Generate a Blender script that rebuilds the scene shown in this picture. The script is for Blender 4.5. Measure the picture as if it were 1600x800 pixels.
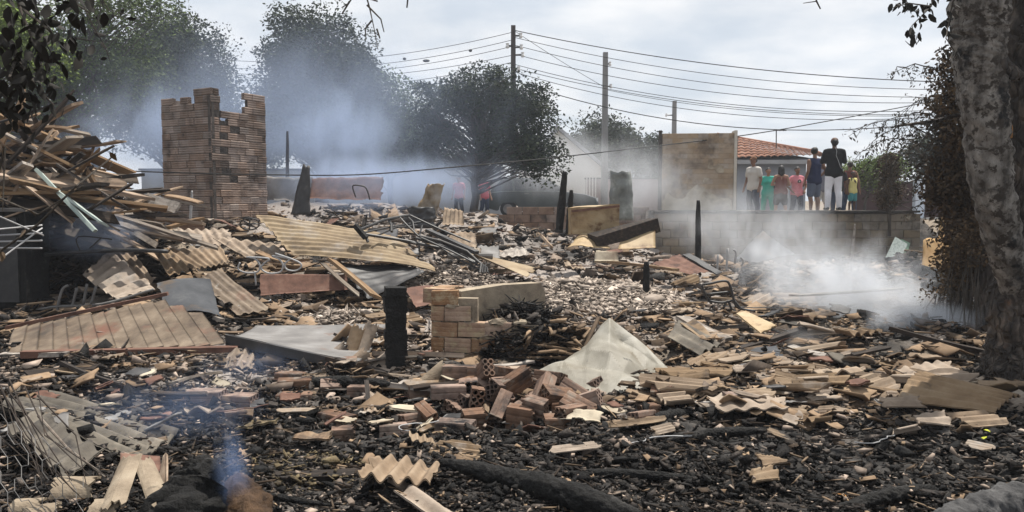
import bpy, bmesh, math, random
import numpy as np
from mathutils import Vector, Matrix, Euler
from math import sin, cos, pi, radians, sqrt, atan2, hypot

sc = bpy.context.scene
for _o in list(bpy.data.objects):
    bpy.data.objects.remove(_o)
COL = sc.collection
random.seed(11)
RNG = np.random.default_rng(11)

# ---------------------------------------------------------------- camera
FPX, CAMH, PITCH = 1230.0, 1.55, radians(4.0)
cam_d = bpy.data.cameras.new('camera')
cam_d.sensor_width = 36.0
cam_d.lens = 36.0 * FPX / 1600.0
cam_d.clip_start = 0.05
cam_d.clip_end = 3000.0
cam = bpy.data.objects.new('camera', cam_d)
COL.objects.link(cam)
cam.location = (0, 0, CAMH)
cam.rotation_euler = (pi / 2 - PITCH, 0, 0)
sc.camera = cam

# ---------------------------------------------------------------- sky
SUN_TO = Vector((0.24, 0.26, 0.93)).normalized()      # direction towards the sun
world = bpy.data.worlds.new('World')
sc.world = world
world.use_nodes = True
nt = world.node_tree
nt.nodes.clear()
def wn(t, **k):
    n = nt.nodes.new(t)
    for a, b in k.items():
        setattr(n, a, b)
    return n
w_out = wn('ShaderNodeOutputWorld')
w_bg = wn('ShaderNodeBackground')
w_sky = wn('ShaderNodeTexSky')
w_sky.sky_type = 'NISHITA'
w_sky.sun_disc = False
w_sky.sun_elevation = math.asin(SUN_TO.z)
w_sky.sun_rotation = atan2(SUN_TO.x, SUN_TO.y)
w_sky.dust_density = 2.0
w_tc = wn('ShaderNodeTexCoord')
w_sep = wn('ShaderNodeSeparateXYZ')
w_add = wn('ShaderNodeMath', operation='ADD'); w_add.inputs[1].default_value = 0.16
w_abs = wn('ShaderNodeMath', operation='ABSOLUTE')
w_dx = wn('ShaderNodeMath', operation='DIVIDE')
w_dy = wn('ShaderNodeMath', operation='DIVIDE')
w_cmb = wn('ShaderNodeCombineXYZ')
w_n = wn('ShaderNodeTexNoise'); w_n.inputs['Scale'].default_value = 1.15; w_n.inputs['Detail'].default_value = 9; w_n.inputs['Roughness'].default_value = 0.58
w_r = wn('ShaderNodeValToRGB')
w_r.color_ramp.elements[0].position = 0.34; w_r.color_ramp.elements[0].color = (0.74, 0.74, 0.74, 1)
w_r.color_ramp.elements[1].position = 0.62; w_r.color_ramp.elements[1].color = (1, 1, 1, 1)
w_n2 = wn('ShaderNodeTexNoise'); w_n2.inputs['Scale'].default_value = 2.3; w_n2.inputs['Detail'].default_value = 7
w_r2 = wn('ShaderNodeValToRGB')
w_r2.color_ramp.elements[0].position = 0.36; w_r2.color_ramp.elements[0].color = (9.6, 10.5, 11.6, 1)
w_r2.color_ramp.elements[1].position = 0.66; w_r2.color_ramp.elements[1].color = (12.2, 12.4, 12.7, 1)
w_mix = wn('ShaderNodeMixRGB')
L = nt.links.new
L(w_tc.outputs['Generated'], w_sep.inputs[0])
L(w_sep.outputs['Z'], w_abs.inputs[0]); L(w_abs.outputs[0], w_add.inputs[0])
L(w_sep.outputs['X'], w_dx.inputs[0]); L(w_add.outputs[0], w_dx.inputs[1])
L(w_sep.outputs['Y'], w_dy.inputs[0]); L(w_add.outputs[0], w_dy.inputs[1])
L(w_dx.outputs[0], w_cmb.inputs[0]); L(w_dy.outputs[0], w_cmb.inputs[1])
L(w_cmb.outputs[0], w_n.inputs['Vector']); L(w_cmb.outputs[0], w_n2.inputs['Vector'])
L(w_n.outputs['Fac'], w_r.inputs[0]); L(w_n2.outputs['Fac'], w_r2.inputs[0])
L(w_r.outputs[0], w_mix.inputs[0]); L(w_sky.outputs[0], w_mix.inputs[1]); L(w_r2.outputs[0], w_mix.inputs[2])
L(w_mix.outputs[0], w_bg.inputs[0])
w_bg.inputs[1].default_value = 0.052
L(w_bg.outputs[0], w_out.inputs[0])

# ---------------------------------------------------------------- sun
sun_d = bpy.data.lights.new('sun', 'SUN')
sun_d.energy = 5.0
sun_d.angle = radians(0.6)
sun_d.color = (1.0, 0.95, 0.87)
sun = bpy.data.objects.new('sun', sun_d)
COL.objects.link(sun)
sun.rotation_euler = SUN_TO.to_track_quat('Z', 'Y').to_euler()
sun.location = (0, 0, 40)

sc.view_settings.view_transform = 'Standard'
sc.view_settings.look = 'None'
sc.view_settings.gamma = 1.0
sc.view_settings.exposure = 0.58
sc.render.engine = 'CYCLES'
sc.cycles.use_denoising = True
sc.cycles.max_bounces = 6
sc.cycles.diffuse_bounces = 3
sc.cycles.glossy_bounces = 2
sc.cycles.transmission_bounces = 4
sc.cycles.transparent_max_bounces = 8
sc.cycles.volume_bounces = 1
sc.cycles.volume_step_rate = 2.6
sc.cycles.volume_max_steps = 80
sc.cycles.sample_clamp_indirect = 4.0

# ---------------------------------------------------------------- picture geometry (used to work out real positions)
_cp, _sp = cos(PITCH), sin(PITCH)
def A(px, py, d):
    """world point seen at photo pixel (px,py), d metres ahead"""
    a, b = (px - 800) / FPX, (400 - py) / FPX
    dy = _cp + b * _sp
    dz = -_sp + b * _cp
    s = d / dy
    return Vector((a * s, d, CAMH + dz * s))
def proj(X, Y, Z):
    dz = Z - CAMH
    f = Y * _cp - dz * _sp
    u = Y * _sp + dz * _cp
    return 800 + FPX * X / f, 400 - FPX * u / f
# ---------------------------------------------------------------- numpy value noise
_PERM = np.random.default_rng(3).random((256, 256))
def vnoise(x, y, s=0):
    x = np.asarray(x, float) + 37.13 * s; y = np.asarray(y, float) + 91.7 * s
    xi = np.floor(x).astype(int); yi = np.floor(y).astype(int)
    fx = x - xi; fy = y - yi
    fx = fx * fx * (3 - 2 * fx); fy = fy * fy * (3 - 2 * fy)
    g = lambda a, b: _PERM[a & 255, b & 255]
    return (g(xi, yi) * (1 - fx) + g(xi + 1, yi) * fx) * (1 - fy) + (g(xi, yi + 1) * (1 - fx) + g(xi + 1, yi + 1) * fx) * fy
def tnoise(x, y, s=0):
    """piecewise flat noise on a triangle grid: creased facets"""
    x = float(x) + 17.3 * s; y = float(y) + 51.1 * s; i = math.floor(x); j = math.floor(y); fx = x - i; fy = y - j
    g = lambda a, b: _PERM[a & 255, b & 255]
    if fx + fy < 1: return g(i, j) + (g(i + 1, j) - g(i, j)) * fx + (g(i, j + 1) - g(i, j)) * fy
    return g(i + 1, j + 1) + (g(i, j + 1) - g(i + 1, j + 1)) * (1 - fx) + (g(i + 1, j) - g(i + 1, j + 1)) * (1 - fy)
def fbm(x, y, o=4, s=0):
    t = 0; a = 0.5
    for i in range(o):
        t = t + a * vnoise(np.asarray(x) * 2 ** i, np.asarray(y) * 2 ** i, s + i * 3)
        a *= 0.5
    return t / (1 - 0.5 ** o)

# ---------------------------------------------------------------- objects
def tag(o, label=None, cat=None, group=None, kind=None):
    if label: o['label'] = label
    if cat: o['category'] = cat
    if group: o['group'] = group
    if cat and not kind and 'kind' not in o: kind = 'thing'
    if kind: o['kind'] = kind
    return o
def thing(name, loc, label, cat, group=None, kind='thing'):
    o = bpy.data.objects.new(name, None)
    o.empty_display_size = 0.1
    COL.objects.link(o)
    o.location = loc
    return tag(o, label, cat, group, kind)
def setparent(o, p):
    o.parent = p
    if p.type == 'EMPTY':
        o.matrix_parent_inverse = Matrix.Translation(-Vector(p.location))
def link(name, me, mat=None, parent=None, loc=None, rot=None, scale=None):
    o = bpy.data.objects.new(name, me)
    COL.objects.link(o)
    if mat is not None and not me.materials:
        me.materials.append(mat)
    if loc is not None: o.location = loc
    if rot is not None: o.rotation_euler = rot
    if scale is not None: o.scale = scale
    if parent is not None: setparent(o, parent)
    return o
def fastmesh(name, verts, faces, smooth=False):
    """verts (N,3), faces (M,k) arrays with constant k"""
    verts = np.ascontiguousarray(verts, dtype=np.float32); faces = np.ascontiguousarray(faces, dtype=np.int32)
    me = bpy.data.meshes.new(name)
    n, (m, k) = len(verts), faces.shape
    me.vertices.add(n); me.vertices.foreach_set('co', verts.ravel())
    me.loops.add(m * k); me.loops.foreach_set('vertex_index', faces.ravel())
    me.polygons.add(m)
    me.polygons.foreach_set('loop_start', np.arange(0, m * k, k, dtype=np.int32))
    me.polygons.foreach_set('loop_total', np.full(m, k, dtype=np.int32))
    if smooth: me.polygons.foreach_set('use_smooth', np.ones(m, dtype=bool))
    me.update(calc_edges=True)
    return me

class MB:
    def __init__(s): s.v = []; s.f = []
    def add(s, vs, fs):
        n = len(s.v); s.v += [tuple(p) for p in vs]; s.f += [tuple(i + n for i in f) for f in fs]; return s
    def box(s, c, size, R=None, jit=0.0):
        hx, hy, hz = [q / 2 for q in size]
        vs = []
        for z in (-hz, hz):
            for x, y in ((-hx, -hy), (hx, -hy), (hx, hy), (-hx, hy)):
                p = Vector((x, y, z))
                if jit: p += Vector((random.uniform(-jit, jit) for _ in range(3)))
                if R is not None: p = R @ p
                vs.append(Vector(c) + p)
        return s.add(vs, [(3, 2, 1, 0), (4, 5, 6, 7), (0, 1, 5, 4), (1, 2, 6, 5), (2, 3, 7, 6), (3, 0, 4, 7)])
    def beam(s, a, b, w, t, up=(0, 0, 1), jit=0.0):
        a, b = Vector(a), Vector(b); d = b - a; L_ = d.length; d.normalize()
        up = Vector(up)
        if abs(d.dot(up)) > 0.97: up = Vector((0, 1, 0.01))
        x = d.cross(up).normalized(); z = x.cross(d)
        R = Matrix((x, d, z)).transposed()
        return s.box((a + b) / 2, (w, L_, t), R, jit)
    def tube(s, pts, rad, n=8, cap=True, jit=0.0):
        pts = [Vector(p) for p in pts]
        if not hasattr(rad, '__len__'): rad = [rad] * len(pts)
        base = len(s.v); ref = None
        for i, p in enumerate(pts):
            d = (pts[min(i + 1, len(pts) - 1)] - pts[max(i - 1, 0)])
            d = d.normalized() if d.length > 1e-9 else Vector((0, 0, 1))
            if ref is None:
                ref = d.orthogonal().normalized()
            ref = (ref - d * ref.dot(d))
            ref = ref.normalized() if ref.length > 1e-6 else d.orthogonal().normalized()
            b = d.cross(ref)
            for k in range(n):
                a = 2 * pi * k / n
                r = rad[i] * (1 + random.uniform(-jit, jit))
                s.v.append(tuple(p + ref * (r * cos(a)) + b * (r * sin(a))))
        for i in range(len(pts) - 1):
            for k in range(n):
                k2 = (k + 1) % n
                s.f.append((base + i * n + k, base + i * n + k2, base + (i + 1) * n + k2, base + (i + 1) * n + k))
        if cap:
            s.f.append(tuple(base + k for k in reversed(range(n))))
            s.f.append(tuple(base + (len(pts) - 1) * n + k for k in range(n)))
        return s
    def prism(s, poly, n_vec):
        """polygon of 3-D points pushed along n_vec"""
        m = len(poly); nv = Vector(n_vec)
        vs = [Vector(p) for p in poly] + [Vector(p) + nv for p in poly]
        fs = [tuple(reversed(range(m))), tuple(range(m, 2 * m))] + [(i, (i + 1) % m, m + (i + 1) % m, m + i) for i in range(m)]
        return s.add(vs, fs)
    def sphere(s, c, r, n=10, m=7, sc_=(1, 1, 1), R=None):
        c = Vector(c); vs = []
        for j in range(1, m):
            th = pi * j / m
            for k in range(n):
                a = 2 * pi * k / n
                p = Vector((r * sc_[0] * sin(th) * cos(a), r * sc_[1] * sin(th) * sin(a), r * sc_[2] * cos(th)))
                vs.append(c + (R @ p if R is not None else p))
        t, b = Vector((0, 0, r * sc_[2])), Vector((0, 0, -r * sc_[2]))
        if R is not None: t = R @ t; b = R @ b
        vs += [c + t, c + b]
        fs = []
        for j in range(m - 2):
            for k in range(n):
                k2 = (k + 1) % n
                fs.append((j * n + k, (j + 1) * n + k, (j + 1) * n + k2, j * n + k2))
        for k in range(n):
            k2 = (k + 1) % n
            fs.append(((m - 1) * n, k, k2)); fs.append(((m - 1) * n + 1, (m - 2) * n + k2, (m - 2) * n + k))
        return s.add(vs, fs)
    def build(s, name, mat, parent=None, smooth=False, loc=None, rot=None):
        me = bpy.data.meshes.new(name)
        me.from_pydata(s.v, [], s.f)
        if smooth:
            me.polygons.foreach_set('use_smooth', [True] * len(me.polygons))
        me.update()
        return link(name, me, mat, parent, loc, rot)

# ---------------------------------------------------------------- materials
MATS = {}
def ramp(nodes, stops):
    r = nodes.new('ShaderNodeValToRGB')
    e = r.color_ramp.elements
    while len(e) < len(stops): e.new(0.5)
    for i, (p, c) in enumerate(stops):
        e[i].position = p; e[i].color = tuple(c) + (1,)
    return r
def mat(name, cols, scale=4.0, rough=0.9, bump=0.35, bscale=None, metal=0.0, spec=0.25, stretch=None, soot=None, isl=None, objvar=0.0, detail=8, bdist=0.02, crackle=None, gloss_noise=0.0, world=False):
    """cols: ramp stops over a noise; soot: (colour, lo, hi, scale) patches over it; isl: ramp per loose piece, multiplied in"""
    m = bpy.data.materials.new(name); m.use_nodes = True
    t = m.node_tree; N = t.nodes; K = t.links.new
    b = N['Principled BSDF']
    tc = N.new('ShaderNodeTexCoord')
    vec = tc.outputs['Object']
    if world: vec = N.new('ShaderNodeNewGeometry').outputs['Position']
    if objvar: oi = N.new('ShaderNodeObjectInfo')
    if objvar and not world:
        va = N.new('ShaderNodeVectorMath'); va.operation = 'MULTIPLY_ADD'
        K(oi.outputs['Random'], va.inputs[0]); va.inputs[1].default_value = (37, 51, 23); K(vec, va.inputs[2])
        vec = va.outputs[0]
    if stretch:
        mp = N.new('ShaderNodeMapping'); mp.inputs['Scale'].default_value = stretch
        K(vec, mp.inputs[0]); svec = mp.outputs[0]
    else: svec = vec
    n = N.new('ShaderNodeTexNoise'); n.inputs['Scale'].default_value = scale; n.inputs['Detail'].default_value = detail; n.inputs['Roughness'].default_value = 0.62
    K(svec, n.inputs['Vector'])
    r = ramp(N, cols); K(n.outputs['Fac'], r.inputs[0])
    col = r.outputs[0]
    if isl:
        g = N.new('ShaderNodeNewGeometry'); ri = ramp(N, isl); ri.color_ramp.interpolation = 'LINEAR'
        K(g.outputs['Random Per Island'], ri.inputs[0])
        mx = N.new('ShaderNodeMixRGB'); mx.blend_type = 'MULTIPLY'; mx.inputs[0].default_value = 1
        K(col, mx.inputs[1]); K(ri.outputs[0], mx.inputs[2]); col = mx.outputs[0]
    if objvar:
        hs = N.new('ShaderNodeHueSaturation')
        ma = N.new('ShaderNodeMath'); ma.operation = 'MULTIPLY_ADD'; K(oi.outputs['Random'], ma.inputs[0]); ma.inputs[1].default_value = objvar; ma.inputs[2].default_value = 1 - objvar * 0.6
        K(ma.outputs[0], hs.inputs['Value']); K(col, hs.inputs['Color'])
        ma2 = N.new('ShaderNodeMath'); ma2.operation = 'MULTIPLY_ADD'; K(oi.outputs['Random'], ma2.inputs[0]); ma2.inputs[1].default_value = -0.5; ma2.inputs[2].default_value = 1.15
        K(ma2.outputs[0], hs.inputs['Saturation']); col = hs.outputs[0]
    for so in ([soot] if soot and not isinstance(soot, list) else (soot or [])):
        c, lo, hi, s2 = so
        n2 = N.new('ShaderNodeTexNoise'); n2.inputs['Scale'].default_value = s2; n2.inputs['Detail'].default_value = 6; n2.inputs['Roughness'].default_value = 0.65
        of = N.new('ShaderNodeVectorMath'); of.operation = 'ADD'; K(vec, of.inputs[0]); of.inputs[1].default_value = (13.1 * s2, 7.7, 3.3)
        K(of.outputs[0], n2.inputs['Vector'])
        mr = N.new('ShaderNodeMapRange'); mr.inputs['From Min'].default_value = lo; mr.inputs['From Max'].default_value = hi; K(n2.outputs['Fac'], mr.inputs['Value'])
        mx = N.new('ShaderNodeMixRGB'); K(mr.outputs[0], mx.inputs[0]); K(col, mx.inputs[1]); mx.inputs[2].default_value = tuple(c) + (1,)
        col = mx.outputs[0]
    K(col, b.inputs['Base Color'])
    b.inputs['Roughness'].default_value = rough
    b.inputs['Metallic'].default_value = metal
    b.inputs['Specular IOR Level'].default_value = spec
    if gloss_noise:
        mr = N.new('ShaderNodeMapRange'); mr.inputs['To Min'].default_value = rough - gloss_noise; mr.inputs['To Max'].default_value = min(1, rough + gloss_noise)
        K(n.outputs['Fac'], mr.inputs['Value']); K(mr.outputs[0], b.inputs['Roughness'])
    if bump:
        bn = N.new('ShaderNodeTexNoise'); bn.inputs['Scale'].default_value = bscale or scale * 6; bn.inputs['Detail'].default_value = 6; bn.inputs['Roughness'].default_value = 0.7
        K(svec, bn.inputs['Vector'])
        h = bn.outputs['Fac']
        if crackle:
            vo = N.new('ShaderNodeTexVoronoi'); vo.feature = 'DISTANCE_TO_EDGE'; vo.inputs['Scale'].default_value = crackle
            K(svec, vo.inputs['Vector'])
            mr = N.new('ShaderNodeMapRange'); mr.inputs['From Max'].default_value = 0.18; K(vo.outputs['Distance'], mr.inputs['Value'])
            ad = N.new('ShaderNodeMath'); ad.operation = 'MULTIPLY_ADD'; K(h, ad.inputs[0]); ad.inputs[1].default_value = 0.5; K(mr.outputs[0], ad.inputs[2])
            h = ad.outputs[0]
        bu = N.new('ShaderNodeBump'); bu.inputs['Strength'].default_value = bump; bu.inputs['Distance'].default_value = bdist
        K(h, bu.inputs['Height']); K(bu.outputs[0], b.inputs['Normal'])
    MATS[name] = m
    return m

SOOT = (0.018, 0.017, 0.018)
ISL = [(0, (0.35, 0.34, 0.33)), (0.35, (0.75, 0.72, 0.68)), (0.7, (1, 1, 1)), (1, (1.25, 1.2, 1.12))]
m_tile = mat('fibre_cement', [(0.25, (0.11, 0.077, 0.05)), (0.5, (0.24, 0.172, 0.113)), (0.72, (0.33, 0.255, 0.178))], 3.5, objvar=0.45, soot=[(SOOT, 0.57, 0.72, 3.0), ((0.30, 0.27, 0.24), 0.58, 0.7, 1.7)], bump=0.5, bscale=40, bdist=0.008)
m_tile_chip = mat('fibre_cement_chips', [(0.3, (0.12, 0.083, 0.053)), (0.6, (0.25, 0.182, 0.12))], 6, isl=[(0, (0.16, 0.15, 0.15)), (0.25, (0.45, 0.43, 0.42)), (0.5, (0.85, 0.8, 0.76)), (0.8, (1.05, 1, 0.97)), (1, (1.35, 1.3, 1.25))], bump=0.4, bscale=60, bdist=0.006)
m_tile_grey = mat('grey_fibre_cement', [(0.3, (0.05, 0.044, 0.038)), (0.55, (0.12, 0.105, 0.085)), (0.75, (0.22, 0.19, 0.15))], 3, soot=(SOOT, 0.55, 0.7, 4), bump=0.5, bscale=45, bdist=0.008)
m_char = None
m_char_chip = mat('charcoal_chips', [(0.35, (0.007, 0.007, 0.007)), (0.75, (0.028, 0.026, 0.025))], 25, rough=0.75, spec=0.18, bump=1.0, bscale=60, bdist=0.02, isl=[(0, (0.5, 0.5, 0.5)), (0.5, (1.1, 1.05, 1.0)), (0.75, (2.6, 2.3, 2.1)), (0.9, (4.5, 4.0, 3.6)), (1, (9, 7.8, 6.8))])
m_ash_chip = mat('ash_chips', [(0.3, (0.18, 0.152, 0.13)), (0.65, (0.35, 0.30, 0.26))], 9, isl=[(0, (0.10, 0.095, 0.09)), (0.35, (0.40, 0.36, 0.33)), (0.7, (0.85, 0.78, 0.72)), (0.9, (1.1, 1.0, .93)), (1, (1.5, 1.42, 1.35))], bump=0.4, bscale=60, bdist=0.006)
m_log = mat('charred_log', [(0.3, (0.008, 0.008, 0.008)), (0.6, (0.020, 0.019, 0.018)), (0.78, (0.085, 0.08, 0.075))], 9, rough=0.8, spec=0.2, bump=1.0, bscale=24, bdist=0.035)
m_greylog = mat('grey_burnt_log', [(0.3, (0.022, 0.022, 0.023)), (0.55, (0.07, 0.068, 0.068)), (0.8, (0.19, 0.185, 0.18))], 8, stretch=(1, 1, 1), rough=0.8, bump=0.8, bscale=22, bdist=0.02)
m_brick = mat('hollow_brick', [(0.3, (0.12, 0.068, 0.046)), (0.55, (0.21, 0.13, 0.09)), (0.8, (0.31, 0.215, 0.16))], 7, objvar=0.55, soot=[(SOOT, 0.48, 0.66, 4), ((.20,.17,.14), .55, .7, 9)], bump=0.4, bscale=45, bdist=0.006)
m_tower = mat('tower_brick', [(0.3, (0.17, 0.122, 0.095)), (0.55, (0.26, 0.19, 0.152)), (0.8, (0.35, 0.275, 0.225))], 3, world=True, objvar=0.14, soot=[((.055, .04, .032), 0.50, 0.70, 1.6), (SOOT, 0.60, 0.72, 2.6)], bump=0.4, bscale=45, bdist=0.006)
m_pier = mat('pier_brick', [(0.3, (0.20, 0.105, 0.06)), (0.55, (0.31, 0.185, 0.105)), (0.8, (0.42, 0.29, 0.17))], 8, objvar=0.4, soot=[(SOOT, 0.62, 0.78, 5), ((.36,.28,.18), .52, .62, 7)], bump=0.9, bscale=45, bdist=0.01)
m_mortar = mat('mortar', [(0.3, (0.20, 0.16, 0.12)), (0.7, (0.36, 0.30, 0.22))], 9, soot=(SOOT, 0.52, 0.7, 2.2), bump=0.7, bscale=50, bdist=0.015)
m_darkmortar = mat('sooty_mortar', [(0.3, (0.03, 0.027, 0.025)), (0.7, (0.10, 0.085, 0.075))], 9, bump=0.7, bscale=50, bdist=0.015)
m_plaster = mat('plaster', [(0.3, (0.30, 0.255, 0.19)), (0.6, (0.42, 0.365, 0.28)), (0.8, (0.47, 0.43, 0.35))], 3, soot=[((0.14, 0.10, 0.07), 0.5, 0.68, 1.6), ((0.05, 0.045, 0.04), 0.62, 0.75, 1.3)], bump=0.4, bscale=30, bdist=0.008)
m_block = mat('wall_block', [(0.3, (0.12, 0.092, 0.062)), (0.55, (0.18, 0.142, 0.098)), (0.8, (0.24, 0.195, 0.145))], 2, world=True, objvar=0.08, soot=[((.05, .042, .035), 0.5, 0.75, 2.5), ((.24, .21, .17), .6, .72, 3.3)], bump=0.5, bscale=40, bdist=0.01)
m_wood = mat('bare_wood', [(0.3, (0.10, 0.062, 0.036)), (0.5, (0.24, 0.155, 0.09)), (0.75, (0.36, 0.26, 0.165))], 2.2, stretch=(9, 0.8, 9), objvar=0.6, soot=(SOOT, 0.56, 0.7, 2.5), bump=0.5, bscale=10, bdist=0.006)
m_wood_grey = mat('weathered_wood', [(0.3, (0.10, 0.08, 0.065)), (0.5, (0.24, 0.20, 0.165)), (0.75, (0.40, 0.36, 0.30))], 2.2, stretch=(9, 0.8, 9), objvar=0.6, soot=(SOOT, 0.55, 0.7, 2.5), bump=0.5, bscale=10, bdist=0.006)
m_wood_dark = mat('scorched_wood', [(0.3, (0.012, 0.011, 0.010)), (0.55, (0.04, 0.03, 0.024)), (0.8, (0.12, 0.085, 0.06))], 2.2, stretch=(9, 0.8, 9), objvar=0.5, bump=0.6, bscale=10, bdist=0.008)
m_wood_pale = mat('pale_green_painted_wood', [(0.3, (0.20, 0.24, 0.22)), (0.6, (0.42, 0.47, 0.44))], 3, stretch=(9, 0.8, 9), objvar=0.2, bump=0.4, bscale=10, bdist=0.005)
m_splint = mat('splinters', [(0.3, (0.10, 0.065, 0.04)), (0.7, (0.36, 0.26, 0.17))], 5, isl=[(0, (0.05, 0.05, 0.05)), (0.6, (0.16, 0.15, 0.15)), (0.82, (0.7, 0.7, 0.7)), (1, (1.1, 1.1, 1.1))], bump=0.3)
m_yellowsheet = mat('scorched_yellow_sheet', [(0.3, (0.10, 0.072, 0.046)), (0.5, (0.225, 0.165, 0.10)), (0.75, (0.33, 0.265, 0.175))], 2.5, rough=0.75, spec=0.3, soot=[(SOOT, 0.66, 0.72, 3.5), ((0.30, 0.27, 0.24), 0.55, 0.7, 1.2)], bump=0.4, bscale=30, bdist=0.008)
m_ribpanel = mat('rusted_rib_panel', [(0.3, (0.06, 0.042, 0.03)), (0.5, (0.13, 0.097, 0.068)), (0.75, (0.23, 0.18, 0.13))], 5, rough=0.7, spec=0.3, soot=[((0.14, 0.062, 0.04), 0.54, 0.70, 2.2), ((0.27, 0.255, 0.23), 0.66, 0.74, 2.0), ((.04,.033,.028), .6, .75, 1.3)], bump=0.3, bscale=30, bdist=0.005)
m_rust = mat('rust', [(0.3, (0.06, 0.032, 0.024)), (0.55, (0.135, 0.07, 0.05)), (0.8, (0.21, 0.135, 0.10))], 6, rough=0.85, soot=(SOOT, 0.58, 0.75, 4), bump=0.5, bscale=40, bdist=0.005)
m_darkmetal = mat('burnt_metal', [(0.3, (0.010, 0.010, 0.011)), (0.6, (0.03, 0.028, 0.028)), (0.8, (0.09, 0.07, 0.06))], 8, rough=0.55, spec=0.5, metal=0.0, bump=0.3, bdist=0.004)
m_greymetal = mat('grey_burnt_metal', [(0.3, (0.085, 0.08, 0.077)), (0.55, (0.155, 0.147, 0.14)), (0.8, (0.25, 0.245, 0.24))], 3, rough=0.75, spec=0.45, soot=[((0.12, 0.07, 0.05), 0.60, 0.74, 3), (SOOT, 0.66, 0.8, 2)], bump=0.25, bscale=14, bdist=0.006)
m_bluemetal = mat('dark_blue_grey_sheet', [(0.3, (0.028, 0.03, 0.034)), (0.6, (0.065, 0.068, 0.074)), (0.8, (0.13, 0.128, 0.125))], 3, rough=0.8, spec=0.15, soot=((.10, .075, .055), .55, .7, 3), bump=0.25, bscale=14, bdist=0.006)
m_crumple = mat('pale_crumpled_sheet', [(0.3, (0.12, 0.107, 0.083)), (0.55, (0.215, 0.20, 0.165)), (0.8, (0.33, 0.315, 0.28))], 2.0, rough=0.6, spec=0.35, soot=[((0.12, 0.10, 0.065), 0.55, 0.74, 2.5), (SOOT, 0.68, 0.76, 5)], bump=0.25, bscale=9, bdist=0.012)
m_beigebox = mat('scorched_cream_metal', [(0.3, (0.18, 0.12, 0.065)), (0.5, (0.33, 0.24, 0.135)), (0.75, (0.41, 0.33, 0.215))], 3, rough=0.6, soot=[((0.13, 0.07, 0.035), 0.56, 0.66, 3.0), (SOOT, 0.66, 0.75, 3)], bump=0.35, bscale=12, bdist=0.012)
m_greenmetal = mat('grey_green_metal', [(0.3, (0.08, 0.085, 0.08)), (0.55, (0.17, 0.18, 0.165)), (0.8, (0.42, 0.43, 0.40))], 4, rough=0.4, spec=0.6, bump=0.3, bscale=10, bdist=0.01)
m_palewire = mat('grey_wire', [(0.3, (0.22, 0.22, 0.23)), (0.7, (0.45, 0.44, 0.43))], 8, rough=0.6, bump=0.1)
m_black = mat('black_rubber', [(0.3, (0.01, 0.01, 0.01)), (0.7, (0.02, 0.02, 0.02))], 6, rough=0.7, bump=0.1)
m_white = mat('white_paint', [(0.3, (0.62, 0.61, 0.60)), (0.7, (0.76, 0.75, 0.74))], 2, bump=0.1)
m_yellowfoam = mat('yellow_scorched_foam', [(0.3, (0.06, 0.045, 0.027)), (0.55, (0.16, 0.122, 0.068)), (0.8, (0.33, 0.265, 0.155))], 9, soot=(SOOT, 0.5, 0.65, 8), bump=0.9, bscale=40, bdist=0.02)
# ---------------------------------------------------------------- terrain: the plot rises to the left and back, a terrace lies behind the retaining wall
_CP = []
for d, row in ((2.0, [(-200, 0), (400, 0), (800, 0), (1200, 0), (1800, 0)]),
               (5.0, [(-200, .05), (400, 0), (800, 0), (1200, 0), (1750, .06)]),
               (7.0, [(-100, .08), (400, 0), (800, .02), (1200, 0), (1750, .12)]),
               (8.5, [(-100, .15), (400, .08), (760, .10), (1150, .02), (1700, .15)]),
               (10.0, [(-200, .35), (0, .3), (300, .27), (700, .15), (1000, .05), (1300, 0), (1500, .1), (1750, .3)]),
               (13.0, [(-200, .7), (0, .65), (300, .6), (600, .5), (850, .3), (1050, .08), (1300, 0), (1500, .2), (1700, .5)]),
               (17.0, [(-200, 1.0), (0, 1.0), (330, 1.0), (550, 1.1), (750, .85), (900, .5), (1050, .1), (1300, 0), (1430, .1), (1500, .5), (1700, .8)]),
               (20.0, [(-200, 1.2), (0, 1.2), (330, 1.35), (480, 1.45), (600, 1.42), (740, 1.25), (840, .7), (960, .45), (1100, 0), (1300, 0), (1440, .3), (1550, .8), (1700, .9)]),
               (24.0, [(-200, 1.0), (0, 1.0), (330, 1.0), (600, .98), (900, .9), (1600, .95)])):
    for px, z in row:
        _CP.append(((px - 800) / FPX * d, d, z))
_CP = np.array(_CP)
WALL_Y, WALL_X0, WALL_X1 = 19.0, 3.42, 9.75
def _sstep(a, b, x):
    t = np.clip((x - a) / (b - a), 0, 1); return t * t * (3 - 2 * t)
def _terr(X, Y):
    X = np.asarray(X, float); Y = np.asarray(Y, float)
    num = np.zeros_like(X); den = np.zeros_like(X)
    for cx, cy, cz in _CP:
        w = 1.0 / (((X - cx) ** 2 + (Y - cy) ** 2 * 1.6 + 0.35) ** 2)
        num += w * cz; den += w
    site = num / den
    n = (fbm(X * 0.9, Y * 0.9, 4, 1) - 0.5)
    amp = 0.26 * _sstep(3, 7, Y) * (1 - _sstep(19, 24, Y)) + 0.10
    site = site + n * amp + (fbm(X * 2.6, Y * 2.6, 3, 15) - 0.5) * 0.16 * (1 - _sstep(16, 20, Y)) + (fbm(X * 5, Y * 5, 3, 5) - 0.5) * 0.07 * (1 - _sstep(16, 22, Y))
    street = 0.95 + 0.0 * X
    site = site + (street - site) * _sstep(20.4, 23.5, Y)
    ter = np.interp(Y, [19.0, 19.6, 20.3, 21, 22.5, 24, 30], [1.33, 1.31, 1.27, 1.19, 1.08, .98, .95])
    onter = (X > WALL_X0 - 0.05) & (Y > WALL_Y + 0.12)
    side = 1 - _sstep(WALL_X1 - 0.2, WALL_X1 + 1.2, X)
    z = np.where(onter, ter * side + site * (1 - side), site)
    return z
_gx = np.arange(-22, 22.01, 0.1); _gy = np.arange(1, 32.01, 0.1)
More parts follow.
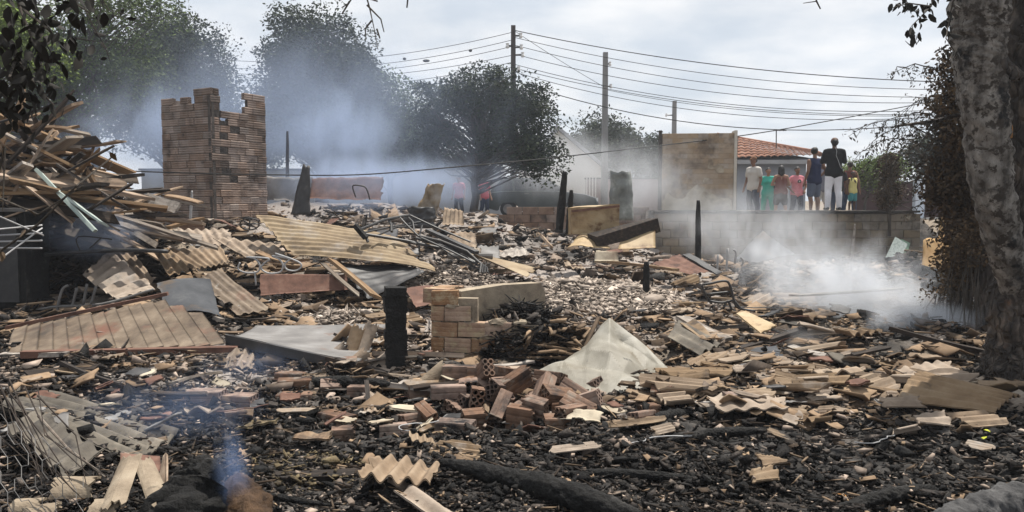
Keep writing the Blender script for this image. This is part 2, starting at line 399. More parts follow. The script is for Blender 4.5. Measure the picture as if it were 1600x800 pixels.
_GZ = _terr(*np.meshgrid(_gx, _gy, indexing='ij'))
def gz(X, Y):
    X = np.asarray(X, float); Y = np.asarray(Y, float)
    fx = np.clip((X + 22) / 0.1, 0, len(_gx) - 1.001); fy = np.clip((Y - 1) / 0.1, 0, len(_gy) - 1.001)
    i = fx.astype(int); j = fy.astype(int); u = fx - i; v = fy - j
    return (_GZ[i, j] * (1 - u) + _GZ[i + 1, j] * u) * (1 - v) + (_GZ[i, j + 1] * (1 - u) + _GZ[i + 1, j + 1] * u) * v
def ground_hits(px, py, dmin=2.6, dmax=27.0, n=260):
    """where the sight lines through photo pixels meet the ground; nan when they do not"""
    px = np.asarray(px, float); py = np.asarray(py, float)
    a = (px - 800) / FPX; b = (400 - py) / FPX
    dy = _cp + b * _sp; dz = -_sp + b * _cp
    res = np.full(px.shape, np.nan); prev = np.full(px.shape, dmin); open_ = np.ones(px.shape, bool)
    for d in dmin * (dmax / dmin) ** np.linspace(0, 1, n):
        s = d / dy
        hit = open_ & (CAMH + dz * s < gz(a * s, np.full_like(s, d)))
        res[hit] = (d + prev[hit]) / 2
        open_ &= ~hit; prev[:] = d
    X = a * res / dy
    return X, res
def G(px, py, lift=0.0):
    X, Y = ground_hits(np.array([px]), np.array([py]))
    x, y = float(X[0]), float(Y[0])
    if not (x == x): raise ValueError('no ground at %s %s' % (px, py))
    return Vector((x, y, float(gz(x, y)) + lift))
def onground(x, y, lift=0.0):
    return Vector((x, y, float(gz(x, y)) + lift))

# what the burnt ground is made of, patch by patch (ash, broken roofing, charcoal)
_TILE = [(1180, 605, 260, 45, 1.0), (1450, 610, 120, 50, .6), (1060, 520, 120, 45, .7), (240, 415, 170, 40, 1.0), (60, 430, 90, 40, .8), (520, 480, 80, 35, .8), (700, 350, 120, 30, .6), (560, 560, 60, 30, .5), (430, 390, 90, 30, .7), (650, 490, 40, 60, .5), (1130, 440, 170, 40, .6), (880, 560, 80, 30, .6), (300, 350, 120, 30, .4), (1250, 500, 120, 40, .5)]
_ASH = [(880, 445, 140, 50, 1.5), (650, 500, 40, 70, .9), (540, 470, 90, 40, .8), (1000, 490, 110, 50, .7), (700, 345, 160, 40, 1.0), (480, 340, 110, 30, 1.0), (250, 580, 250, 25, .7), (1300, 690, 50, 25, .6), (480, 790, 90, 25, .6), (1150, 410, 150, 20, .6), (350, 610, 160, 25, .5), (960, 650, 80, 20, .35)]
_CHR = [(820, 392, 110, 25, 1.2), (960, 468, 60, 35, .9), (150, 560, 250, 20, .6), (60, 480, 100, 40, .6), (1150, 555, 80, 25, .4)]
def _blob(L_, px, py):
    t = np.zeros_like(px)
    for cx, cy, rx, ry, w in L_:
        t += w * np.exp(-((px - cx) / rx) ** 2 - ((py - cy) / ry) ** 2)
    return t
def zones(px, py):
    px = np.asarray(px, float); py = np.asarray(py, float)
    n1 = fbm(px / 95, py / 38, 3, 40); n2 = fbm(px / 80 + 9, py / 30, 3, 44)
    c1 = .35 + 2.6 * np.clip(n1 - .28, 0, 1) ; c2 = .3 + 2.8 * np.clip(n2 - .28, 0, 1)
    wt = 0.06 * (1 - .7 * _sstep(640, 690, py)) + _blob(_TILE, px, py); wa = 0.10 + _blob(_ASH, px, py)
    wc = 0.30 + _blob(_CHR, px, py) + 0.7 * _sstep(540, 600, py) + 0.7 * _sstep(640, 700, py)
    return wt * c1, wa * c2, wc

def axis(lo, hi, fine, outs):
    a = list(np.arange(lo, hi + 1e-6, fine)); s = fine; x = a[-1]
    while x < outs: s *= 1.35; x += s; a.append(x)
    s = fine; x = a[0]; b = []
    return a
_xs = np.array(axis(0, 9.5, 0.075, 900)); _xs = np.concatenate([-_xs[:0:-1], _xs])
_ys = np.array([-900, -300, -100, -40, -15, -6, -2, 0, 1.0, 1.8] + axis(2.4, 21, 0.075, 2200))
_X, _Y = np.meshgrid(_xs, _ys, indexing='ij')
_Z = np.where((np.abs(_X) < 21.5) & (_Y > 1) & (_Y < 31.5), _terr(np.clip(_X, -22, 22), np.clip(_Y, 1, 32)), np.where(_Y < 1.05, 0.0, 0.95))
_near = (np.abs(_X) < 12) & (_Y < 19) & (_Y > 2)
_Z = _Z + np.where(_near, (fbm(_X * 11, _Y * 11, 3, 9) - 0.5) * 0.05, 0)
nX, nY = _X.shape
_idx = np.arange(nX * nY).reshape(nX, nY)
_f = np.stack([_idx[:-1, :-1], _idx[1:, :-1], _idx[1:, 1:], _idx[:-1, 1:]], -1).reshape(-1, 4)
g_me = fastmesh('ground', np.stack([_X, _Y, _Z], -1).reshape(-1, 3), _f, smooth=True)
_ppx, _ppy = proj(_X.ravel(), np.maximum(_Y.ravel(), 1.5), _Z.ravel())
_wt, _wa, _wc = zones(_ppx, _ppy)
_inplot = ((_Y < 21.5) & (_Y > 0) & (np.abs(_X) < 16)).ravel()
_ca = g_me.color_attributes.new('zone', 'FLOAT_COLOR', 'POINT')
_s = _wt + _wa + _wc
_buf = np.stack([_wa / _s, _wt / _s, np.where(_inplot, 1.0, 0.0), np.ones_like(_s)], -1).astype(np.float32)
_ca.data.foreach_set('color', _buf.ravel())

m_ground = bpy.data.materials.new('burnt_ground'); m_ground.use_nodes = True
def _mk_ground():
    t = m_ground.node_tree; N = t.nodes; K = t.links.new; b = N['Principled BSDF']
    at = N.new('ShaderNodeAttribute'); at.attribute_name = 'zone'
    se = N.new('ShaderNodeSeparateColor'); K(at.outputs['Color'], se.inputs[0])
    tc = N.new('ShaderNodeTexCoord')
    def noise(s, d=8, r=0.65):
        n = N.new('ShaderNodeTexNoise'); n.inputs['Scale'].default_value = s; n.inputs['Detail'].default_value = d; n.inputs['Roughness'].default_value = r
        K(tc.outputs['Object'], n.inputs['Vector']); return n
    n1, n2, n3 = noise(2.2), noise(9), noise(45, 5)
    char = ramp(N, [(0.3, (0.010, 0.010, 0.010)), (0.5, (0.030, 0.027, 0.025)), (0.68, (0.075, 0.068, 0.062)), (0.8, (0.16, 0.145, 0.13))]); K(n2.outputs['Fac'], char.inputs[0])
    ash = ramp(N, [(0.3, (0.10, 0.09, 0.085)), (0.5, (0.26, 0.225, 0.20)), (0.75, (0.45, 0.40, 0.36))]); K(n3.outputs['Fac'], ash.inputs[0])
    til = ramp(N, [(0.3, (0.05, 0.042, 0.035)), (0.5, (0.17, 0.135, 0.10)), (0.75, (0.34, 0.27, 0.19))]); K(n3.outputs['Fac'], til.inputs[0])
    ear = ramp(N, [(0.3, (0.10, 0.075, 0.05)), (0.6, (0.20, 0.16, 0.12))]); K(n2.outputs['Fac'], ear.inputs[0])
    def fac(src, lo, hi, k):
        m1 = N.new('ShaderNodeMath'); m1.operation = 'MULTIPLY_ADD'; K(n1.outputs['Fac'], m1.inputs[0]); m1.inputs[1].default_value = k; K(src, m1.inputs[2])
        mr = N.new('ShaderNodeMapRange'); mr.inputs['From Min'].default_value = lo; mr.inputs['From Max'].default_value = hi; K(m1.outputs[0], mr.inputs['Value']); return mr.outputs[0]
    def mix(f, a, c):
        m = N.new('ShaderNodeMixRGB'); K(f, m.inputs[0]); K(a, m.inputs[1]); K(c, m.inputs[2]); return m.outputs[0]
    c = mix(fac(se.outputs[1], 0.35, 0.8, 0.4), char.outputs[0], til.outputs[0])
    c = mix(fac(se.outputs[0], 0.40, 0.75, 0.5), c, ash.outputs[0])
    c = mix(se.outputs[2], ear.outputs[0], c)
    K(c, b.inputs['Base Color']); b.inputs['Roughness'].default_value = 0.85; b.inputs['Specular IOR Level'].default_value = 0.25
    bu = N.new('ShaderNodeBump'); bu.inputs['Strength'].default_value = 0.8; bu.inputs['Distance'].default_value = 0.03
    n4 = noise(30, 8, 0.75); K(n4.outputs['Fac'], bu.inputs['Height']); K(bu.outputs[0], b.inputs['Normal'])
_mk_ground()
tag(link('ground', g_me, m_ground), kind='structure')

# the street surface beyond the plot
m_asphalt = mat('asphalt', [(0.3, (0.05, 0.05, 0.05)), (0.7, (0.09, 0.088, 0.085))], 3, bump=0.4, bscale=60)
_mb = MB().box((0, 29.5, 0.93), (120, 8.0, 0.075))
tag(_mb.build('road', m_asphalt), kind='structure')

# ---------------------------------------------------------------- labels of loose pieces: size + kind + where, ordinals when two would read alike
MARKS = [('tall brick tower', 335, 345), ('woodpile', 120, 330), ('rusted ribbed panel', 180, 550), ('charred square post', 618, 575), ('ruined brick pier', 740, 555), ('crumpled pale sheet', 950, 600), ('long fluted sheet', 540, 400), ('twisted black frame', 650, 385), ('bent wire chair frame', 1120, 470), ('tall burnt trunk', 1570, 600), ('retaining wall', 1250, 410), ('hollow brick heap', 800, 650), ('flat grey sheet', 470, 535), ('dark fluted roofing sheet', 160, 660), ('black stub post', 1010, 440), ('cream metal box', 930, 360), ('sheet by trunk', 1490, 615), ('wavy roof piece', 615, 745), ('charred stump', 305, 765), ('charred pole in smoke', 1090, 400), ('grey burnt log', 1530, 785), ('curved grey drum', 970, 335), ('pale wedge of board', 1185, 505), ('greyish corrugated piece', 1085, 535), ('long reddish plank', 1400, 548)]
LOOSE = []
def where(px, py):
    b = min(MARKS, key=lambda m: ((m[1] - px) * 0.7) ** 2 + ((m[2] - py) * 1.6) ** 2)
    dx, dy = px - b[1], py - b[2]
    if abs(dx) * 0.75 > abs(dy): r = 'right of' if dx > 0 else 'left of'
    else: r = 'in front of' if dy > 0 else 'behind'
    return '%s the %s' % (r, b[0])
def loose(o, desc, cat, group, p):
    px, py = proj(p[0], p[1], p[2])
    LOOSE.append((o, '%s %s' % (desc, where(px, py)), px))
    tag(o, None, cat, group)
ORD = 'leftmost second third fourth fifth sixth seventh eighth ninth tenth eleventh twelfth thirteenth fourteenth fifteenth sixteenth seventeenth eighteenth nineteenth twentieth twenty-first twenty-second twenty-third twenty-fourth twenty-fifth twenty-sixth twenty-seventh twenty-eighth twenty-ninth thirtieth'.split()
def finish_labels():
    by = {}
    for o, base, px in LOOSE: by.setdefault(base, []).append((px, o))
    for base, L_ in by.items():
        L_.sort(key=lambda q: q[0])
        for i, (px, o) in enumerate(L_):
            if len(L_) == 1: o['label'] = base
            elif i == 0: o['label'] = base + ', leftmost'
            elif i == len(L_) - 1: o['label'] = base + ', rightmost'
            else: o['label'] = base + ', %s from left' % ORD[min(i, 29)]
# ---------------------------------------------------------------- uncountable litter: charcoal, ash, chips of roofing, splinters
def rotmats(yaw, ax, tilt):
    """(N,3,3): tilt about a horizontal axis at angle ax, after a yaw"""
    cy, sy = np.cos(yaw), np.sin(yaw); o = np.zeros_like(yaw); e = np.ones_like(yaw)
    Rz = np.stack([np.stack([cy, -sy, o], -1), np.stack([sy, cy, o], -1), np.stack([o, o, e], -1)], -2)
    kx, ky = np.cos(ax), np.sin(ax); c, s = np.cos(tilt), np.sin(tilt)
    Rt = np.stack([np.stack([c + kx * kx * (1 - c), kx * ky * (1 - c), ky * s], -1),
                   np.stack([kx * ky * (1 - c), c + ky * ky * (1 - c), -kx * s], -1),
                   np.stack([-ky * s, kx * s, c], -1)], -2)
    return Rt @ Rz
def scatter(n, pick, pyr=(322, 900), pxr=(-220, 1840), seed=1):
    r = np.random.default_rng(seed)
    px = r.uniform(*pxr, n); py = r.uniform(*pyr, n)
    w = pick(px, py)
    keep = r.random(n) < w
    px, py = px[keep], py[keep]
    X, Y = ground_hits(px, py)
    drift = fbm(np.nan_to_num(X) * .8, np.nan_to_num(Y) * .55, 3, 61)
    ok = ~np.isnan(X) & ~((drift > .60) & (r.random(len(X)) < np.where(Y > 6.5, .72, .3))) & ~((drift < .36) & (r.random(len(X)) < np.where(Y > 6.5, .45, .1))) & ~((Y > 18.8) & (X > 3.2)) & (Y < 22)
    return px[ok], py[ok], X[ok], Y[ok], r
_BF = np.array([(3, 2, 1, 0), (4, 5, 6, 7), (0, 1, 5, 4), (1, 2, 6, 5), (2, 3, 7, 6), (3, 0, 4, 7)])
def chips(name, X, Y, r, L_, W, T, tilt, jit, lift, material, label):
    n = len(X)
    base = np.array([(-.5, -.5, -.5), (.5, -.5, -.5), (.5, .5, -.5), (-.5, .5, -.5), (-.5, -.5, .5), (.5, -.5, .5), (.5, .5, .5), (-.5, .5, .5)])
    v = base[None] + r.uniform(-jit, jit, (n, 8, 3)) * np.array([1, 1, 0.6])
    # knock corners off so that pieces are angular, not brick-like
    k = r.integers(0, 4, n); ii = np.arange(n); f_ = r.uniform(.25, .95, n)[:, None]
    for lvl in (0, 4):
        a, b = v[ii, k + lvl], v[ii, (k + 1) % 4 + lvl]
        v[ii, k + lvl] = a + (b - a) * f_
    v = v * np.stack([L_, W, T], -1)[:, None, :]
    R = rotmats(r.uniform(0, 2 * pi, n), r.uniform(0, 2 * pi, n), np.abs(r.normal(0, tilt, n)))
    v = np.einsum('nij,nkj->nki', R, v)
    c = np.stack([X, Y, gz(X, Y) + lift + T * 0.3], -1)
    v = v + c[:, None, :]
    f = (_BF[None] + (np.arange(n) * 8)[:, None, None]).reshape(-1, 4)
    return tag(link(name, fastmesh(name, v.reshape(-1, 3), f), material), label, 'debris', None, 'stuff')
def _wfrac(k, g=1.0):
    def f(px, py):
        w = zones(px, py); s = w[0] + w[1] + w[2]
        return np.clip(g * w[k] / s, 0, 1)
    return f
px, py, X, Y, r = scatter(60000, _wfrac(2, 1.0), seed=21)
s = np.minimum(r.lognormal(np.log(6.5), 0.6, len(X)), 24) * Y / FPX
chips('charcoal_litter', X, Y, r, s, s * r.uniform(.25, .8, len(X)), s * r.uniform(.12, .45, len(X)), 0.6, 0.36, r.uniform(0, 0.05, len(X)), m_char_chip, 'black charcoal lumps and flakes covering the burnt plot')
px, py, X, Y, r = scatter(46000, _wfrac(1, 1.7), seed=22)
s = r.lognormal(np.log(5.4), 0.62, len(X)) * Y / FPX
chips('ash_rubble', X, Y, r, s, s * r.uniform(.3, .9, len(X)), s * r.uniform(.1, .4, len(X)), 0.45, 0.27, r.uniform(0, 0.06, len(X)), m_ash_chip, 'pale ash and crumbled rubble spread over the plot')
px, py, X, Y, r = scatter(22000, lambda a, b: np.where(b > 620, .30, .42), seed=23)
s = r.lognormal(np.log(5.0), 0.5, len(X)) * Y / FPX
chips('pale_flakes', X, Y, r, s, s * r.uniform(.35, .8, len(X)), s * r.uniform(.08, .3, len(X)), 0.5, 0.27, r.uniform(0.01, 0.07, len(X)), m_ash_chip, 'pale flakes of ash and paper scattered over everything')
px, py, X, Y, r = scatter(20000, lambda a, b: np.where(b > 600, .22, .5), seed=24)
s = r.lognormal(np.log(20), 0.5, len(X)) * Y / FPX; t_ = r.uniform(1.2, 3.2, len(X)) * Y / FPX
chips('splinter_litter', X, Y, r, s, t_, t_ * r.uniform(.4, .9, len(X)), 0.22, 0.15, r.uniform(0.01, 0.08, len(X)), m_splint, 'thin splinters and laths scattered through the debris')
# bent chips of corrugated roofing
def bent_chips(name, n0, pick, szpx, seed, material, label, pyr=(322, 900), lift=0.08):
    px, py, X, Y, r = scatter(n0, pick, seed=seed, pyr=pyr)
    n = len(X); S = np.minimum(r.lognormal(np.log(szpx * .8), 0.62, n), 40) * Y / FPX
    k = 5
    u = np.linspace(-.5, .5, k)
    prof = np.cos(u * 2 * pi * 1.0)
    amp = r.uniform(0.05, 0.16, n) * r.choice([-1, 1], n)
    L_ = r.uniform(0.6, 2.2, n)
    v = np.zeros((n, 2, 2, k, 3))
    for e in (0, 1):
        for b in (0, 1):
            v[:, e, b, :, 0] = u + r.uniform(-.05, .05, (n, k))
            v[:, e, b, :, 1] = (e - .5) * L_[:, None] + np.cumsum(r.uniform(-.12, .12, (n, k)), 1) * (1 if b == 0 else 0)
            v[:, e, b, :, 2] = prof[None] * amp[:, None] + (b - .5) * 0.07
        v[:, e, 1, :, 1] = v[:, e, 0, :, 1]; v[:, e, 1, :, 0] = v[:, e, 0, :, 0]
    v = v.reshape(n, 4 * k, 3) * S[:, None, None]
    R = rotmats(r.uniform(0, 2 * pi, n), r.uniform(0, 2 * pi, n), np.abs(r.normal(0, 0.3, n)))
    v = np.einsum('nij,nkj->nki', R, v) + np.stack([X, Y, gz(X, Y) + r.uniform(0.01, lift, n)], -1)[:, None, :]
    I = lambda e, b, i: (e * 2 + b) * k + i
    f = []
    for i in range(k - 1):
        f += [(I(0, 1, i), I(0, 1, i + 1), I(1, 1, i + 1), I(1, 1, i)), (I(0, 0, i + 1), I(0, 0, i), I(1, 0, i), I(1, 0, i + 1)),
              (I(0, 0, i), I(0, 0, i + 1), I(0, 1, i + 1), I(0, 1, i)), (I(1, 0, i + 1), I(1, 0, i), I(1, 1, i), I(1, 1, i + 1))]
    f += [(I(0, 0, 0), I(0, 1, 0), I(1, 1, 0), I(1, 0, 0)), (I(0, 1, k - 1), I(0, 0, k - 1), I(1, 0, k - 1), I(1, 1, k - 1))]
    f = (np.array(f)[None] + (np.arange(n) * 4 * k)[:, None, None]).reshape(-1, 4)
    return tag(link(name, fastmesh(name, v.reshape(-1, 3), f), material), label, 'debris', None, 'stuff')
bent_chips('roofing_chips', 16000, _wfrac(0, 1.5), 15, 31, m_tile_chip, 'small beige chips of broken corrugated roofing in the debris')
bent_chips('roofing_chips_sparse', 2600, lambda a, b: np.where(b > 660, .12, .5), 12, 32, m_tile_chip, 'sparse small beige roofing chips among the charcoal', lift=0.05)

# ---------------------------------------------------------------- larger roof shards, each one a thing
def shard_mesh(seed, width, length, pitch, amp, th=0.008):
    r = random.Random(seed)
    n = max(6, int(width / pitch * 5))
    lo, hi = -length / 2, length / 2
    a = r.uniform(-.3, .3) * length; b = r.uniform(-.3, .3) * length
    vs = []; fs = []
    jl = jh = 0
    for i in range(n + 1):
        u = -width / 2 + width * i / n
        if i % 2 == 0: jl += r.uniform(-1, 1) * length * .10; jh += r.uniform(-1, 1) * length * .10
        t = i / n - .5
        end = 1 - 0.55 * (abs(t) * 2) ** 4
        v0 = lo * end + a * t + jl; v1 = hi * end + b * t + jh
        if v1 - v0 < length * .15: v1 = v0 + length * .15
        z = amp * cos(2 * pi * u / pitch)
        bend = r.uniform(-.004, .004)
        vs += [(u, v0, z + th / 2 + bend), (u, v1, z + th / 2 + bend), (u, v0, z - th / 2 + bend), (u, v1, z - th / 2 + bend)]
        if i:
            p, q = (i - 1) * 4, i * 4
            fs += [(p, q, q + 1, p + 1), (p + 3, q + 3, q + 2, p + 2), (p + 2, q + 2, q, p), (p + 1, q + 1, q + 3, p + 3)]
    q = n * 4
    fs += [(2, 0, 1, 3), (q, q + 2, q + 3, q + 1)]
    me = bpy.data.meshes.new('roof_shard'); me.from_pydata(vs, [], fs)
    me.polygons.foreach_set('use_smooth', [False] * len(fs)); me.update()
    me.materials.append(m_tile)
    return me
_SH = [shard_mesh(100 + i, random.uniform(.16, .34), random.uniform(.14, .46), random.choice((.07, .075, .12)), random.choice((.010, .013, .017))) for i in range(22)]
_SH += [shard_mesh(200 + i, random.uniform(.08, .14), random.uniform(.25, .5), .075, .013) for i in range(8)]
def put_shard(me, p, yaw, tilt, ax, s=1.0, name='roof_shard'):
    q = Matrix.Rotation(tilt, 3, Vector((cos(ax), sin(ax), 0))) @ Matrix.Rotation(yaw, 3, 'Z')
    o = link(name, me, None, None, p, q.to_euler(), (s, s, s))
    d = max(me.vertices[0].co.length, 0.1)
    size = 'broad' if min(o.dimensions.x, o.dimensions.y) > .24 * 1 else ('long narrow' if max(o.dimensions.x, o.dimensions.y) > 2.2 * min(o.dimensions.x, o.dimensions.y) else 'small')
    loose(o, size + ' beige roof shard', 'roof shard', 'loose shards of corrugated roofing', p)
    return o
_r = random.Random(5)
_cnt = 0
_tries = 0
while _cnt < 265 and _tries < 9000:
    _tries += 1
    px, py = _r.uniform(-20, 1620), _r.uniform(345, 720)
    wt, wa, wc = [float(q) for q in zones(np.array([px]), np.array([py]))]
    if _r.random() > min(1, wt * 1.1 + 0.012): continue
    if 660 < px < 900 and 450 < py < 580: continue
    if 820 < px < 1070 and 495 < py < 625: continue
    if 10 < px < 370 and 470 < py < 565: continue
    if py > 560 and _r.random() < 0.25 and px < 900: continue
    try: p = G(px, py)
    except ValueError: continue
    if p.y > 17: continue
    s = (0.65 + 0.05 * p.y) * (_r.uniform(.6, 1.2) if _r.random() < .7 else _r.uniform(1.2, 1.8))
    yaw = _r.uniform(0, 2 * pi) if px < 950 else pi / 2 + _r.gauss(0, .55)
    p.z += _r.uniform(.03, .09)
    put_shard(_r.choice(_SH), p, yaw, _r.gauss(0, .22), _r.uniform(0, 2 * pi), s)
    _cnt += 1
# ---------------------------------------------------------------- sheets: bilinear patch between four corners, fluted, dented, with thickness and ragged edges
def patch_mesh(c00, c10, c11, c01, nu=40, nv=12, flutes=0, along='v', amp=0.012, dent=0.02, dscale=2.0, th=0.004, ragged=(0, 0, 0, 0), curl=None, seed=0, square=False, bow=0.0):
    """u runs c00->c10, v runs c00->c01. flutes are counted across the direction 'along' (ridges run along it)"""
    c00, c10, c11, c01 = [np.array(c, float) for c in (c00, c10, c11, c01)]
    u, v = np.meshgrid(np.linspace(0, 1, nu + 1), np.linspace(0, 1, nv + 1), indexing='ij')
    rl, rr, rb, rt = ragged       # at u=0, u=1, v=0, v=1 (fractions)
    jag = lambda t, k: fbm(t * 9 + seed * 3.1 + k * 17, t * 0 + k, 4, 2) - 0.25
    uu = u.copy(); vv = v.copy()
    lo = np.clip(rl * jag(v, 1), 0, .9); hi = 1 - np.clip(rr * jag(v, 2), 0, .9); uu = lo + (hi - lo) * u
    lo = np.clip(rb * jag(uu, 3), 0, .9); hi = 1 - np.clip(rt * jag(uu, 4), 0, .9); vv = lo + (hi - lo) * v
    P = ((c00[None, None] * (1 - uu)[..., None] + c10 * uu[..., None]) * (1 - vv)[..., None] + (c01 * (1 - uu)[..., None] + c11 * uu[..., None]) * vv[..., None])
    n0 = np.cross(c10 - c00, c01 - c00); n0 /= np.linalg.norm(n0)
    if n0[2] < 0: n0 = -n0
    a = uu if along == 'v' else vv
    h = 0
    if flutes:
        w = np.cos(2 * pi * a * flutes)
        if square: w = np.tanh(w * 5)
        h = h + amp * w
    Lu = np.linalg.norm(c10 - c00); Lv = np.linalg.norm(c01 - c00)
    h = h + dent * 2 * (fbm(uu * Lu * dscale + seed * 5.3, vv * Lv * dscale + seed * 2.7, 3, seed) - .5)
    h = h + bow * (1 - (2 * vv - 1) ** 2)
    if curl is not None: h = h + curl(uu, vv)
    P = P + n0 * np.asarray(h)[..., None]
    top = P.reshape(-1, 3); bot = (P - n0 * th).reshape(-1, 3)
    I = np.arange((nu + 1) * (nv + 1)).reshape(nu + 1, nv + 1); N_ = I.size
    q = np.stack([I[:-1, :-1], I[1:, :-1], I[1:, 1:], I[:-1, 1:]], -1).reshape(-1, 4)
    f = [q, q[:, ::-1] + N_]
    for e in (I[0], I[-1], I[:, 0], I[:, -1]):
        f.append(np.stack([e[:-1], e[1:], e[1:] + N_, e[:-1] + N_], -1))
    return np.concatenate([top, bot]), np.concatenate(f)
CAMP = Vector((0, 0, CAMH))
def clear_ground(pts, gap):
    """bring points judged from the photo nearer along their sight lines until they lie clear of the ground"""
    pts = [Vector(p) for p in pts]
    for i in range(22):
        q = [CAMP + (p - CAMP) * (1 - .01 * i) for p in pts]
        if min(p.z - float(gz(p.x, p.y)) for p in q) >= gap: break
    return q
def sheet(name, corners, material, label=None, cat='roofing sheet', group=None, parent=None, smooth=True, **k):
    if parent is None: corners = clear_ground(corners, .05)
    v, f = patch_mesh(*corners, **k)
    me = fastmesh(name, v, f, smooth=False)
    o = link(name, me, material, parent)
    if label: tag(o, label, cat, group)
    return o

# ---------------------------------------------------------------- block walls: every block a part
def block_mesh(name, l, h, t, r=None, mat_=None, ch=0.006):
    """a chamfered block, length along x"""
    b = MB(); x, y, z = l / 2, t / 2, h / 2
    prof = [(-y + ch, -z), (y - ch, -z), (y, -z + ch), (y, z - ch), (y - ch, z), (-y + ch, z), (-y, z - ch), (-y, -z + ch)]
    vs = [(-x, p[0], p[1]) for p in prof] + [(x, p[0], p[1]) for p in prof]
    fs = [tuple(reversed(range(8))), tuple(range(8, 16))] + [(i, (i + 1) % 8, 8 + (i + 1) % 8, 8 + i) for i in range(8)]
    b.add(vs, fs)
    me = bpy.data.meshes.new(name); me.from_pydata(b.v, [], b.f); me.update()
    if mat_: me.materials.append(mat_)
    return me
def block_wall(parent, me_full, me_half, origin, dirv, n, rows, bl, bh, top=None, name='block', jit=0.006, skip=None, tiltj=0.004):
    """running bond; top(u) gives the wall height at distance u"""
    o = Vector(origin); d = Vector(dirv).normalized(); yaw = atan2(d.y, d.x); c = 0
    out = []
    for j in range(rows):
        off = 0 if j % 2 == 0 else -0.5
        for i in range(n + (1 if j % 2 else 0)):
            u = (i + off + 0.5) * bl; half = False
            if j % 2 and i == 0: u = 0.25 * bl; half = True
            if j % 2 and i == n: u = (n - 0.25) * bl; half = True
            if top is not None and (j + .6) * bh > top(u): continue
            if skip and skip(i, j, u): continue
            p = o + d * u + Vector((0, 0, (j + .5) * bh)) + Vector((d.y, -d.x, 0)) * random.uniform(-jit, jit)
            b = link(name, me_half if half else me_full, None, parent, p, (random.uniform(-tiltj, tiltj), random.uniform(-tiltj, tiltj), yaw + random.uniform(-tiltj, tiltj)))
            out.append(b)
    return out

# retaining wall on the right
t = thing('retaining_wall', (6.5, WALL_Y, 0), 'long low brown block retaining wall with scorched top, people standing above it', 'wall')
_bl, _bh = 0.40, 0.195
_mf = block_mesh('block', _bl - .014, _bh - .012, .14, mat_=m_block); _mh = block_mesh('block', _bl / 2 - .014, _bh - .012, .14, mat_=m_block)
block_wall(t, _mf, _mh, (WALL_X0, WALL_Y, -0.12), (1, 0, 0), 16, 7, _bl, _bh)
MB().box(((WALL_X0 + WALL_X1) / 2, WALL_Y + .07, .57), (6.30, .12, 1.36)).build('mortar_core', m_block, t)
_cap = MB()
for i in range(13):
    x0 = WALL_X0 + i * .49
    _cap.box((x0 + .245, WALL_Y + .03, 1.285 + random.uniform(-.008, .012)), (.5, .27, .05), jit=.008)
_cap.build('coping', mat('scorched_coping', [(0.3, (0.015, 0.014, 0.013)), (0.6, (0.05, 0.045, 0.04)), (0.8, (0.16, 0.14, 0.12))], 5, bump=.6), t)

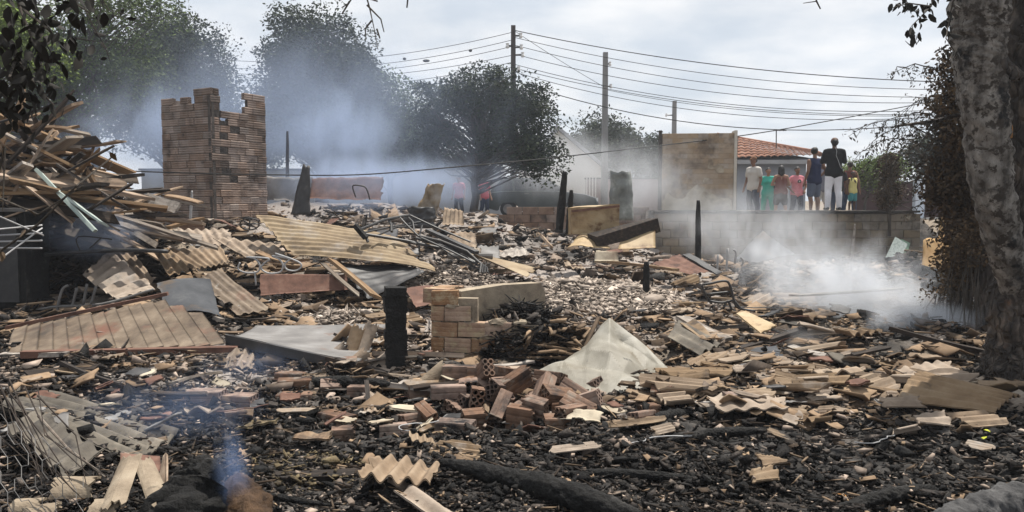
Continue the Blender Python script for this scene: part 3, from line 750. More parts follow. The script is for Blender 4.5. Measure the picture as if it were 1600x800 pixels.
# the tall scorched wall that still stands on the terrace
def _burnt_wall():
    a, b = A(1033, 332, 19.75), A(1160, 332, 19.55)
    a.z = b.z = 1.22
    d = (b - a); Lw = d.length; d.normalize(); nrm = Vector((d.y, -d.x, 0))
    t = thing('burnt_wall', (a + b) / 2, 'tall scorched plaster and brick wall panel standing alone on the terrace', 'wall')
    H = 3.28 - 1.22
    bl, bh = .25, .125
    mb = mat('scorched_wall_brick', [(0.3, (0.24, 0.175, 0.12)), (0.55, (0.35, 0.27, 0.19)), (0.8, (0.42, 0.35, 0.27))], 2.2, world=True, objvar=.03, soot=[((0.13, 0.10, 0.075), .48, .66, 1.5), ((.06,.05,.042), .56, .70, 1.1)], bump=.4, bscale=40, bdist=.006)
    # the soot stain needs one texture space for the whole wall: bricks share the wall's origin through world-sized noise
    mf = block_mesh('brick', bl - .007, bh - .006, .12, mat_=mb, ch=.003); mh = block_mesh('brick', bl / 2 - .007, bh - .006, .12, mat_=mb, ch=.003)
    n = int(Lw / bl)
    block_wall(t, mf, mh, a, d, n, 17, bl, bh, top=lambda u: H - .06 + .09 * fbm(u * 3, 0, 3, 4) , name='brick', jit=.002)
    c = a + d * (n * bl / 2) - nrm * .015
    MB().box((c.x, c.y, 1.22 + (H - .12) / 2), (n * bl - .02, .138, H - .12), Matrix.Rotation(atan2(d.y, d.x), 3, 'Z')).build('mortar_core', mb, t)
    # plaster left on the lower part and in patches
    def plast(poly, th=.012):
        P = [a + d * (u * n * bl) + Vector((0, 0, v * H)) + nrm * .059 for u, v in poly]
        MB().prism(P, nrm * th).build('plaster_patch', m_plaster, t)
    R_ = random.Random(4)
    def ragged(poly, k=3, j=.012):
        out = []
        for i, p in enumerate(poly):
            q = poly[(i + 1) % len(poly)]
            for s_ in range(k):
                f = s_ / k; out.append((p[0] + (q[0] - p[0]) * f + R_.uniform(-j, j), p[1] + (q[1] - p[1]) * f + R_.uniform(-j, j)))
        return out
    plast(ragged([(.01, .0), (.99, .0), (.99, .17), (.86, .20), (.80, .19), (.62, .30), (.50, .36), (.40, .30), (.30, .18), (.18, .20), (.08, .26), (.01, .16)]))
    plast(ragged([(.64, .55), (.74, .53), (.76, .50), (.86, .49), (.86, .58), (.78, .60), (.72, .58), (.70, .66), (.65, .66)], 2, .006), .016)
    plast(ragged([(.56, .37), (.64, .36), (.66, .43), (.60, .44)], 2, .008), .014)
    # pale door jamb return at the right end
    e = a + d * (n * bl + .045)
    MB().box((e.x, e.y + .12, 1.22 + H / 2), (.07, .42, H), Matrix.Rotation(atan2(d.y, d.x), 3, 'Z')).build('jamb', mat('pale_render', [(0.3, (0.42, 0.38, 0.32)), (0.7, (0.52, 0.48, 0.42))], 4, soot=(SOOT, .66, .8, 3)), t)
    e2 = a + d * (n * bl + .12)
    MB().box((e2.x, e2.y + .34, 1.22 + H / 2 - .05), (.07, .36, H - .12), Matrix.Rotation(atan2(d.y, d.x), 3, 'Z')).build('reveal', m_darkmortar, t)
    e3 = a - d * .045
    MB().box((e3.x, e3.y, 1.22 + H / 2), (.075, .16, H + .03), Matrix.Rotation(atan2(d.y, d.x), 3, 'Z')).build('corner_post', m_darkmortar, t)
_burnt_wall()

# low scorched wall that runs on to the left of the retaining wall
t = thing('low_wall', A(850, 368, 19.9), 'low rust brown scorched wall stump in front of the parked car', 'wall')
_mf2 = block_mesh('block', .385, .19, .14, mat_=mat('rust_block', [(0.3, (0.11, 0.07, 0.05)), (0.55, (0.20, 0.135, 0.10)), (0.8, (0.28, 0.21, 0.16))], 3, objvar=.3, soot=(SOOT, .55, .75, 1.5)))
_mh2 = block_mesh('block', .19, .19, .14, mat_=_mf2.materials[0])
_lw0 = A(742, 372, 19.9); _lw0.z = .42
block_wall(t, _mf2, _mh2, _lw0, (1, 0, 0), 11, 5, .40, .196, top=lambda u: 1.02 if u > .9 else .45 + u * .55)
MB().box((_lw0.x + 2.6, 20.0, .84), (3.5, .10, .86)).build('mortar_core', m_darkmortar, t)

# ---------------------------------------------------------------- houses and walls across the street
def tile_roof(name, parent, eL, eR, rL, rR, material, pitch=0.24, amp=.05, rows=7):
    """rolled clay tiles: columns from the eave eL-eR up to the ridge rL-rR, in overlapping courses"""
    eL, eR, rL, rR = [np.array(q, float) for q in (eL, eR, rL, rR)]
    n0 = np.cross(eR - eL, rL - eL); n0 /= np.linalg.norm(n0)
    if n0[2] < 0: n0 = -n0
    cols = int(np.linalg.norm(eR - eL) / pitch); m = cols * 6
    V = []; F = []
    for r in range(rows):
        v0, v1 = r / rows, (r + 1.12) / rows
        v1 = min(v1, 1)
        base = len(V)
        for i in range(m + 1):
            u = i / m
            lo = eL + (eR - eL) * u; hi = rL + (rR - rL) * u
            z = amp * abs(cos(pi * u * cols)) + random.uniform(-.004, .004)
            V.append(lo + (hi - lo) * v0 + n0 * (z + .05)); V.append(lo + (hi - lo) * v1 + n0 * (z + .005)); V.append(lo + (hi - lo) * v0 + n0 * (z + .02))
        for i in range(m):
            a, b = base + i * 3, base + i * 3 + 3
            F += [(a, b, b + 1, a + 1), (a + 2, b + 2, b, a)]
    return tag(link(name, fastmesh(name, np.array(V), np.array(F)), material, parent), kind='stuff')
m_clay = mat('clay_tiles', [(0.3, (0.15, 0.07, 0.045)), (0.5, (0.26, 0.125, 0.08)), (0.75, (0.36, 0.21, 0.15))], 1.6, soot=((0.20, 0.13, 0.10), .52, .68, 4), bump=.4, bscale=20, bdist=.01)
m_greywall = mat('grey_render', [(0.3, (0.24, 0.245, 0.27)), (0.7, (0.32, 0.325, 0.35))], 1.5, soot=((0.16, 0.16, 0.17), .6, .75, 1), bump=.15)
m_cream = mat('cream_render', [(0.3, (0.58, 0.56, 0.52)), (0.7, (0.68, 0.66, 0.62))], 1, bump=.1)
m_maroon = mat('maroon_render', [(0.3, (0.055, 0.028, 0.028)), (0.7, (0.085, 0.045, 0.042))], 1.5, bump=.15)
m_glass = mat('dark_glass', [(0.3, (0.02, 0.022, 0.025)), (0.7, (0.03, 0.033, 0.038))], 1, rough=.12, spec=.6, bump=0)
t = thing('tiled_house', (11, 33, .95), 'grey house with terracotta rolled tile roof behind the onlookers', 'house')
def _hr(px, py, d): return A(px, py, d)
eL, eR = _hr(1120, 249, 31.0), _hr(1280, 243.5, 31.0)
rL, rR = _hr(1120, 211, 34.5), _hr(1268, 237, 34.5)
rf = tile_roof('roof', t, eL, eR, rL, rR, m_clay)
MB().prism([eL + Vector((0, .15, -.12)), eR + Vector((0, .15, -.12)), rR + Vector((0, 0, -.35)), rL + Vector((0, 0, -.35))], (0, .0, -.10)).build('roof_deck', m_greywall, t)
MB().tube([rL + Vector((0, 0, .03)), rR + Vector((0, 0, .03))], .08, 8).build('ridge_tiles', m_clay, t)
MB().tube([eR + Vector((.03, 0, .06)), rR + Vector((.03, 0, .06))], .10, 8).build('hip_tiles', m_clay, t)
_w0, _w1 = eL.x - .2, eR.x - .35
MB().box(((_w0 + _w1) / 2, 33.6, 2.05), (_w1 - _w0, 4.4, 2.3)).build('wall', m_greywall, t)
MB().box((eL.x * .5 + eR.x * .5, 31.02, eL.z - .10), (eR.x - eL.x, .06, .16)).build('fascia', mat('fascia', [(0.3, (0.30, 0.29, 0.29)), (0.7, (0.38, 0.37, 0.37))], 2), t)
w_ = MB().box((_w0 + 2.6, 31.37, 2.1), (1.1, .08, .9)).build('window', m_white, t)
MB().box((_w0 + 2.6, 31.34, 2.1), (.95, .05, .76)).build('pane', m_glass, w_)
an = A(1213, 222, 33); at_ = A(1213, 203, 33)
t2 = thing('roof_antenna', an, 'thin television antenna on the terracotta tile roof', 'antenna')
MB().tube([an - Vector((0, 0, .25)), at_], .022, 6).build('mast', m_darkmetal, t2)
MB().tube([at_ + Vector((-.12, 0, -.02)), at_ + Vector((.42, 0, -.02))], .02, 6).build('boom', m_darkmetal, t2)
_el = MB()
for i in range(4): _el.tube([at_ + Vector((-.08 + i * .15, -.22, -.02)), at_ + Vector((-.08 + i * .15, .22, -.02))], .012, 5)
_el.build('elements', m_darkmetal, t2)

t = thing('maroon_wall', A(1400, 325, 29), 'dark maroon boundary wall at the far right of the street', 'wall')
a, b = A(1325, 290, 29), A(1640, 286, 28)
MB().box(((a.x + b.x) / 2, 28.5, 1.55), (b.x - a.x, .16, 1.26)).build('wall', m_maroon, t)
MB().box(((a.x + b.x) / 2, 28.5, 2.21), (b.x - a.x + .1, .24, .07)).build('coping', m_darkmortar, t)
m_bl = mat('white_gatepost', [(0.3, (0.55, 0.6, 0.68)), (0.7, (0.68, 0.72, 0.78))], 2)
a = A(1436, 292, 27); MB().box((a.x, 27, 1.62), (.32, .2, 1.3)).build('gate_panel', m_bl, t)

# pale gabled house with barred gate, behind the smoke
t = thing('gabled_house', A(890, 310, 40), 'pale gabled house with barred gate half hidden in smoke', 'house')
gl, gp, gr = A(812, 262, 40), A(872, 204, 40), A(948, 268, 40)
MB().prism([(gl.x, 40, .9), (gr.x, 40, .9), gr, gp, gl], (0, 7, 0)).build('wall', m_cream, t)
_rf = MB()
for p, q in ((gl, gp), (gp, gr)):
    dd = (q - p).normalized(); up = Vector((-dd.z, 0, dd.x))
    _rf.prism([p - dd * .25 + up * .02, q + dd * .05 + up * .02, q + dd * .05 + up * .16, p - dd * .25 + up * .16], (0, 7.6, 0))
_r_ = _rf.build('roof', m_greywall, t); _r_.location.y = -.35
MB().box((A(845, 285, 39.9).x, 39.96, 2.3), (1.1, .10, 1.0)).build('window', m_glass, t)
t = thing('barred_gate', A(850, 305, 36), 'pale barred street gate between the car and the gabled house', 'gate')
for i in range(26):
    x = A(815, 300, 36).x + i * .135
    MB().box((x, 36, 1.85), (.05, .03, 1.75)).build('bar', m_cream, t)
MB().box((A(815, 300, 36).x + 1.69, 36.035, 2.66), (3.5, .03, .08)).build('rail', m_cream, t)
MB().box((A(815, 300, 36).x + 1.69, 36.035, 1.15), (3.5, .03, .08)).build('rail', m_cream, t)
t = thing('street_wall', A(960, 300, 37), 'plain greyish boundary wall in the smoke right of the barred gate', 'wall')
MB().box((5.75, 37, 1.75), (4.6, .18, 1.65)).build('wall', mat('pinkish_render', [(0.3, (0.30, 0.25, 0.24)), (0.7, (0.38, 0.32, 0.31))], 1.2), t)
MB().box((5.75, 37, 2.6), (4.7, .26, .07)).build('coping', m_darkmortar, t)

# far left: low dark house roof above the woodpile; pale house glimpsed behind the trees
t = thing('blue_roof_house', A(10, 200, 24), 'dark blue roofed house at the far left behind the woodpile', 'house')
a, b = A(-70, 128, 24), A(45, 150, 24)
MB().prism([a, b, b + Vector((0, 0, -.16)), a + Vector((0, 0, -.16))], (0, 5, .0)).build('roof', m_bluemetal, t)
MB().box(((a.x + b.x) / 2 - .2, 26.7, 2.6), (b.x - a.x - .5, 4.4, 3.5)).build('wall', mat('slate_render', [(0.3, (0.07, 0.085, 0.11)), (0.7, (0.11, 0.13, 0.16))], 1.5), t)
t = thing('far_wall', A(300, 280, 31), 'pale wall glimpsed behind the smoky trees left of centre', 'wall')
MB().box((-8.0, 33.6, 1.9), (15.4, .2, 1.9)).build('wall', mat('pale_wall', [(0.3, (0.36, 0.36, 0.37)), (0.7, (0.46, 0.46, 0.47))], 1), t)
MB().box((-8.0, 33.6, 2.88), (15.6, .3, .08)).build('coping', m_darkmortar, t)

# ---------------------------------------------------------------- poles and wires
m_conc = mat('pole_concrete', [(0.3, (0.16, 0.155, 0.15)), (0.7, (0.24, 0.235, 0.23))], 4, stretch=(1, 1, .3))
m_wpole = mat('pole_dark_wood', [(0.3, (0.025, 0.02, 0.018)), (0.7, (0.07, 0.055, 0.05))], 4, stretch=(3, 3, .3))
def pole(name, px, pyt, d, w, material, label, arms=()):
    top = A(px, pyt, d)
    t = thing(name, (top.x, d, .95), label, 'pole')
    mb = MB(); s0, s1 = w * .62, w * .42
    mb.add([(top.x - s0, d - s0, .9), (top.x + s0, d - s0, .9), (top.x + s0, d + s0, .9), (top.x - s0, d + s0, .9), (top.x - s1, d - s1, top.z), (top.x + s1, d - s1, top.z), (top.x + s1, d + s1, top.z), (top.x - s1, d + s1, top.z)],
           [(3, 2, 1, 0), (4, 5, 6, 7), (0, 1, 5, 4), (1, 2, 6, 5), (2, 3, 7, 6), (3, 0, 4, 7)])
    mb.build('shaft', material, t)
    for py, side, ln in arms:
        z = A(px, py, d).z
        ins = MB().tube([(top.x, d, z), (top.x + side * ln, d - .05, z)], .035, 6).build('bracket', m_darkmetal, t)
        MB().tube([(top.x + side * ln, d - .05, z - .09), (top.x + side * ln, d - .05, z - .03), (top.x + side * ln, d - .05, z + .03), (top.x + side * ln, d - .05, z + .09)], [.05, .075, .045, .065], 8).build('insulator', m_white, ins)
    return top
pole('utility_pole', 802, 40, 30, .20, m_wpole, 'tall dark utility pole rising behind the sparse tree, tallest of three', [(56, 1, .28), (72, -1, .22), (74, 1, .3), (86, 1, .35), (108, 1, .2)])
pole('utility_pole', 946, 82, 36, .25, m_conc, 'pale concrete utility pole standing in smoke right of the gabled house', [(100, 1, .2), (135, 1, .25)])
pole('utility_pole', 1054, 158, 48, .26, m_conc, 'short distant utility pole behind the tall scorched wall', [(180, -1, .5)])
_wn = 0
def wire(a, b, sag, label, r=.013, n=24):
    pts = [a.lerp(b, i / n) - Vector((0, 0, sag * 4 * (i / n) * (1 - i / n))) for i in range(n + 1)]
    return tag(MB().tube(pts, r, 5).build('power_line', m_black), label, 'power line', 'overhead power lines')
_o1 = 'topmost second third fourth fifth sixth seventh eighth'.split()
for i, (y0, y1, sg) in enumerate([(47, 128, .35), (58, 140, .45), (70, 152, .5), (84, 160, .55), (100, 172, .6), (106, 178, .55), (112, 182, .7), (126, 190, .9)]):
    wire(A(802, y0, 30), A(1470, y1, 27), sg, '%s overhead wire running right from the tall dark pole' % _o1[i], r=.016 if i in (0, 7) else .011)
for i, (y0, y1, sg) in enumerate([(50, 92, .5), (62, 104, .5), (72, 112, .5), (86, 118, .45), (97, 132, .5), (104, 150, .5)]):
    wire(A(802, y0, 30), A(330, y1, 33), sg, '%s overhead wire running left from the tall dark pole' % _o1[i], r=.011)
wire(A(802, 47, 30), A(946, 137, 36), .05, 'steep thin stay wire between the two tall poles', r=.01)
wire(A(946, 140, 36), A(1470, 180, 29), .4, 'lower wire running right from the concrete pole', r=.011)
for i, (px, y, d) in enumerate([(632, 92, 30.7), (666, 95, 30.5), (735, 79, 30.2)]):
    p = A(px, y, d)
    tag(MB().sphere(p, .07, 8, 5, (2.0 if i == 1 else 1, 1, .8)).build('wire_marker', m_black), 'small dark lump on the overhead wires left of the pole, %s of three' % ('leftmost', 'middle', 'rightmost')[i], 'wire lump', 'lumps on the wires')
# the black cable that crosses the whole plot
_cb = [A(-60, 240, 16), A(120, 262, 16), A(250, 269, 16), A(420, 273, 16.2), A(560, 273, 16.5), A(700, 262, 17), A(850, 248, 18), A(1000, 231, 19), A(1165, 211, 20), A(1300, 188, 21.5), A(1470, 156, 23.5)]
_pts = []
for i in range(len(_cb) - 1):
    for k in range(6):
        t_ = k / 6; p0 = _cb[max(i - 1, 0)]; p1 = _cb[i]; p2 = _cb[i + 1]; p3 = _cb[min(i + 2, len(_cb) - 1)]
        _pts.append(.5 * ((2 * p1) + (p2 - p0) * t_ + (2 * p0 - 5 * p1 + 4 * p2 - p3) * t_ ** 2 + (3 * p1 - p0 - 3 * p2 + p3) * t_ ** 3))
tag(MB().tube(_pts, .013, 6).build('black_cable', m_black), 'sagging black cable crossing low in front of the brick tower', 'cable')

# ---------------------------------------------------------------- parked car, seen side on across the street
def _car():
    x0 = A(757, 300, 29).x; Y0 = 29.0; Wd = 1.6; z0 = .97
    t = thing('parked_car', (x0 + 2.1, Y0 + .8, z0), 'dark green older car parked on the street, seen side on through smoke', 'car')
    paint = mat('dark_green_car_paint', [(0.3, (0.018, 0.026, 0.026)), (0.7, (0.03, 0.04, 0.04))], 1, rough=.3, spec=.6, bump=0)
    low = [(0.0, .34), (.04, .62), (.10, .86), (.55, .93), (1.2, .95), (2.6, .95), (3.0, .92), (3.75, .82), (4.12, .70), (4.2, .50), (4.18, .28), (3.62, .22), (3.58, .36), (3.42, .52), (3.2, .56), (2.98, .52), (2.82, .36), (2.78, .20), (1.28, .20), (1.24, .36), (1.08, .52), (.86, .56), (.64, .52), (.48, .36), (.44, .22)]
    def ring(inset, zz): return [(x0 + x, Y0 + inset, z0 + z * 1) for x, z in low]
    m = len(low); vs = []
    for ins, sh in ((.06, .98), (0, 1), (0, 1), (.06, .98)):
        k = len(vs) // m
        y = (Y0 + ins) if k == 0 else (Y0 + .08 if k == 1 else (Y0 + Wd - .08 if k == 2 else Y0 + Wd - .0))
        y = [Y0, Y0 + .07, Y0 + Wd - .07, Y0 + Wd][k]
        s = [.965, 1, 1, .965][k]
        vs += [(x0 + 2.1 + (x - 2.1) * s, y, z0 + .5 + (z - .5) * s) for x, z in low]
    b = bmesh.new(); bv = [b.verts.new(v) for v in vs]
    for k in range(3):
        for i in range(m):
            j = (i + 1) % m; b.faces.new((bv[k * m + i], bv[k * m + j], bv[(k + 1) * m + j], bv[(k + 1) * m + i]))
    b.faces.new([bv[i] for i in reversed(range(m))]); b.faces.new([bv[3 * m + i] for i in range(m)])
    bmesh.ops.triangulate(b, faces=[f for f in b.faces if len(f.verts) > 4])
    bmesh.ops.recalc_face_normals(b, faces=b.faces)
    me = bpy.data.meshes.new('body'); b.to_mesh(me); b.free(); link('body', me, paint, t)
    cab = [(.16, .90), (.62, 1.36), (.95, 1.43), (1.9, 1.43), (2.25, 1.38), (3.05, .91)]
    n = len(cab)
    vs = [(x0 + x, Y0 + .09 + max(0, z - .9) * .32, z0 + z) for x, z in cab] + [(x0 + x, Y0 + Wd - .09 - max(0, z - .9) * .32, z0 + z) for x, z in cab]
    mb = MB().add(vs, [tuple(range(n)), tuple(reversed(range(n, 2 * n)))] + [(i + 1, i, n + i, n + i + 1) for i in range(n - 1)])
    mb.build('cabin', paint, t)
    def pane(name, poly, off=.012):
        P = [(x0 + x, Y0 + .09 + max(0, z - .9) * .32 - off, z0 + z) for x, z in poly]
        MB().prism(P, (0, .012, 0)).build(name, m_glass, t)
    pane('rear_window', [(.34, .96), (.68, 1.34), (.98, 1.37), (1.05, .96)]); pane('side_window', [(1.12, .96), (1.08, 1.37), (1.88, 1.37), (1.92, .96)]); pane('front_window', [(1.99, .96), (1.95, 1.37), (2.2, 1.34), (2.86, .96)])
    P = [(x0 + 2.34, Y0 + .30, z0 + 1.345), (x0 + 3.01, Y0 + .20, z0 + .955), (x0 + 3.01, Y0 + Wd - .20, z0 + .955), (x0 + 2.34, Y0 + Wd - .30, z0 + 1.345)]
    MB().prism(P, (.012, 0, .02)).build('windscreen', mat('bright_glass', [(0.3, (0.10, 0.12, 0.12)), (0.7, (0.13, 0.15, 0.15))], 1, rough=.1, spec=.7, bump=0), t)
    for wx in (.86, 3.2):
        w = MB().tube([(x0 + wx, Y0 + .02, z0 + .29), (x0 + wx, Y0 + .20, z0 + .29)], .29, 20).build('wheel', m_black, t)
        MB().tube([(x0 + wx, Y0 + .0, z0 + .29), (x0 + wx, Y0 + .03, z0 + .29)], .18, 14).build('rim', m_greymetal, w)
        w = MB().tube([(x0 + wx, Y0 + Wd - .20, z0 + .29), (x0 + wx, Y0 + Wd - .02, z0 + .29)], .29, 20).build('wheel', m_black, t)
    MB().box((x0 + 4.13, Y0 + .16, z0 + .63), (.10, .24, .13)).build('headlight', m_white, t)
    MB().box((x0 + .06, Y0 + .14, z0 + .76), (.08, .22, .14)).build('tail_light', m_rust, t)
    MB().box((x0 + 1.55, Y0 - .012, z0 + .86), (.16, .03, .03)).build('door_handle', m_greymetal, t)
    MB().box((x0 + 2.62, Y0 - .03, z0 + 1.0), (.12, .12, .10)).build('mirror', paint, t)
_car()
# ---------------------------------------------------------------- trees: trunk, limbs to leaf clumps, crowns of leaf faces
def leafmat(name, c0, c1, c2):
    m = mat(name, [(0.3, c0), (0.7, c1)], .8, rough=.75, spec=.2, bump=0, isl=[(0, (.45, .45, .45)), (.5, (1, 1, 1)), (.85, (1.3, 1.3, 1.25)), (1, c2)])
    b = m.node_tree.nodes['Principled BSDF']
    return m
m_bark = mat('bark', [(0.3, (0.03, 0.025, 0.02)), (0.7, (0.10, 0.085, 0.07))], 6, stretch=(3, 3, .6), bump=.8, bscale=18)
lf_dark = leafmat('dark_leaves', (.020, .030, .016), (.042, .056, .028), (1.6, 1.5, 1.2))
lf_mid = leafmat('mid_green_leaves', (.045, .07, .02), (.085, .115, .035), (1.5, 1.5, 1.0))
lf_light = leafmat('light_green_leaves', (.07, .11, .02), (.15, .20, .045), (1.4, 1.5, 1.0))
lf_brown = leafmat('singed_leaves', (.045, .028, .016), (.10, .066, .036), (1.5, 1.3, .9))
lf_black = leafmat('scorched_leaves', (.010, .009, .008), (.025, .022, .017), (1.6, 1.4, 1.2))
def leaves(r, centers, rad, per, size, aspect=.5, droop=0.0):
    """leaf quads (folded diamonds) in gaussian clumps"""
    C = np.repeat(centers, per, 0); n = len(C)
    if np.ndim(rad) > 0: rad = np.repeat(rad, per)[:, None]
    d = r.normal(0, 1, (n, 3)); d *= np.minimum(1, 1.45 / np.linalg.norm(d, axis=1))[:, None]
    P = C + d * rad * np.array([1, 1, .75])
    ax = r.normal(0, 1, (n, 3)); ax[:, 2] = ax[:, 2] * .6 - droop; ax /= np.linalg.norm(ax, axis=1)[:, None]
    sd = np.cross(ax, r.normal(0, 1, (n, 3))); sd /= np.linalg.norm(sd, axis=1)[:, None]
    s = (size * r.uniform(.6, 1.3, n))[:, None]
    V = np.stack([P, P + ax * s * .5 + sd * s * aspect * .5, P + ax * s, P + ax * s * .5 - sd * s * aspect * .5], 1)
    return V.reshape(-1, 3), np.arange(n * 4).reshape(-1, 4)
def tree(name, label, base, ells, nclump, per, leaf, lmat, seed, trunk_r=.18, rad=.42, cat='tree', fork=.35, thin=.012, droop=0.0, shell=.55):
    r = np.random.default_rng(seed)
    base = Vector(base); t = thing(name, base, label, cat)
    w = np.array([e[1][0] * e[1][1] * e[1][2] for e in ells]) ** .66; w = w / w.sum()
    cs = []; nclump = int(nclump * 1.4)
    for k in range(nclump):
        c, R = ells[r.choice(len(ells), p=w)]
        d = r.normal(0, 1, 3); d /= np.linalg.norm(d)
        q = r.random() ** .36
        cs.append(np.array(c) + d * np.array(R) * q)
    cs = np.array(cs); cr = rad * r.uniform(.55, 1.35, nclump)
    ctr = Vector(cs.mean(0)); H = cs[:, 2].max()
    top = Vector((ctr.x * .7 + base.x * .3, ctr.y, base.z + (H - base.z) * .82))
    tp = [base.lerp(top, i / 9) + Vector((r.normal(0, .05), r.normal(0, .05), 0)) * (i > 0) * (H - base.z) * .15 for i in range(10)]
    MB().tube([p - Vector((0, 0, .2)) if i == 0 else p for i, p in enumerate(tp)], [trunk_r * (1 - .085 * i) for i in range(10)], 9, jit=.06).build('trunk', m_bark, t, smooth=True)
    lm = MB()
    for c in cs:
        c = Vector(c); h = (c.z - base.z) / (top.z - base.z)
        s = max(fork * .6, min(.95, h * .72 - .06 + r.normal(0, .04)))
        i = min(8, int(s * 9)); a = tp[i].lerp(tp[i + 1], s * 9 - i)
        mid = a.lerp(c, .5) + Vector((r.normal(0, .22), r.normal(0, .22), r.normal(.08, .10) * (c - a).length))
        L_ = (c - a).length
        lm.tube([a, a.lerp(mid, .6), mid, mid.lerp(c, .6) + Vector(r.normal(0, .05, 3)), c + Vector(r.normal(0, .12, 3))], [trunk_r * .22, trunk_r * .16, trunk_r * .10, thin * 1.3, thin * .8], 5, cap=False)
    lm.build('limbs', m_bark, t)
    V, F = leaves(r, cs, cr, int(per * 2.1), leaf * .72, droop=droop)
    link('crown', fastmesh('crown', V, F), lmat, t)
    return t
def E(px, py, d, rx, ry, rz=None):
    p = A(px, py, d); k = d / FPX
    return (tuple(p), (rx * k, (rz or rx) * k, ry * k))
def gb(px, d): return ((px - 800) / FPX * d, d, .93)
tree('leafy_tree', 'tall airy light green tree at the far left edge', gb(120, 23), [E(60, 60, 23, 120, 75), E(160, 90, 24, 90, 70), E(80, 150, 23, 90, 50), E(200, 10, 23, 70, 30), E(-60, 100, 23, 80, 110)], 150, 90, .15, lf_mid, 1, .17, .45)
tree('bright_tree', 'small bright yellowish green tree at the far left top', gb(-30, 19), [E(10, 60, 19, 70, 60), E(-60, 20, 19, 80, 60)], 40, 110, .14, lf_light, 2, .12, .4)
tree('round_tree', 'dense dark rounded tree behind the brick tower', gb(270, 29), [E(272, 110, 29, 78, 85), E(230, 180, 29, 70, 60), E(320, 190, 29, 50, 60)], 190, 110, .19, lf_dark, 3, .22, .5, shell=.75)
tree('broad_tree', 'tall broad dark tree in blue smoke at centre left', gb(505, 27), [E(500, 95, 27, 72, 78), E(450, 130, 27, 55, 65), E(555, 140, 27, 50, 55), E(500, 200, 27, 85, 60), E(425, 190, 27, 30, 50), E(455, 45, 27, 25, 25)], 230, 85, .17, lf_dark, 4, .24, .42)
tree('hazy_tree', 'smaller pale hazy tree just right of the tall broad tree', gb(612, 30), [E(612, 170, 30, 42, 65), E(630, 220, 30, 40, 45), E(585, 230, 30, 40, 40)], 90, 80, .17, lf_mid, 5, .13, .42)
tree('sparse_tree', 'sparse dark tree with open branching trunk in front of the dark pole', gb(737, 21.5), [E(690, 165, 21.5, 48, 42), E(760, 150, 21.5, 60, 38), E(825, 170, 21.5, 45, 40), E(800, 225, 21.5, 55, 30), E(680, 225, 21.5, 35, 40), E(840, 250, 21, 30, 25)], 140, 85, .13, lf_dark, 6, .13, .30, fork=.25)
tree('street_tree', 'hazy rounded tree behind the concrete pole', gb(942, 50), [E(942, 228, 50, 46, 42), E(975, 240, 50, 25, 25)], 70, 90, .30, lf_dark, 7, .2, .65)
tree('far_tree', 'small hazy tree beside the left edge of the scorched wall', gb(1022, 54), [E(1022, 262, 54, 30, 42)], 40, 90, .32, lf_dark, 8, .18, .7)
tree('green_shrub', 'bright green shrub behind the child in the yellow top', gb(1348, 27), [E(1350, 272, 27, 36, 20), E(1385, 265, 27, 25, 15)], 50, 80, .12, lf_light, 9, .06, .25, cat='shrub')
tree('far_hedge_tree', 'low dark tree at the right beyond the maroon wall', gb(1480, 34), [E(1480, 250, 34, 60, 40), E(1560, 240, 34, 60, 60)], 70, 90, .22, lf_dark, 10, .15, .5)
tree('backyard_tree', 'dim tree filling the gap between tower and broad tree', gb(385, 36), [E(385, 230, 36, 45, 45), E(340, 240, 36, 45, 40)], 70, 90, .22, lf_dark, 12, .15, .5)
tree('backyard_tree', 'dim low tree behind the smoke between the central trees', gb(640, 36), [E(640, 265, 36, 60, 25), E(720, 270, 36, 60, 25), E(560, 270, 36, 50, 25)], 70, 90, .20, lf_dark, 13, .12, .5)
tree('conical_shrub', 'narrow conical brown shrub at the terrace edge right of the child', gb(1390, 18.3) , [E(1390, 300, 18.3, 14, 28), E(1390, 262, 18.3, 9, 24)], 40, 60, .07, lf_brown, 14, .04, .12, cat='shrub')

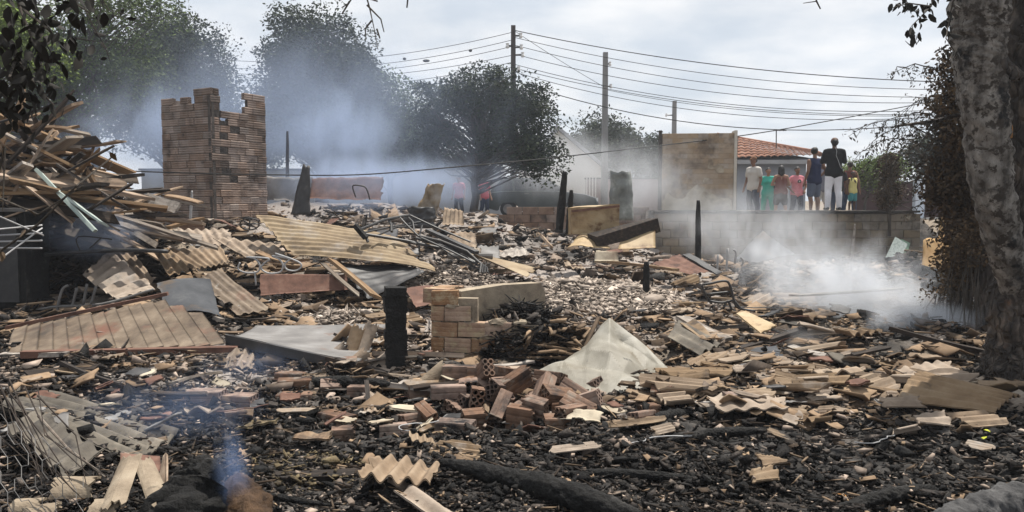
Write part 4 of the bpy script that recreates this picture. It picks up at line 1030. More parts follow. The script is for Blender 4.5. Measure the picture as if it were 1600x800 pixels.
# ---------------------------------------------------------------- the tall burnt trunk on the right: grey stem and charred stem fused
m_trunk = mat('grey_scorched_bark', [(0.30, (0.07, 0.062, 0.055)), (0.5, (0.22, 0.20, 0.18)), (0.70, (0.40, 0.37, 0.335))], 11, stretch=(1, 1, .4), detail=12, soot=[(SOOT, .55, .63, 3.2), ((.06, .05, .042), .5, .57, 14)], bump=1.0, bscale=34, bdist=.05)
m_trunk_black = mat('charred_bark', [(0.3, (0.012, 0.010, 0.009)), (0.5, (0.05, 0.041, 0.035)), (0.75, (0.18, 0.145, 0.118))], 9, stretch=(1, 1, .35), soot=((.12, .06, .03), .60, .72, 3), rough=.8, bump=1.0, bscale=22, bdist=.04, crackle=14)
def rough_tube(name, pts, rads, material, parent, n=28, sub=8, amp=.06, seed=0, twist=0.0, flat=1.0, crack=0.0):
    P = []; R = []
    for i in range(len(pts) - 1):
        p0, p1, p2, p3 = [Vector(pts[min(max(i + k, 0), len(pts) - 1)]) for k in (-1, 0, 1, 2)]
        for k in range(sub):
            s = k / sub
            P.append(.5 * ((2 * p1) + (p2 - p0) * s + (2 * p0 - 5 * p1 + 4 * p2 - p3) * s ** 2 + (3 * p1 - p0 - 3 * p2 + p3) * s ** 3)); R.append(rads[i] + (rads[i + 1] - rads[i]) * s)
    P.append(Vector(pts[-1])); R.append(rads[-1])
    m = len(P); V = np.zeros((m, n, 3)); ref = None
    ii, kk = np.meshgrid(np.arange(m), np.arange(n), indexing='ij'); aa = 2 * pi * kk / n + twist * ii
    Rr = np.array(R)[:, None]
    rr = Rr * (1 + amp * 2 * (fbm(np.cos(aa) * 1.6 + seed * 7, np.sin(aa) * 1.6 + ii * .22, 4, seed) - .5) + amp * .8 * (fbm(aa * 3 + seed, ii * .5, 3, seed + 2) - .5) + amp * .7 * (vnoise(np.cos(aa) * 7 + seed, np.sin(aa) * 7 + ii * .9, seed + 5) - .5))
    if crack:
        # blocks of alligatored char: grooves round and along the log
        row = ii * .34 + .8 * vnoise(aa * 1.3 + seed, ii * .15, seed + 7); ga = aa * 9 / (2 * pi) + .5 * (row.astype(int) % 2) + .35 * vnoise(aa * 2, ii * .2, seed + 9)
        e_ = np.maximum(np.abs(row % 1 - .5), np.abs(ga % 1 - .5))
        rr = rr - Rr * crack * np.maximum(0, (e_ - .32) / .18) + Rr * crack * .5 * (vnoise(row.astype(int) * 3.1, ga.astype(int) * 5.7, seed) - .5)
    for i, p in enumerate(P):
        d = (P[min(i + 1, m - 1)] - P[max(i - 1, 0)]).normalized()
        ref = d.orthogonal().normalized() if ref is None else (ref - d * ref.dot(d)).normalized()
        b = d.cross(ref)
        V[i] = np.array(p)[None] + np.array(ref)[None] * (rr[i] * np.cos(aa[i]))[:, None] + np.array(b)[None] * (rr[i] * np.sin(aa[i]) * flat)[:, None]
    I = np.arange(m * n).reshape(m, n); J = np.roll(I, -1, 1)
    F = np.stack([I[:-1], J[:-1], J[1:], I[1:]], -1).reshape(-1, 4)
    V = V.reshape(-1, 3); V = np.concatenate([V, [list(P[0]), list(P[-1])]])
    caps = []
    for k in range(n):
        caps.append((I[0, (k + 1) % n], I[0, k], m * n, m * n)); caps.append((I[-1, k], I[-1, (k + 1) % n], m * n + 1, m * n + 1))
    me = bpy.data.meshes.new(name)
    me.from_pydata([tuple(v) for v in V], [], [tuple(int(x) for x in f) for f in F] + [tuple(int(x) for x in c[:3]) for c in caps])
    me.polygons.foreach_set('use_smooth', [True] * len(me.polygons)); me.update()
    return link(name, me, material, parent)
tk = thing('burnt_tree', G(1585, 605), 'tall burnt tree trunk at the right edge, grey bark above charred base', 'tree')
_tk = [A(1528, -140, 6.3), A(1529, 0, 6.3), A(1530, 60, 6.3), A(1533, 120, 6.3), A(1541, 200, 6.3), A(1550, 290, 6.32), A(1566, 370, 6.42), A(1588, 450, 6.58), A(1606, 520, 6.75)]
rough_tube('stem', _tk, [.215, .21, .20, .185, .165, .15, .14, .12, .08], m_trunk, tk, 60, 22, .17, 3)
_tk2 = [A(1648, -140, 6.72), A(1642, 0, 6.72), A(1636, 120, 6.72), A(1634, 260, 6.7), A(1634, 400, 6.68), A(1634, 500, 6.66), A(1632, 570, 6.62), A(1628, 615, 6.6), A(1626, 660, 6.6)]
rough_tube('charred_trunk', _tk2, [.42, .42, .40, .39, .40, .41, .44, .49, .56], m_trunk_black, tk, 60, 12, .16, 5)
rough_tube('branch_collar', [A(1545, 70, 6.22), A(1556, 95, 6.2), A(1572, 112, 6.25), A(1590, 118, 6.35)], [.03, .07, .08, .05], m_trunk_black, tk, 20, 8, .4, 8)
rough_tube('bare_wood_patch', [A(1562, 160, 6.36), A(1570, 178, 6.33), A(1576, 198, 6.34), A(1580, 215, 6.38)], [.015, .032, .03, .01], mat('bare_orange_wood', [(0.3, (.26, .12, .04)), (0.7, (.46, .26, .11))], 8, stretch=(4, 4, .6)), tk, 12, 6, .3, 9)
for py, cx, rr in ((165, 1538, .150), (232, 1544, .140)):
    c = A(cx, py, 6.3)
    MB().tube([c + Vector((rr * cos(a_), -rr * sin(a_), .03 * sin(a_ * 2) - .03 * cos(a_))) for a_ in np.linspace(-.1, pi + .1, 18)], [.008 + .006 * random.random() for _ in range(18)], 6, jit=.2).build('vine_stem', m_bark, tk)
bpts = [A(1520, 178, 6.5), A(1490, 181, 6.4), A(1462, 188, 6.3), A(1430, 193, 6.3), A(1402, 197, 6.3)]
MB().tube(bpts, [.022, .017, .014, .012, .006], 7, jit=.1).build('dead_branch', m_trunk_black, tk, smooth=True)
# thinner black stem standing behind it
t = thing('thin_burnt_trunk', G(1535, 490), 'thin black burnt trunk standing close behind the tall burnt tree', 'tree')
rough_tube('stem', [A(1538, 505, 8.6), A(1543, 420, 8.6), A(1548, 330, 8.6), A(1545, 230, 8.6), A(1538, 120, 8.6)], [.12, .10, .095, .08, .05], m_trunk_black, t, 18, 8, .12, 4)

# singed creeper covering the shrubbery beside the trunk
def creeper():
    r = np.random.default_rng(77); d = 9.2
    t = thing('singed_tree', G(1490, 470), 'bushy singed brown tree with drooping leaves left of the burnt trunk', 'tree')
    base = G(1490, 470)
    els = [E(1500, 150, d, 28, 75), E(1508, 240, d, 34, 80), E(1512, 330, d, 38, 70), E(1510, 385, d, 30, 40), E(1482, 270, d, 22, 50), E(1518, 110, d, 28, 55)]
    w = np.array([e[1][0] * e[1][2] for e in els]); w /= w.sum(); cs = []
    for k in range(170):
        c, R = els[r.choice(len(els), p=w)]; v = r.normal(0, 1, 3); v /= np.linalg.norm(v)
        cs.append(np.array(c) + v * np.array(R) * r.random() ** .4)
    cs = np.array(cs)
    lm = MB(); spine = [base - Vector((0, 0, .2)), A(1492, 400, d), A(1500, 300, d), A(1502, 200, d), A(1500, 90, d)]
    lm.tube(spine, [.07, .06, .05, .035, .015], 7); lm.build('trunk', m_bark, t)
    lm = MB(); sp = []
    for c in cs[:110]:
        c = Vector(c); k = min(range(5), key=lambda i: (spine[i] - c).length + (spine[i].z > c.z) * .5); a = spine[k]
        m_ = a.lerp(c, .5) + Vector((0, 0, .12))
        lm.tube([a, m_, c, c + Vector((r.normal(0, .08), r.normal(0, .08), -.15))], [.018, .011, .007, .004], 4, cap=False)
    # long feathery sprays reaching left
    tips = [(1362, 215, 1450, 190), (1352, 250, 1460, 250), (1385, 180, 1470, 200), (1350, 190, 1440, 215), (1402, 100, 1470, 135), (1420, 160, 1480, 170), (1345, 230, 1430, 225), (1372, 262, 1450, 275), (1395, 235, 1470, 235), (1385, 290, 1470, 300), (1410, 210, 1480, 215), (1425, 320, 1480, 330)]
    for tx, ty, bx, by in tips:
        dd = d + r.uniform(-.5, .4)
        a, b = A(bx + 40, by + 20, d), A(tx, ty, dd)
        pts = [a.lerp(b, s) + Vector((0, 0, .18 * sin(pi * s) - .05 * s)) + Vector(r.normal(0, .012, 3)) for s in np.linspace(0, 1, 9)]
        lm.tube(pts, [.012 - .001 * i for i in range(9)], 4, cap=False)
        for q in pts[2:]:
            for k in range(3):
                e = q + Vector((r.normal(-.03, .09), r.normal(0, .07), r.normal(-.10, .07)))
                lm.tube([q, e], [.004, .002], 3, cap=False); sp.append(np.array(q.lerp(e, .6))); sp.append(np.array(e))
    lm.build('limbs', m_bark, t)
    sp = np.array(sp)
    V1, F1 = leaves(r, cs, np.full(len(cs), .17), 105, .062, .5, .7)
    V2, F2 = leaves(r, sp, np.full(len(sp), .03), 3, .05, .38, 1.2)
    link('crown', fastmesh('crown', V1, F1), lf_brown, t)
    link('sprays', fastmesh('sprays', V2, F2), leafmat('grey_singed_leaves', (.05, .045, .038), (.09, .08, .065), (1.4, 1.3, 1.2)), t)
creeper()
# green-brown undergrowth at the foot, and dead twigs on the bank
def undergrowth(name, label, ell, n, per, lm_, seed, leaf=.05, rad=.15):
    r = np.random.default_rng(seed); t = thing(name, ell[0][0], label, 'shrub'); cs = []; st = MB()
    for k in range(n):
        c, R = ell[r.integers(len(ell))]; v = r.normal(0, 1, 3); v /= np.linalg.norm(v); q = np.array(c) + v * np.array(R) * r.random() ** .5
        cs.append(q); b = onground(q[0] + r.normal(0, .1), q[1] + r.normal(0, .1)); q_ = Vector(q)
        st.tube([b, b.lerp(q_, .5) + Vector((r.normal(0, .06), r.normal(0, .06), .05)), q_], [.008, .006, .003], 4, cap=False)
    st.build('stems', m_bark, t); V, F = leaves(r, np.array(cs), np.full(n, rad), per, leaf, .45, .4)
    link('foliage', fastmesh('foliage', V, F), lm_, t)
undergrowth('undergrowth', 'dry brown undergrowth at the foot of the singed tree', [E(1520, 375, 8.6, 24, 45), E(1505, 420, 8.9, 22, 25)], 40, 60, lf_brown, 21, .05, .13)
undergrowth('dry_brush', 'dry brown brushwood on the bank below the singed tree', [E(1485, 455, 9.6, 35, 14), E(1510, 445, 9.4, 30, 20)], 40, 25, lf_brown, 22, .05, .16)

# ---------------------------------------------------------------- near leaves: dead hanging bunch top left, dark leaves top right
def leaf_mesh(seed):
    r = random.Random(seed); n = 6; vs = []; fs = []
    cup = r.uniform(.15, .45); bend = r.uniform(-.5, .5)
    for i in range(n + 1):
        s = i / n; w = .30 * sin(pi * min(1, s * .96 + .04)) ** .8 * (1 - .35 * s)
        z = bend * s * s * .5
        jl, jr = r.uniform(.8, 1.15), r.uniform(.8, 1.15)
        vs += [(-w * jl, s, z + cup * w), (0, s, z), (w * jr, s, z + cup * w)]
        if i:
            p, q = (i - 1) * 3, i * 3
            fs += [(p, p + 1, q + 1, q), (p + 1, p + 2, q + 2, q + 1)]
    me = bpy.data.meshes.new('leaf'); me.from_pydata(vs, [], fs); me.polygons.foreach_set('use_smooth', [True] * len(fs)); me.update(); return me
def leaf_bunch(name, label, stems, d, lsize, lm_, seed, per=7, down=1.0, cat='branch', spread=.25, rstem=.006):
    r = random.Random(seed); ms = [leaf_mesh(seed * 10 + i) for i in range(5)]
    for m in ms: m.materials.append(lm_)
    p0 = A(*stems[0][0], d); t = thing(name, p0, label, cat)
    st = MB()
    for path in stems:
        P = [A(px, py, d + r.uniform(-.12, .12)) for px, py in path]
        st.tube(P, [rstem * (1 - .6 * i / max(1, len(P) - 1)) for i in range(len(P))], 6)
        for k in range(per * (len(P) - 1)):
            i = r.randrange(len(P) - 1); q = P[i].lerp(P[i + 1], r.random())
            dirv = Vector((r.gauss(0, .6), r.gauss(0, .6), -down + r.gauss(0, .5))).normalized()
            x = dirv.cross(Vector((r.gauss(0, 1), r.gauss(0, 1), r.gauss(0, 1)))).normalized(); z = x.cross(dirv)
            q = q + Vector((r.gauss(0, 1), r.gauss(0, 1), r.gauss(0, 1))) * lsize * spread
            o = link('leaf', r.choice(ms), None, t); s = lsize * r.uniform(.6, 1.25)
            o.matrix_basis = Matrix.Translation(q) @ Matrix((x, dirv, z)).transposed().to_4x4() @ Matrix.Diagonal((s, s, s, 1))
    st.build('twig', m_bark, t)
leaf_bunch('hanging_dead_branch', 'dead branch of dark curled leaves hanging into the top left corner', [[(20, -60), (30, 10), (50, 60), (80, 95)], [(30, 10), (75, 45), (105, 80)], [(-20, 50), (25, 90), (60, 140), (85, 165)], [(25, 90), (15, 120), (40, 150)], [(70, -40), (110, 0), (140, 20)], [(-10, 130), (20, 165), (30, 185)]], 2.6, .05, lf_black, 3, 20, 1.0, spread=.7)
leaf_bunch('leafy_twig', 'few scattered dark leaves on a thin twig near the top left', [[(110, -40), (140, 30), (165, 75), (172, 95)], [(140, -30), (170, 15), (205, 25)], [(120, 60), (150, 65)]], 3.2, .045, lf_black, 5, 2, .4, rstem=.003)
leaf_bunch('dry_leaf_stem', 'thin dry stem with single brown leaf in front of the woodpile', [[(-10, 400), (60, 350), (120, 290), (172, 248), (180, 240)], [(0, 310), (60, 335), (130, 290)], [(-10, 300), (8, 230), (4, 330)]], 3.0, .055, lf_brown, 9, 1, .8, rstem=.005)
leaf_bunch('overhanging_branch', 'dark leafy branch overhanging at the top right beside the trunk', [[(1470, -60), (1455, 10), (1425, 40), (1432, 70)], [(1500, -40), (1485, 20), (1478, 60), (1495, 85)], [(1455, 10), (1420, 5), (1395, 12)], [(1430, -40), (1410, -5), (1440, 30)]], 5.6, .068, lf_black, 6, 9, .9)
t = thing('bare_twigs', A(560, -10, 7), 'bare hanging twigs at the top edge above the broad tree', 'branch')
_mb = MB(); _r = random.Random(8)
for path in ([(566, -30), (575, 10), (585, 40), (590, 78)], [(575, 8), (596, 30), (598, 50)], [(582, 32), (570, 45), (572, 62)], [(560, -20), (545, 5), (535, 12)], [(545, 2), (536, 22)], [(570, -5), (592, 2)], [(640, -20), (636, 12)], [(587, 45), (594, 60)]):
    P = [A(px + _r.uniform(-2, 2), py, 7) for px, py in path]; _mb.tube(P, [.009 - .0022 * i for i in range(len(P))], 5)
_mb.build('twigs', m_bark, t)
_mb = MB()
for path in ([(1290, -30), (1275, 2), (1255, 5)], [(1275, 0), (1282, 14)]):
    _mb.tube([A(px, py, 7) for px, py in path], [.008, .006, .003][:len(path)], 5)
tag(_mb.build('twig_tip', m_bark), 'bare twig tip at the top edge above the onlookers', 'branch')
# ---------------------------------------------------------------- people: one continuous body grown over a posed skeleton, clothes and hair as children
def capsule(b, p0, r0, p1, r1, n=10):
    p0, p1 = Vector(p0), Vector(p1); d = p1 - p0; L_ = d.length
    d = d.normalized() if L_ > 1e-6 else Vector((0, 0, 1))
    ref = d.orthogonal().normalized(); q = d.cross(ref)
    rings = [(p0 - d * r0 * .98, .12 * r0), (p0 - d * r0 * .72, r0 * .69), (p0 - d * r0 * .3, r0 * .95), (p0, r0), (p1, r1), (p1 + d * r1 * .3, r1 * .95), (p1 + d * r1 * .72, r1 * .69), (p1 + d * r1 * .98, .12 * r1)]
    base = len(b.v)
    for c, r in rings:
        for k in range(n):
            a = 2 * pi * k / n; b.v.append(tuple(c + ref * (r * cos(a)) + q * (r * sin(a))))
    m = len(rings)
    for i in range(m - 1):
        for k in range(n):
            k2 = (k + 1) % n; b.f.append((base + i * n + k, base + i * n + k2, base + (i + 1) * n + k2, base + (i + 1) * n + k))
    b.f.append(tuple(base + k for k in reversed(range(n)))); b.f.append(tuple(base + (m - 1) * n + k for k in range(n)))
_TMP = bpy.data.scenes.new('workbench')
def grown(name, caps, xf, material, parent, vox=.016, smooth=6, cut=None):
    b = MB()
    for p0, r0, p1, r1 in caps: capsule(b, p0, r0, p1, r1)
    me = bpy.data.meshes.new(name); me.from_pydata(b.v, [], b.f); me.update()
    o = bpy.data.objects.new(name, me); _TMP.collection.objects.link(o)
    m = o.modifiers.new('r', 'REMESH'); m.mode = 'VOXEL'; m.voxel_size = vox; m.use_smooth_shade = True
    s = o.modifiers.new('s', 'SMOOTH'); s.iterations = smooth; s.factor = .5
    with bpy.context.temp_override(scene=_TMP, view_layer=_TMP.view_layers[0]):
        dg = bpy.context.evaluated_depsgraph_get(); dg.update()
        nm = bpy.data.meshes.new_from_object(o.evaluated_get(dg)); nm.name = name
    bpy.data.objects.remove(o); bpy.data.meshes.remove(me)
    nm.transform(xf)
    nm.polygons.foreach_set('use_smooth', [True] * len(nm.polygons)); nm.update()
    nm.materials.clear(); nm.materials.append(material)
    return link(name, nm, None, parent)
def cloth(name, c, k=.85): return mat(name, [(0.3, tuple(q * k for q in c)), (0.7, c)], 6, rough=.9, spec=.15, bump=.25, bscale=12, bdist=.02)
m_skin = {'brown': mat('brown_skin', [(0.3, (.15, .075, .045)), (0.7, (.20, .105, .065))], 5, rough=.6, bump=.05), 'dark': mat('deep_brown_skin', [(0.3, (.07, .036, .022)), (0.7, (.10, .052, .033))], 5, rough=.6, bump=.05), 'tan': mat('tan_skin', [(0.3, (.26, .145, .095)), (0.7, (.33, .19, .13))], 5, rough=.6, bump=.05)}
m_hair = mat('black_hair', [(0.3, (.008, .007, .006)), (0.7, (.02, .016, .013))], 10, rough=.5, bump=.3)
m_eye = mat('eye', [(0.3, (.01, .008, .006)), (0.7, (.015, .012, .01))], 5, rough=.3, bump=0)
m_lip = mat('lips', [(0.3, (.12, .04, .035)), (0.7, (.14, .05, .042))], 5, bump=0)
def person(px, d, z0, h, face, label, skin='brown', shirt=None, sleeve='short', pants=None, plen=1.0, skirt=False, arms=None, hair='short', cap=None, female=False, stance=.05, lean=0.0, bare_mid=False, group='onlookers on the terrace', headturn=0.0):
    """face: degrees the front is turned from the camera (0 faces it). arms: two (elbow, hand) points in body units (side, front, height)"""
    X = (px - 800) / FPX * d * 1.0
    X = A(px, 300, d).x
    xf = Matrix.Translation((X, d, z0)) @ Matrix.Rotation(pi + radians(face), 4, 'Z') @ Matrix.Scale(h, 4)
    t = thing('person', (X, d, z0), label, 'person', group)
    sw = .098 if female else .112; hw = .055 if female else .05
    P = lambda x, y, z: Vector((x, y + lean * max(0, z - .5), z))
    legs = []
    for s in (-1, 1):
        hip, kn, an, toe = P(s * hw, 0, .50), P(s * (hw + stance * .5), .012, .275), P(s * (hw + stance * .8), -.012, .045), P(s * (hw + stance), .075, .018)
        legs.append((hip, .056 if female else .053, kn, .034)); legs.append((kn, .035, P(s * (hw + stance * .65), -.012, .20), .033)); legs.append((P(s * (hw + stance * .65), -.012, .20), .033, an, .020))
        legs.append((an, .022, toe, .017)); legs.append((an + Vector((0, -.022, -.02)), .018, an, .02))
    torso = [(P(-hw * .8, 0, .52), .058, P(hw * .8, 0, .52), .058), (P(-.028, 0, .58), .058 if not female else .05, P(.028, 0, .58), .058 if not female else .05), (P(-.036, 0, .66), .056, P(.036, 0, .66), .056), (P(-.05, .004, .74), .058, P(.05, .004, .74), .058), (P(-sw + .03, 0, .800), .036, P(sw - .03, 0, .800), .036),
             (P(-.03, 0, .55), .06, P(-.045, 0, .74), .056), (P(.03, 0, .55), .06, P(.045, 0, .74), .056)]
    if female: torso += [(P(-.04, .045, .72), .034, P(-.04, .04, .72), .034), (P(.04, .045, .72), .034, P(.04, .04, .72), .034)]
    neck = [(P(0, -.004, .80), .034, P(0, .004, .875), .029)]
    ht = Matrix.Rotation(radians(headturn), 3, 'Z'); hc = P(0, .008, .93)
    HP = lambda x, y, z: hc + ht @ Vector((x, y, z))
    head = [(HP(0, -.010, .012), .050, HP(0, .008, .014), .048), (HP(0, .012, -.02), .040, HP(0, .020, -.038), .028), (HP(0, .050, .002), .006, HP(0, .060, -.012), .009), (HP(-.049, -.002, .005), .009, HP(-.050, -.004, -.012), .007), (HP(.049, -.002, .005), .009, HP(.050, -.004, -.012), .007)]
    A0 = arms or [((.15, -.01, .64), (.16, .04, .50)), ((.15, -.01, .64), (.16, .04, .50))]
    arm = []; upper = []; fore = []
    for s, (e, w) in zip((-1, 1), A0):
        sh = P(s * sw, 0, .795); el = P(s * e[0], e[1], e[2]); wr = P(s * w[0], w[1], w[2])
        upper.append((sh, .033, el, .025)); fore.append((el, .025, wr, .017))
        f = (wr - el).normalized(); side = f.cross(Vector((0, 0, 1))); side = side.normalized() if side.length > .1 else Vector((1, 0, 0))
        pal = wr + f * .045; arm.append((wr, .018, pal, .019)); arm.append((wr + side * .008, .015, pal + side * .012, .014))
        for q in (-.018, -.006, .006, .017):
            k = 1 - abs(q - .002) * 14
            mid = pal + side * q + f * .022; arm.append((pal + side * q, .0075, mid, .007)); arm.append((mid, .007, mid + (f + Vector((0, 0, -.4))).normalized() * .024 * k, .006))
        arm.append((wr + f * .015 - side * .014, .009, wr + f * .04 - side * .030, .0075)); arm.append((wr + f * .04 - side * .030, .0075, wr + f * .058 - side * .030, .0065))
    body = grown('body', legs + torso + neck + head + upper + fore + arm, xf, m_skin[skin], t, vox=.0095, smooth=3)
    g = lambda L_, k: [(a, ra + k, b, rb + k) for a, ra, b, rb in L_]
    if shirt is not None:
        tt = torso if not bare_mid else [q for q in torso if q[0].z < .73]
        cs = g(tt, .010)
        cs += [(P(-hw, 0, .535), .074, P(hw, 0, .535), .074), (P(-hw, 0, .50), .077, P(hw, 0, .50), .077), (P(-.03, 0, .56), .07, P(.03, 0, .56), .07)]
        if not bare_mid: cs += [(P(-sw + .03, 0, .800), .044, P(sw - .03, 0, .800), .044)]
        for s, u in zip((0, 1), upper):
            if sleeve == 'short': cs.append((u[0], .043, u[0].lerp(u[2], .62), .042))
            elif sleeve == 'long': cs += [(u[0], .043, u[2], .036), (u[2], .036, fore[s][0].lerp(fore[s][2], .9), .028)]
        grown('shirt', cs, xf, shirt, t, vox=.012, smooth=4)
    if pants is not None:
        cs = [(P(-hw * .8, 0, .52), .064, P(hw * .8, 0, .52), .064)]
        for i, q in enumerate(legs):
            j = i % 5
            if j == 0:
                if plen <= .45: cs.append((q[0], .068, q[0].lerp(q[2], .85), .058))
                else: cs.append((q[0], .066, q[2], .049))
            if plen > .45 and j == 1: cs.append((q[0], .049, q[2], .046))
            if plen > .8 and j == 2: cs.append((q[0], .046, q[2], .038))
        if skirt: cs.append((P(-.02, 0, .46), .085, P(.02, 0, .40), .085))
        grown('trousers' if plen > .45 else ('skirt' if skirt else 'shorts'), cs, xf, pants, t, vox=.012, smooth=4)
    if plen > .8 or True:
        for s in (-1, 1):
            a = P(s * (hw + stance * .8), -.03, .022); b_ = P(s * (hw + stance), .085, .016)
            grown('shoe', [(a, .026, b_, .022)], xf, m_black if plen > .5 else m_rust, t, vox=.012, smooth=2)
    hs = [(HP(0, -.016, .020), .055, HP(0, .0, .030), .050)]
    if hair == 'long': hs += [(HP(0, -.035, .0), .046, HP(0, -.05, -.09), .038), (HP(-.035, -.02, 0), .026, HP(-.04, -.03, -.08), .022), (HP(.035, -.02, 0), .026, HP(.04, -.03, -.08), .022)]
    if hair == 'bun': hs += [(HP(0, -.055, .035), .034, HP(0, -.06, .03), .034)]
    if hair == 'bald': hs = [(HP(0, -.022, -.006), .050, HP(0, -.02, -.012), .049)]
    if hair: grown('hair', hs, xf, m_hair, t, vox=.011, smooth=2)
    if cap is not None:
        c = grown('cap', [(HP(0, -.006, .032), .056, HP(0, .0, .036), .053), (HP(-.022, .055, .028), .010, HP(.022, .055, .028), .010), (HP(0, .045, .03), .018, HP(0, .078, .022), .012)], xf, cap, t, vox=.011, smooth=2)
    for s in (-1, 1):
        b = MB().sphere(xf @ HP(s * .019, .0505, .002), .0075 * h, 8, 5, (1, 1, .55)); b.build('eye', m_eye, t, smooth=True)
    MB().sphere(xf @ HP(0, .0475, -.034), .011 * h, 8, 5, (1.3, .6, .35)).build('mouth', m_lip, t, smooth=True)
    return t, xf, P, HP
c_black = cloth('black_shirt', (.012, .012, .013)); c_white = cloth('white_trousers', (.72, .71, .74)); c_navy = cloth('navy_vest', (.018, .024, .06)); c_shorts = cloth('grey_blue_shorts', (.10, .12, .17)); c_teal = cloth('teal_top', (.05, .36, .28)); c_pink = cloth('pink_shirt', (.55, .19, .22)); c_maroon = cloth('brown_red_top', (.14, .045, .035)); c_cream = cloth('cream_shirt', (.50, .47, .43)); c_jeans = cloth('dark_jeans', (.03, .04, .07)); c_yellow = cloth('pale_yellow_top', (.62, .55, .22)); c_tealsh = cloth('teal_shorts', (.07, .25, .26)); c_brown = cloth('brown_cap', (.16, .08, .045)); c_dark = cloth('dark_skirt', (.03, .028, .03)); c_red = cloth('red_top', (.45, .06, .07)); c_grey = cloth('grey_shirt', (.22, .22, .26)); c_blueleg = cloth('blue_trousers', (.06, .09, .16)); c_palesh = cloth('pale_shorts', (.5, .48, .45))
DOWN = ((.15, -.02, .645), (.165, .02, .50)); HIP = ((.205, -.03, .66), (.13, .05, .55)); PHONE = ((.15, .03, .66), (.06, .14, .72)); FOLD = ((.16, .02, .645), (.02, .10, .66))
pr = person(1302, 19.45, 1.33, 1.79, 176, 'man in black shirt and white trousers with his back turned', 'dark', c_black, 'long', c_white, 1.0, arms=[PHONE, PHONE], hair='bald', stance=.035)
_t, _xf, _P, _HP = pr
MB().tube([_xf @ q for q in (_P(-.01, -.052, .86), _P(.01, -.068, .80), _P(.0, -.078, .74), _P(.03, -.078, .67), _P(.055, -.078, .60), _P(.085, -.05, .56))], .006, 6).build('strap', m_palewire, _t)
pr = person(1272, 20.9, 1.18, 1.78, 205, 'man in navy sleeveless vest and grey shorts turned towards the others', 'brown', c_navy, 'none', c_shorts, .4, arms=[DOWN, HIP], stance=.03, headturn=-60)
person(1284, 22.2, 1.08, 1.62, 190, 'person in grey shirt half hidden between vest man and black shirt man', 'brown', c_grey, 'short', c_palesh, .4)
person(1309, 21.6, 1.13, 1.45, 170, 'person in dark jeans mostly hidden behind the man in white trousers', 'brown', c_dark, 'short', c_jeans, 1.0)
person(1327, 22.4, 1.08, 1.58, 150, 'woman in faded red top with hair bun behind the small child', 'brown', c_maroon, 'none', c_jeans, 1.0, hair='bun', female=True, arms=[HIP, DOWN], headturn=20)
person(1332, 20.2, 1.27, 1.03, 15, 'small child in pale yellow top and teal shorts at the wall edge', 'dark', c_yellow, 'none', c_tealsh, .4, hair='short', stance=.03)
pr = person(1245, 24.0, .98, 1.60, 8, 'woman in pink printed shirt with hands on hips', 'brown', c_pink, 'short', c_jeans, 1.0, hair='bun', female=True, arms=[HIP, HIP])
_t, _xf, _P, _HP = pr
MB().prism([_xf @ _P(x, .093, z) for x, z in ((-.035, .70), (.03, .695), (.04, .72), (.03, .745), (.0, .765), (-.03, .75))], _xf.to_3x3() @ Vector((0, .006, 0))).build('shirt_print', m_black, _t)
MB().prism([_xf @ _P(x, .101, z) for x, z in ((-.012, .715), (.014, .712), (.018, .735), (-.008, .74))], _xf.to_3x3() @ Vector((0, .003, 0))).build('shirt_print', c_cream, _t)
person(1220, 23.7, .99, 1.62, 172, 'woman with long dark hair and strapless top seen from behind', 'tan', c_maroon, 'none', c_dark, .4, skirt=True, hair='long', female=True, bare_mid=True, arms=[FOLD, FOLD])
person(1200, 24.2, .98, 1.58, -25, 'woman in teal top standing beside the strapless top woman', 'tan', c_teal, 'short', c_teal, .6, hair='bun', female=True, headturn=25)
person(1177, 22.9, 1.06, 1.76, -60, 'man in pale shirt and brown cap at the scorched wall corner', 'brown', c_cream, 'short', c_jeans, 1.0, cap=c_brown, headturn=-10)
person(757, 28.4, .92, 1.55, 40, 'person in red top beside the rear of the parked car', 'tan', c_red, 'short', c_jeans, 1.0, cap=c_white, group='onlookers beside the car')
person(717, 31.0, .92, 1.60, -20, 'person in pinkish top in the smoke left of the sparse tree trunk', 'tan', c_pink, 'short', c_dark, 1.0, group='onlookers beside the car')
bpy.data.scenes.remove(_TMP)
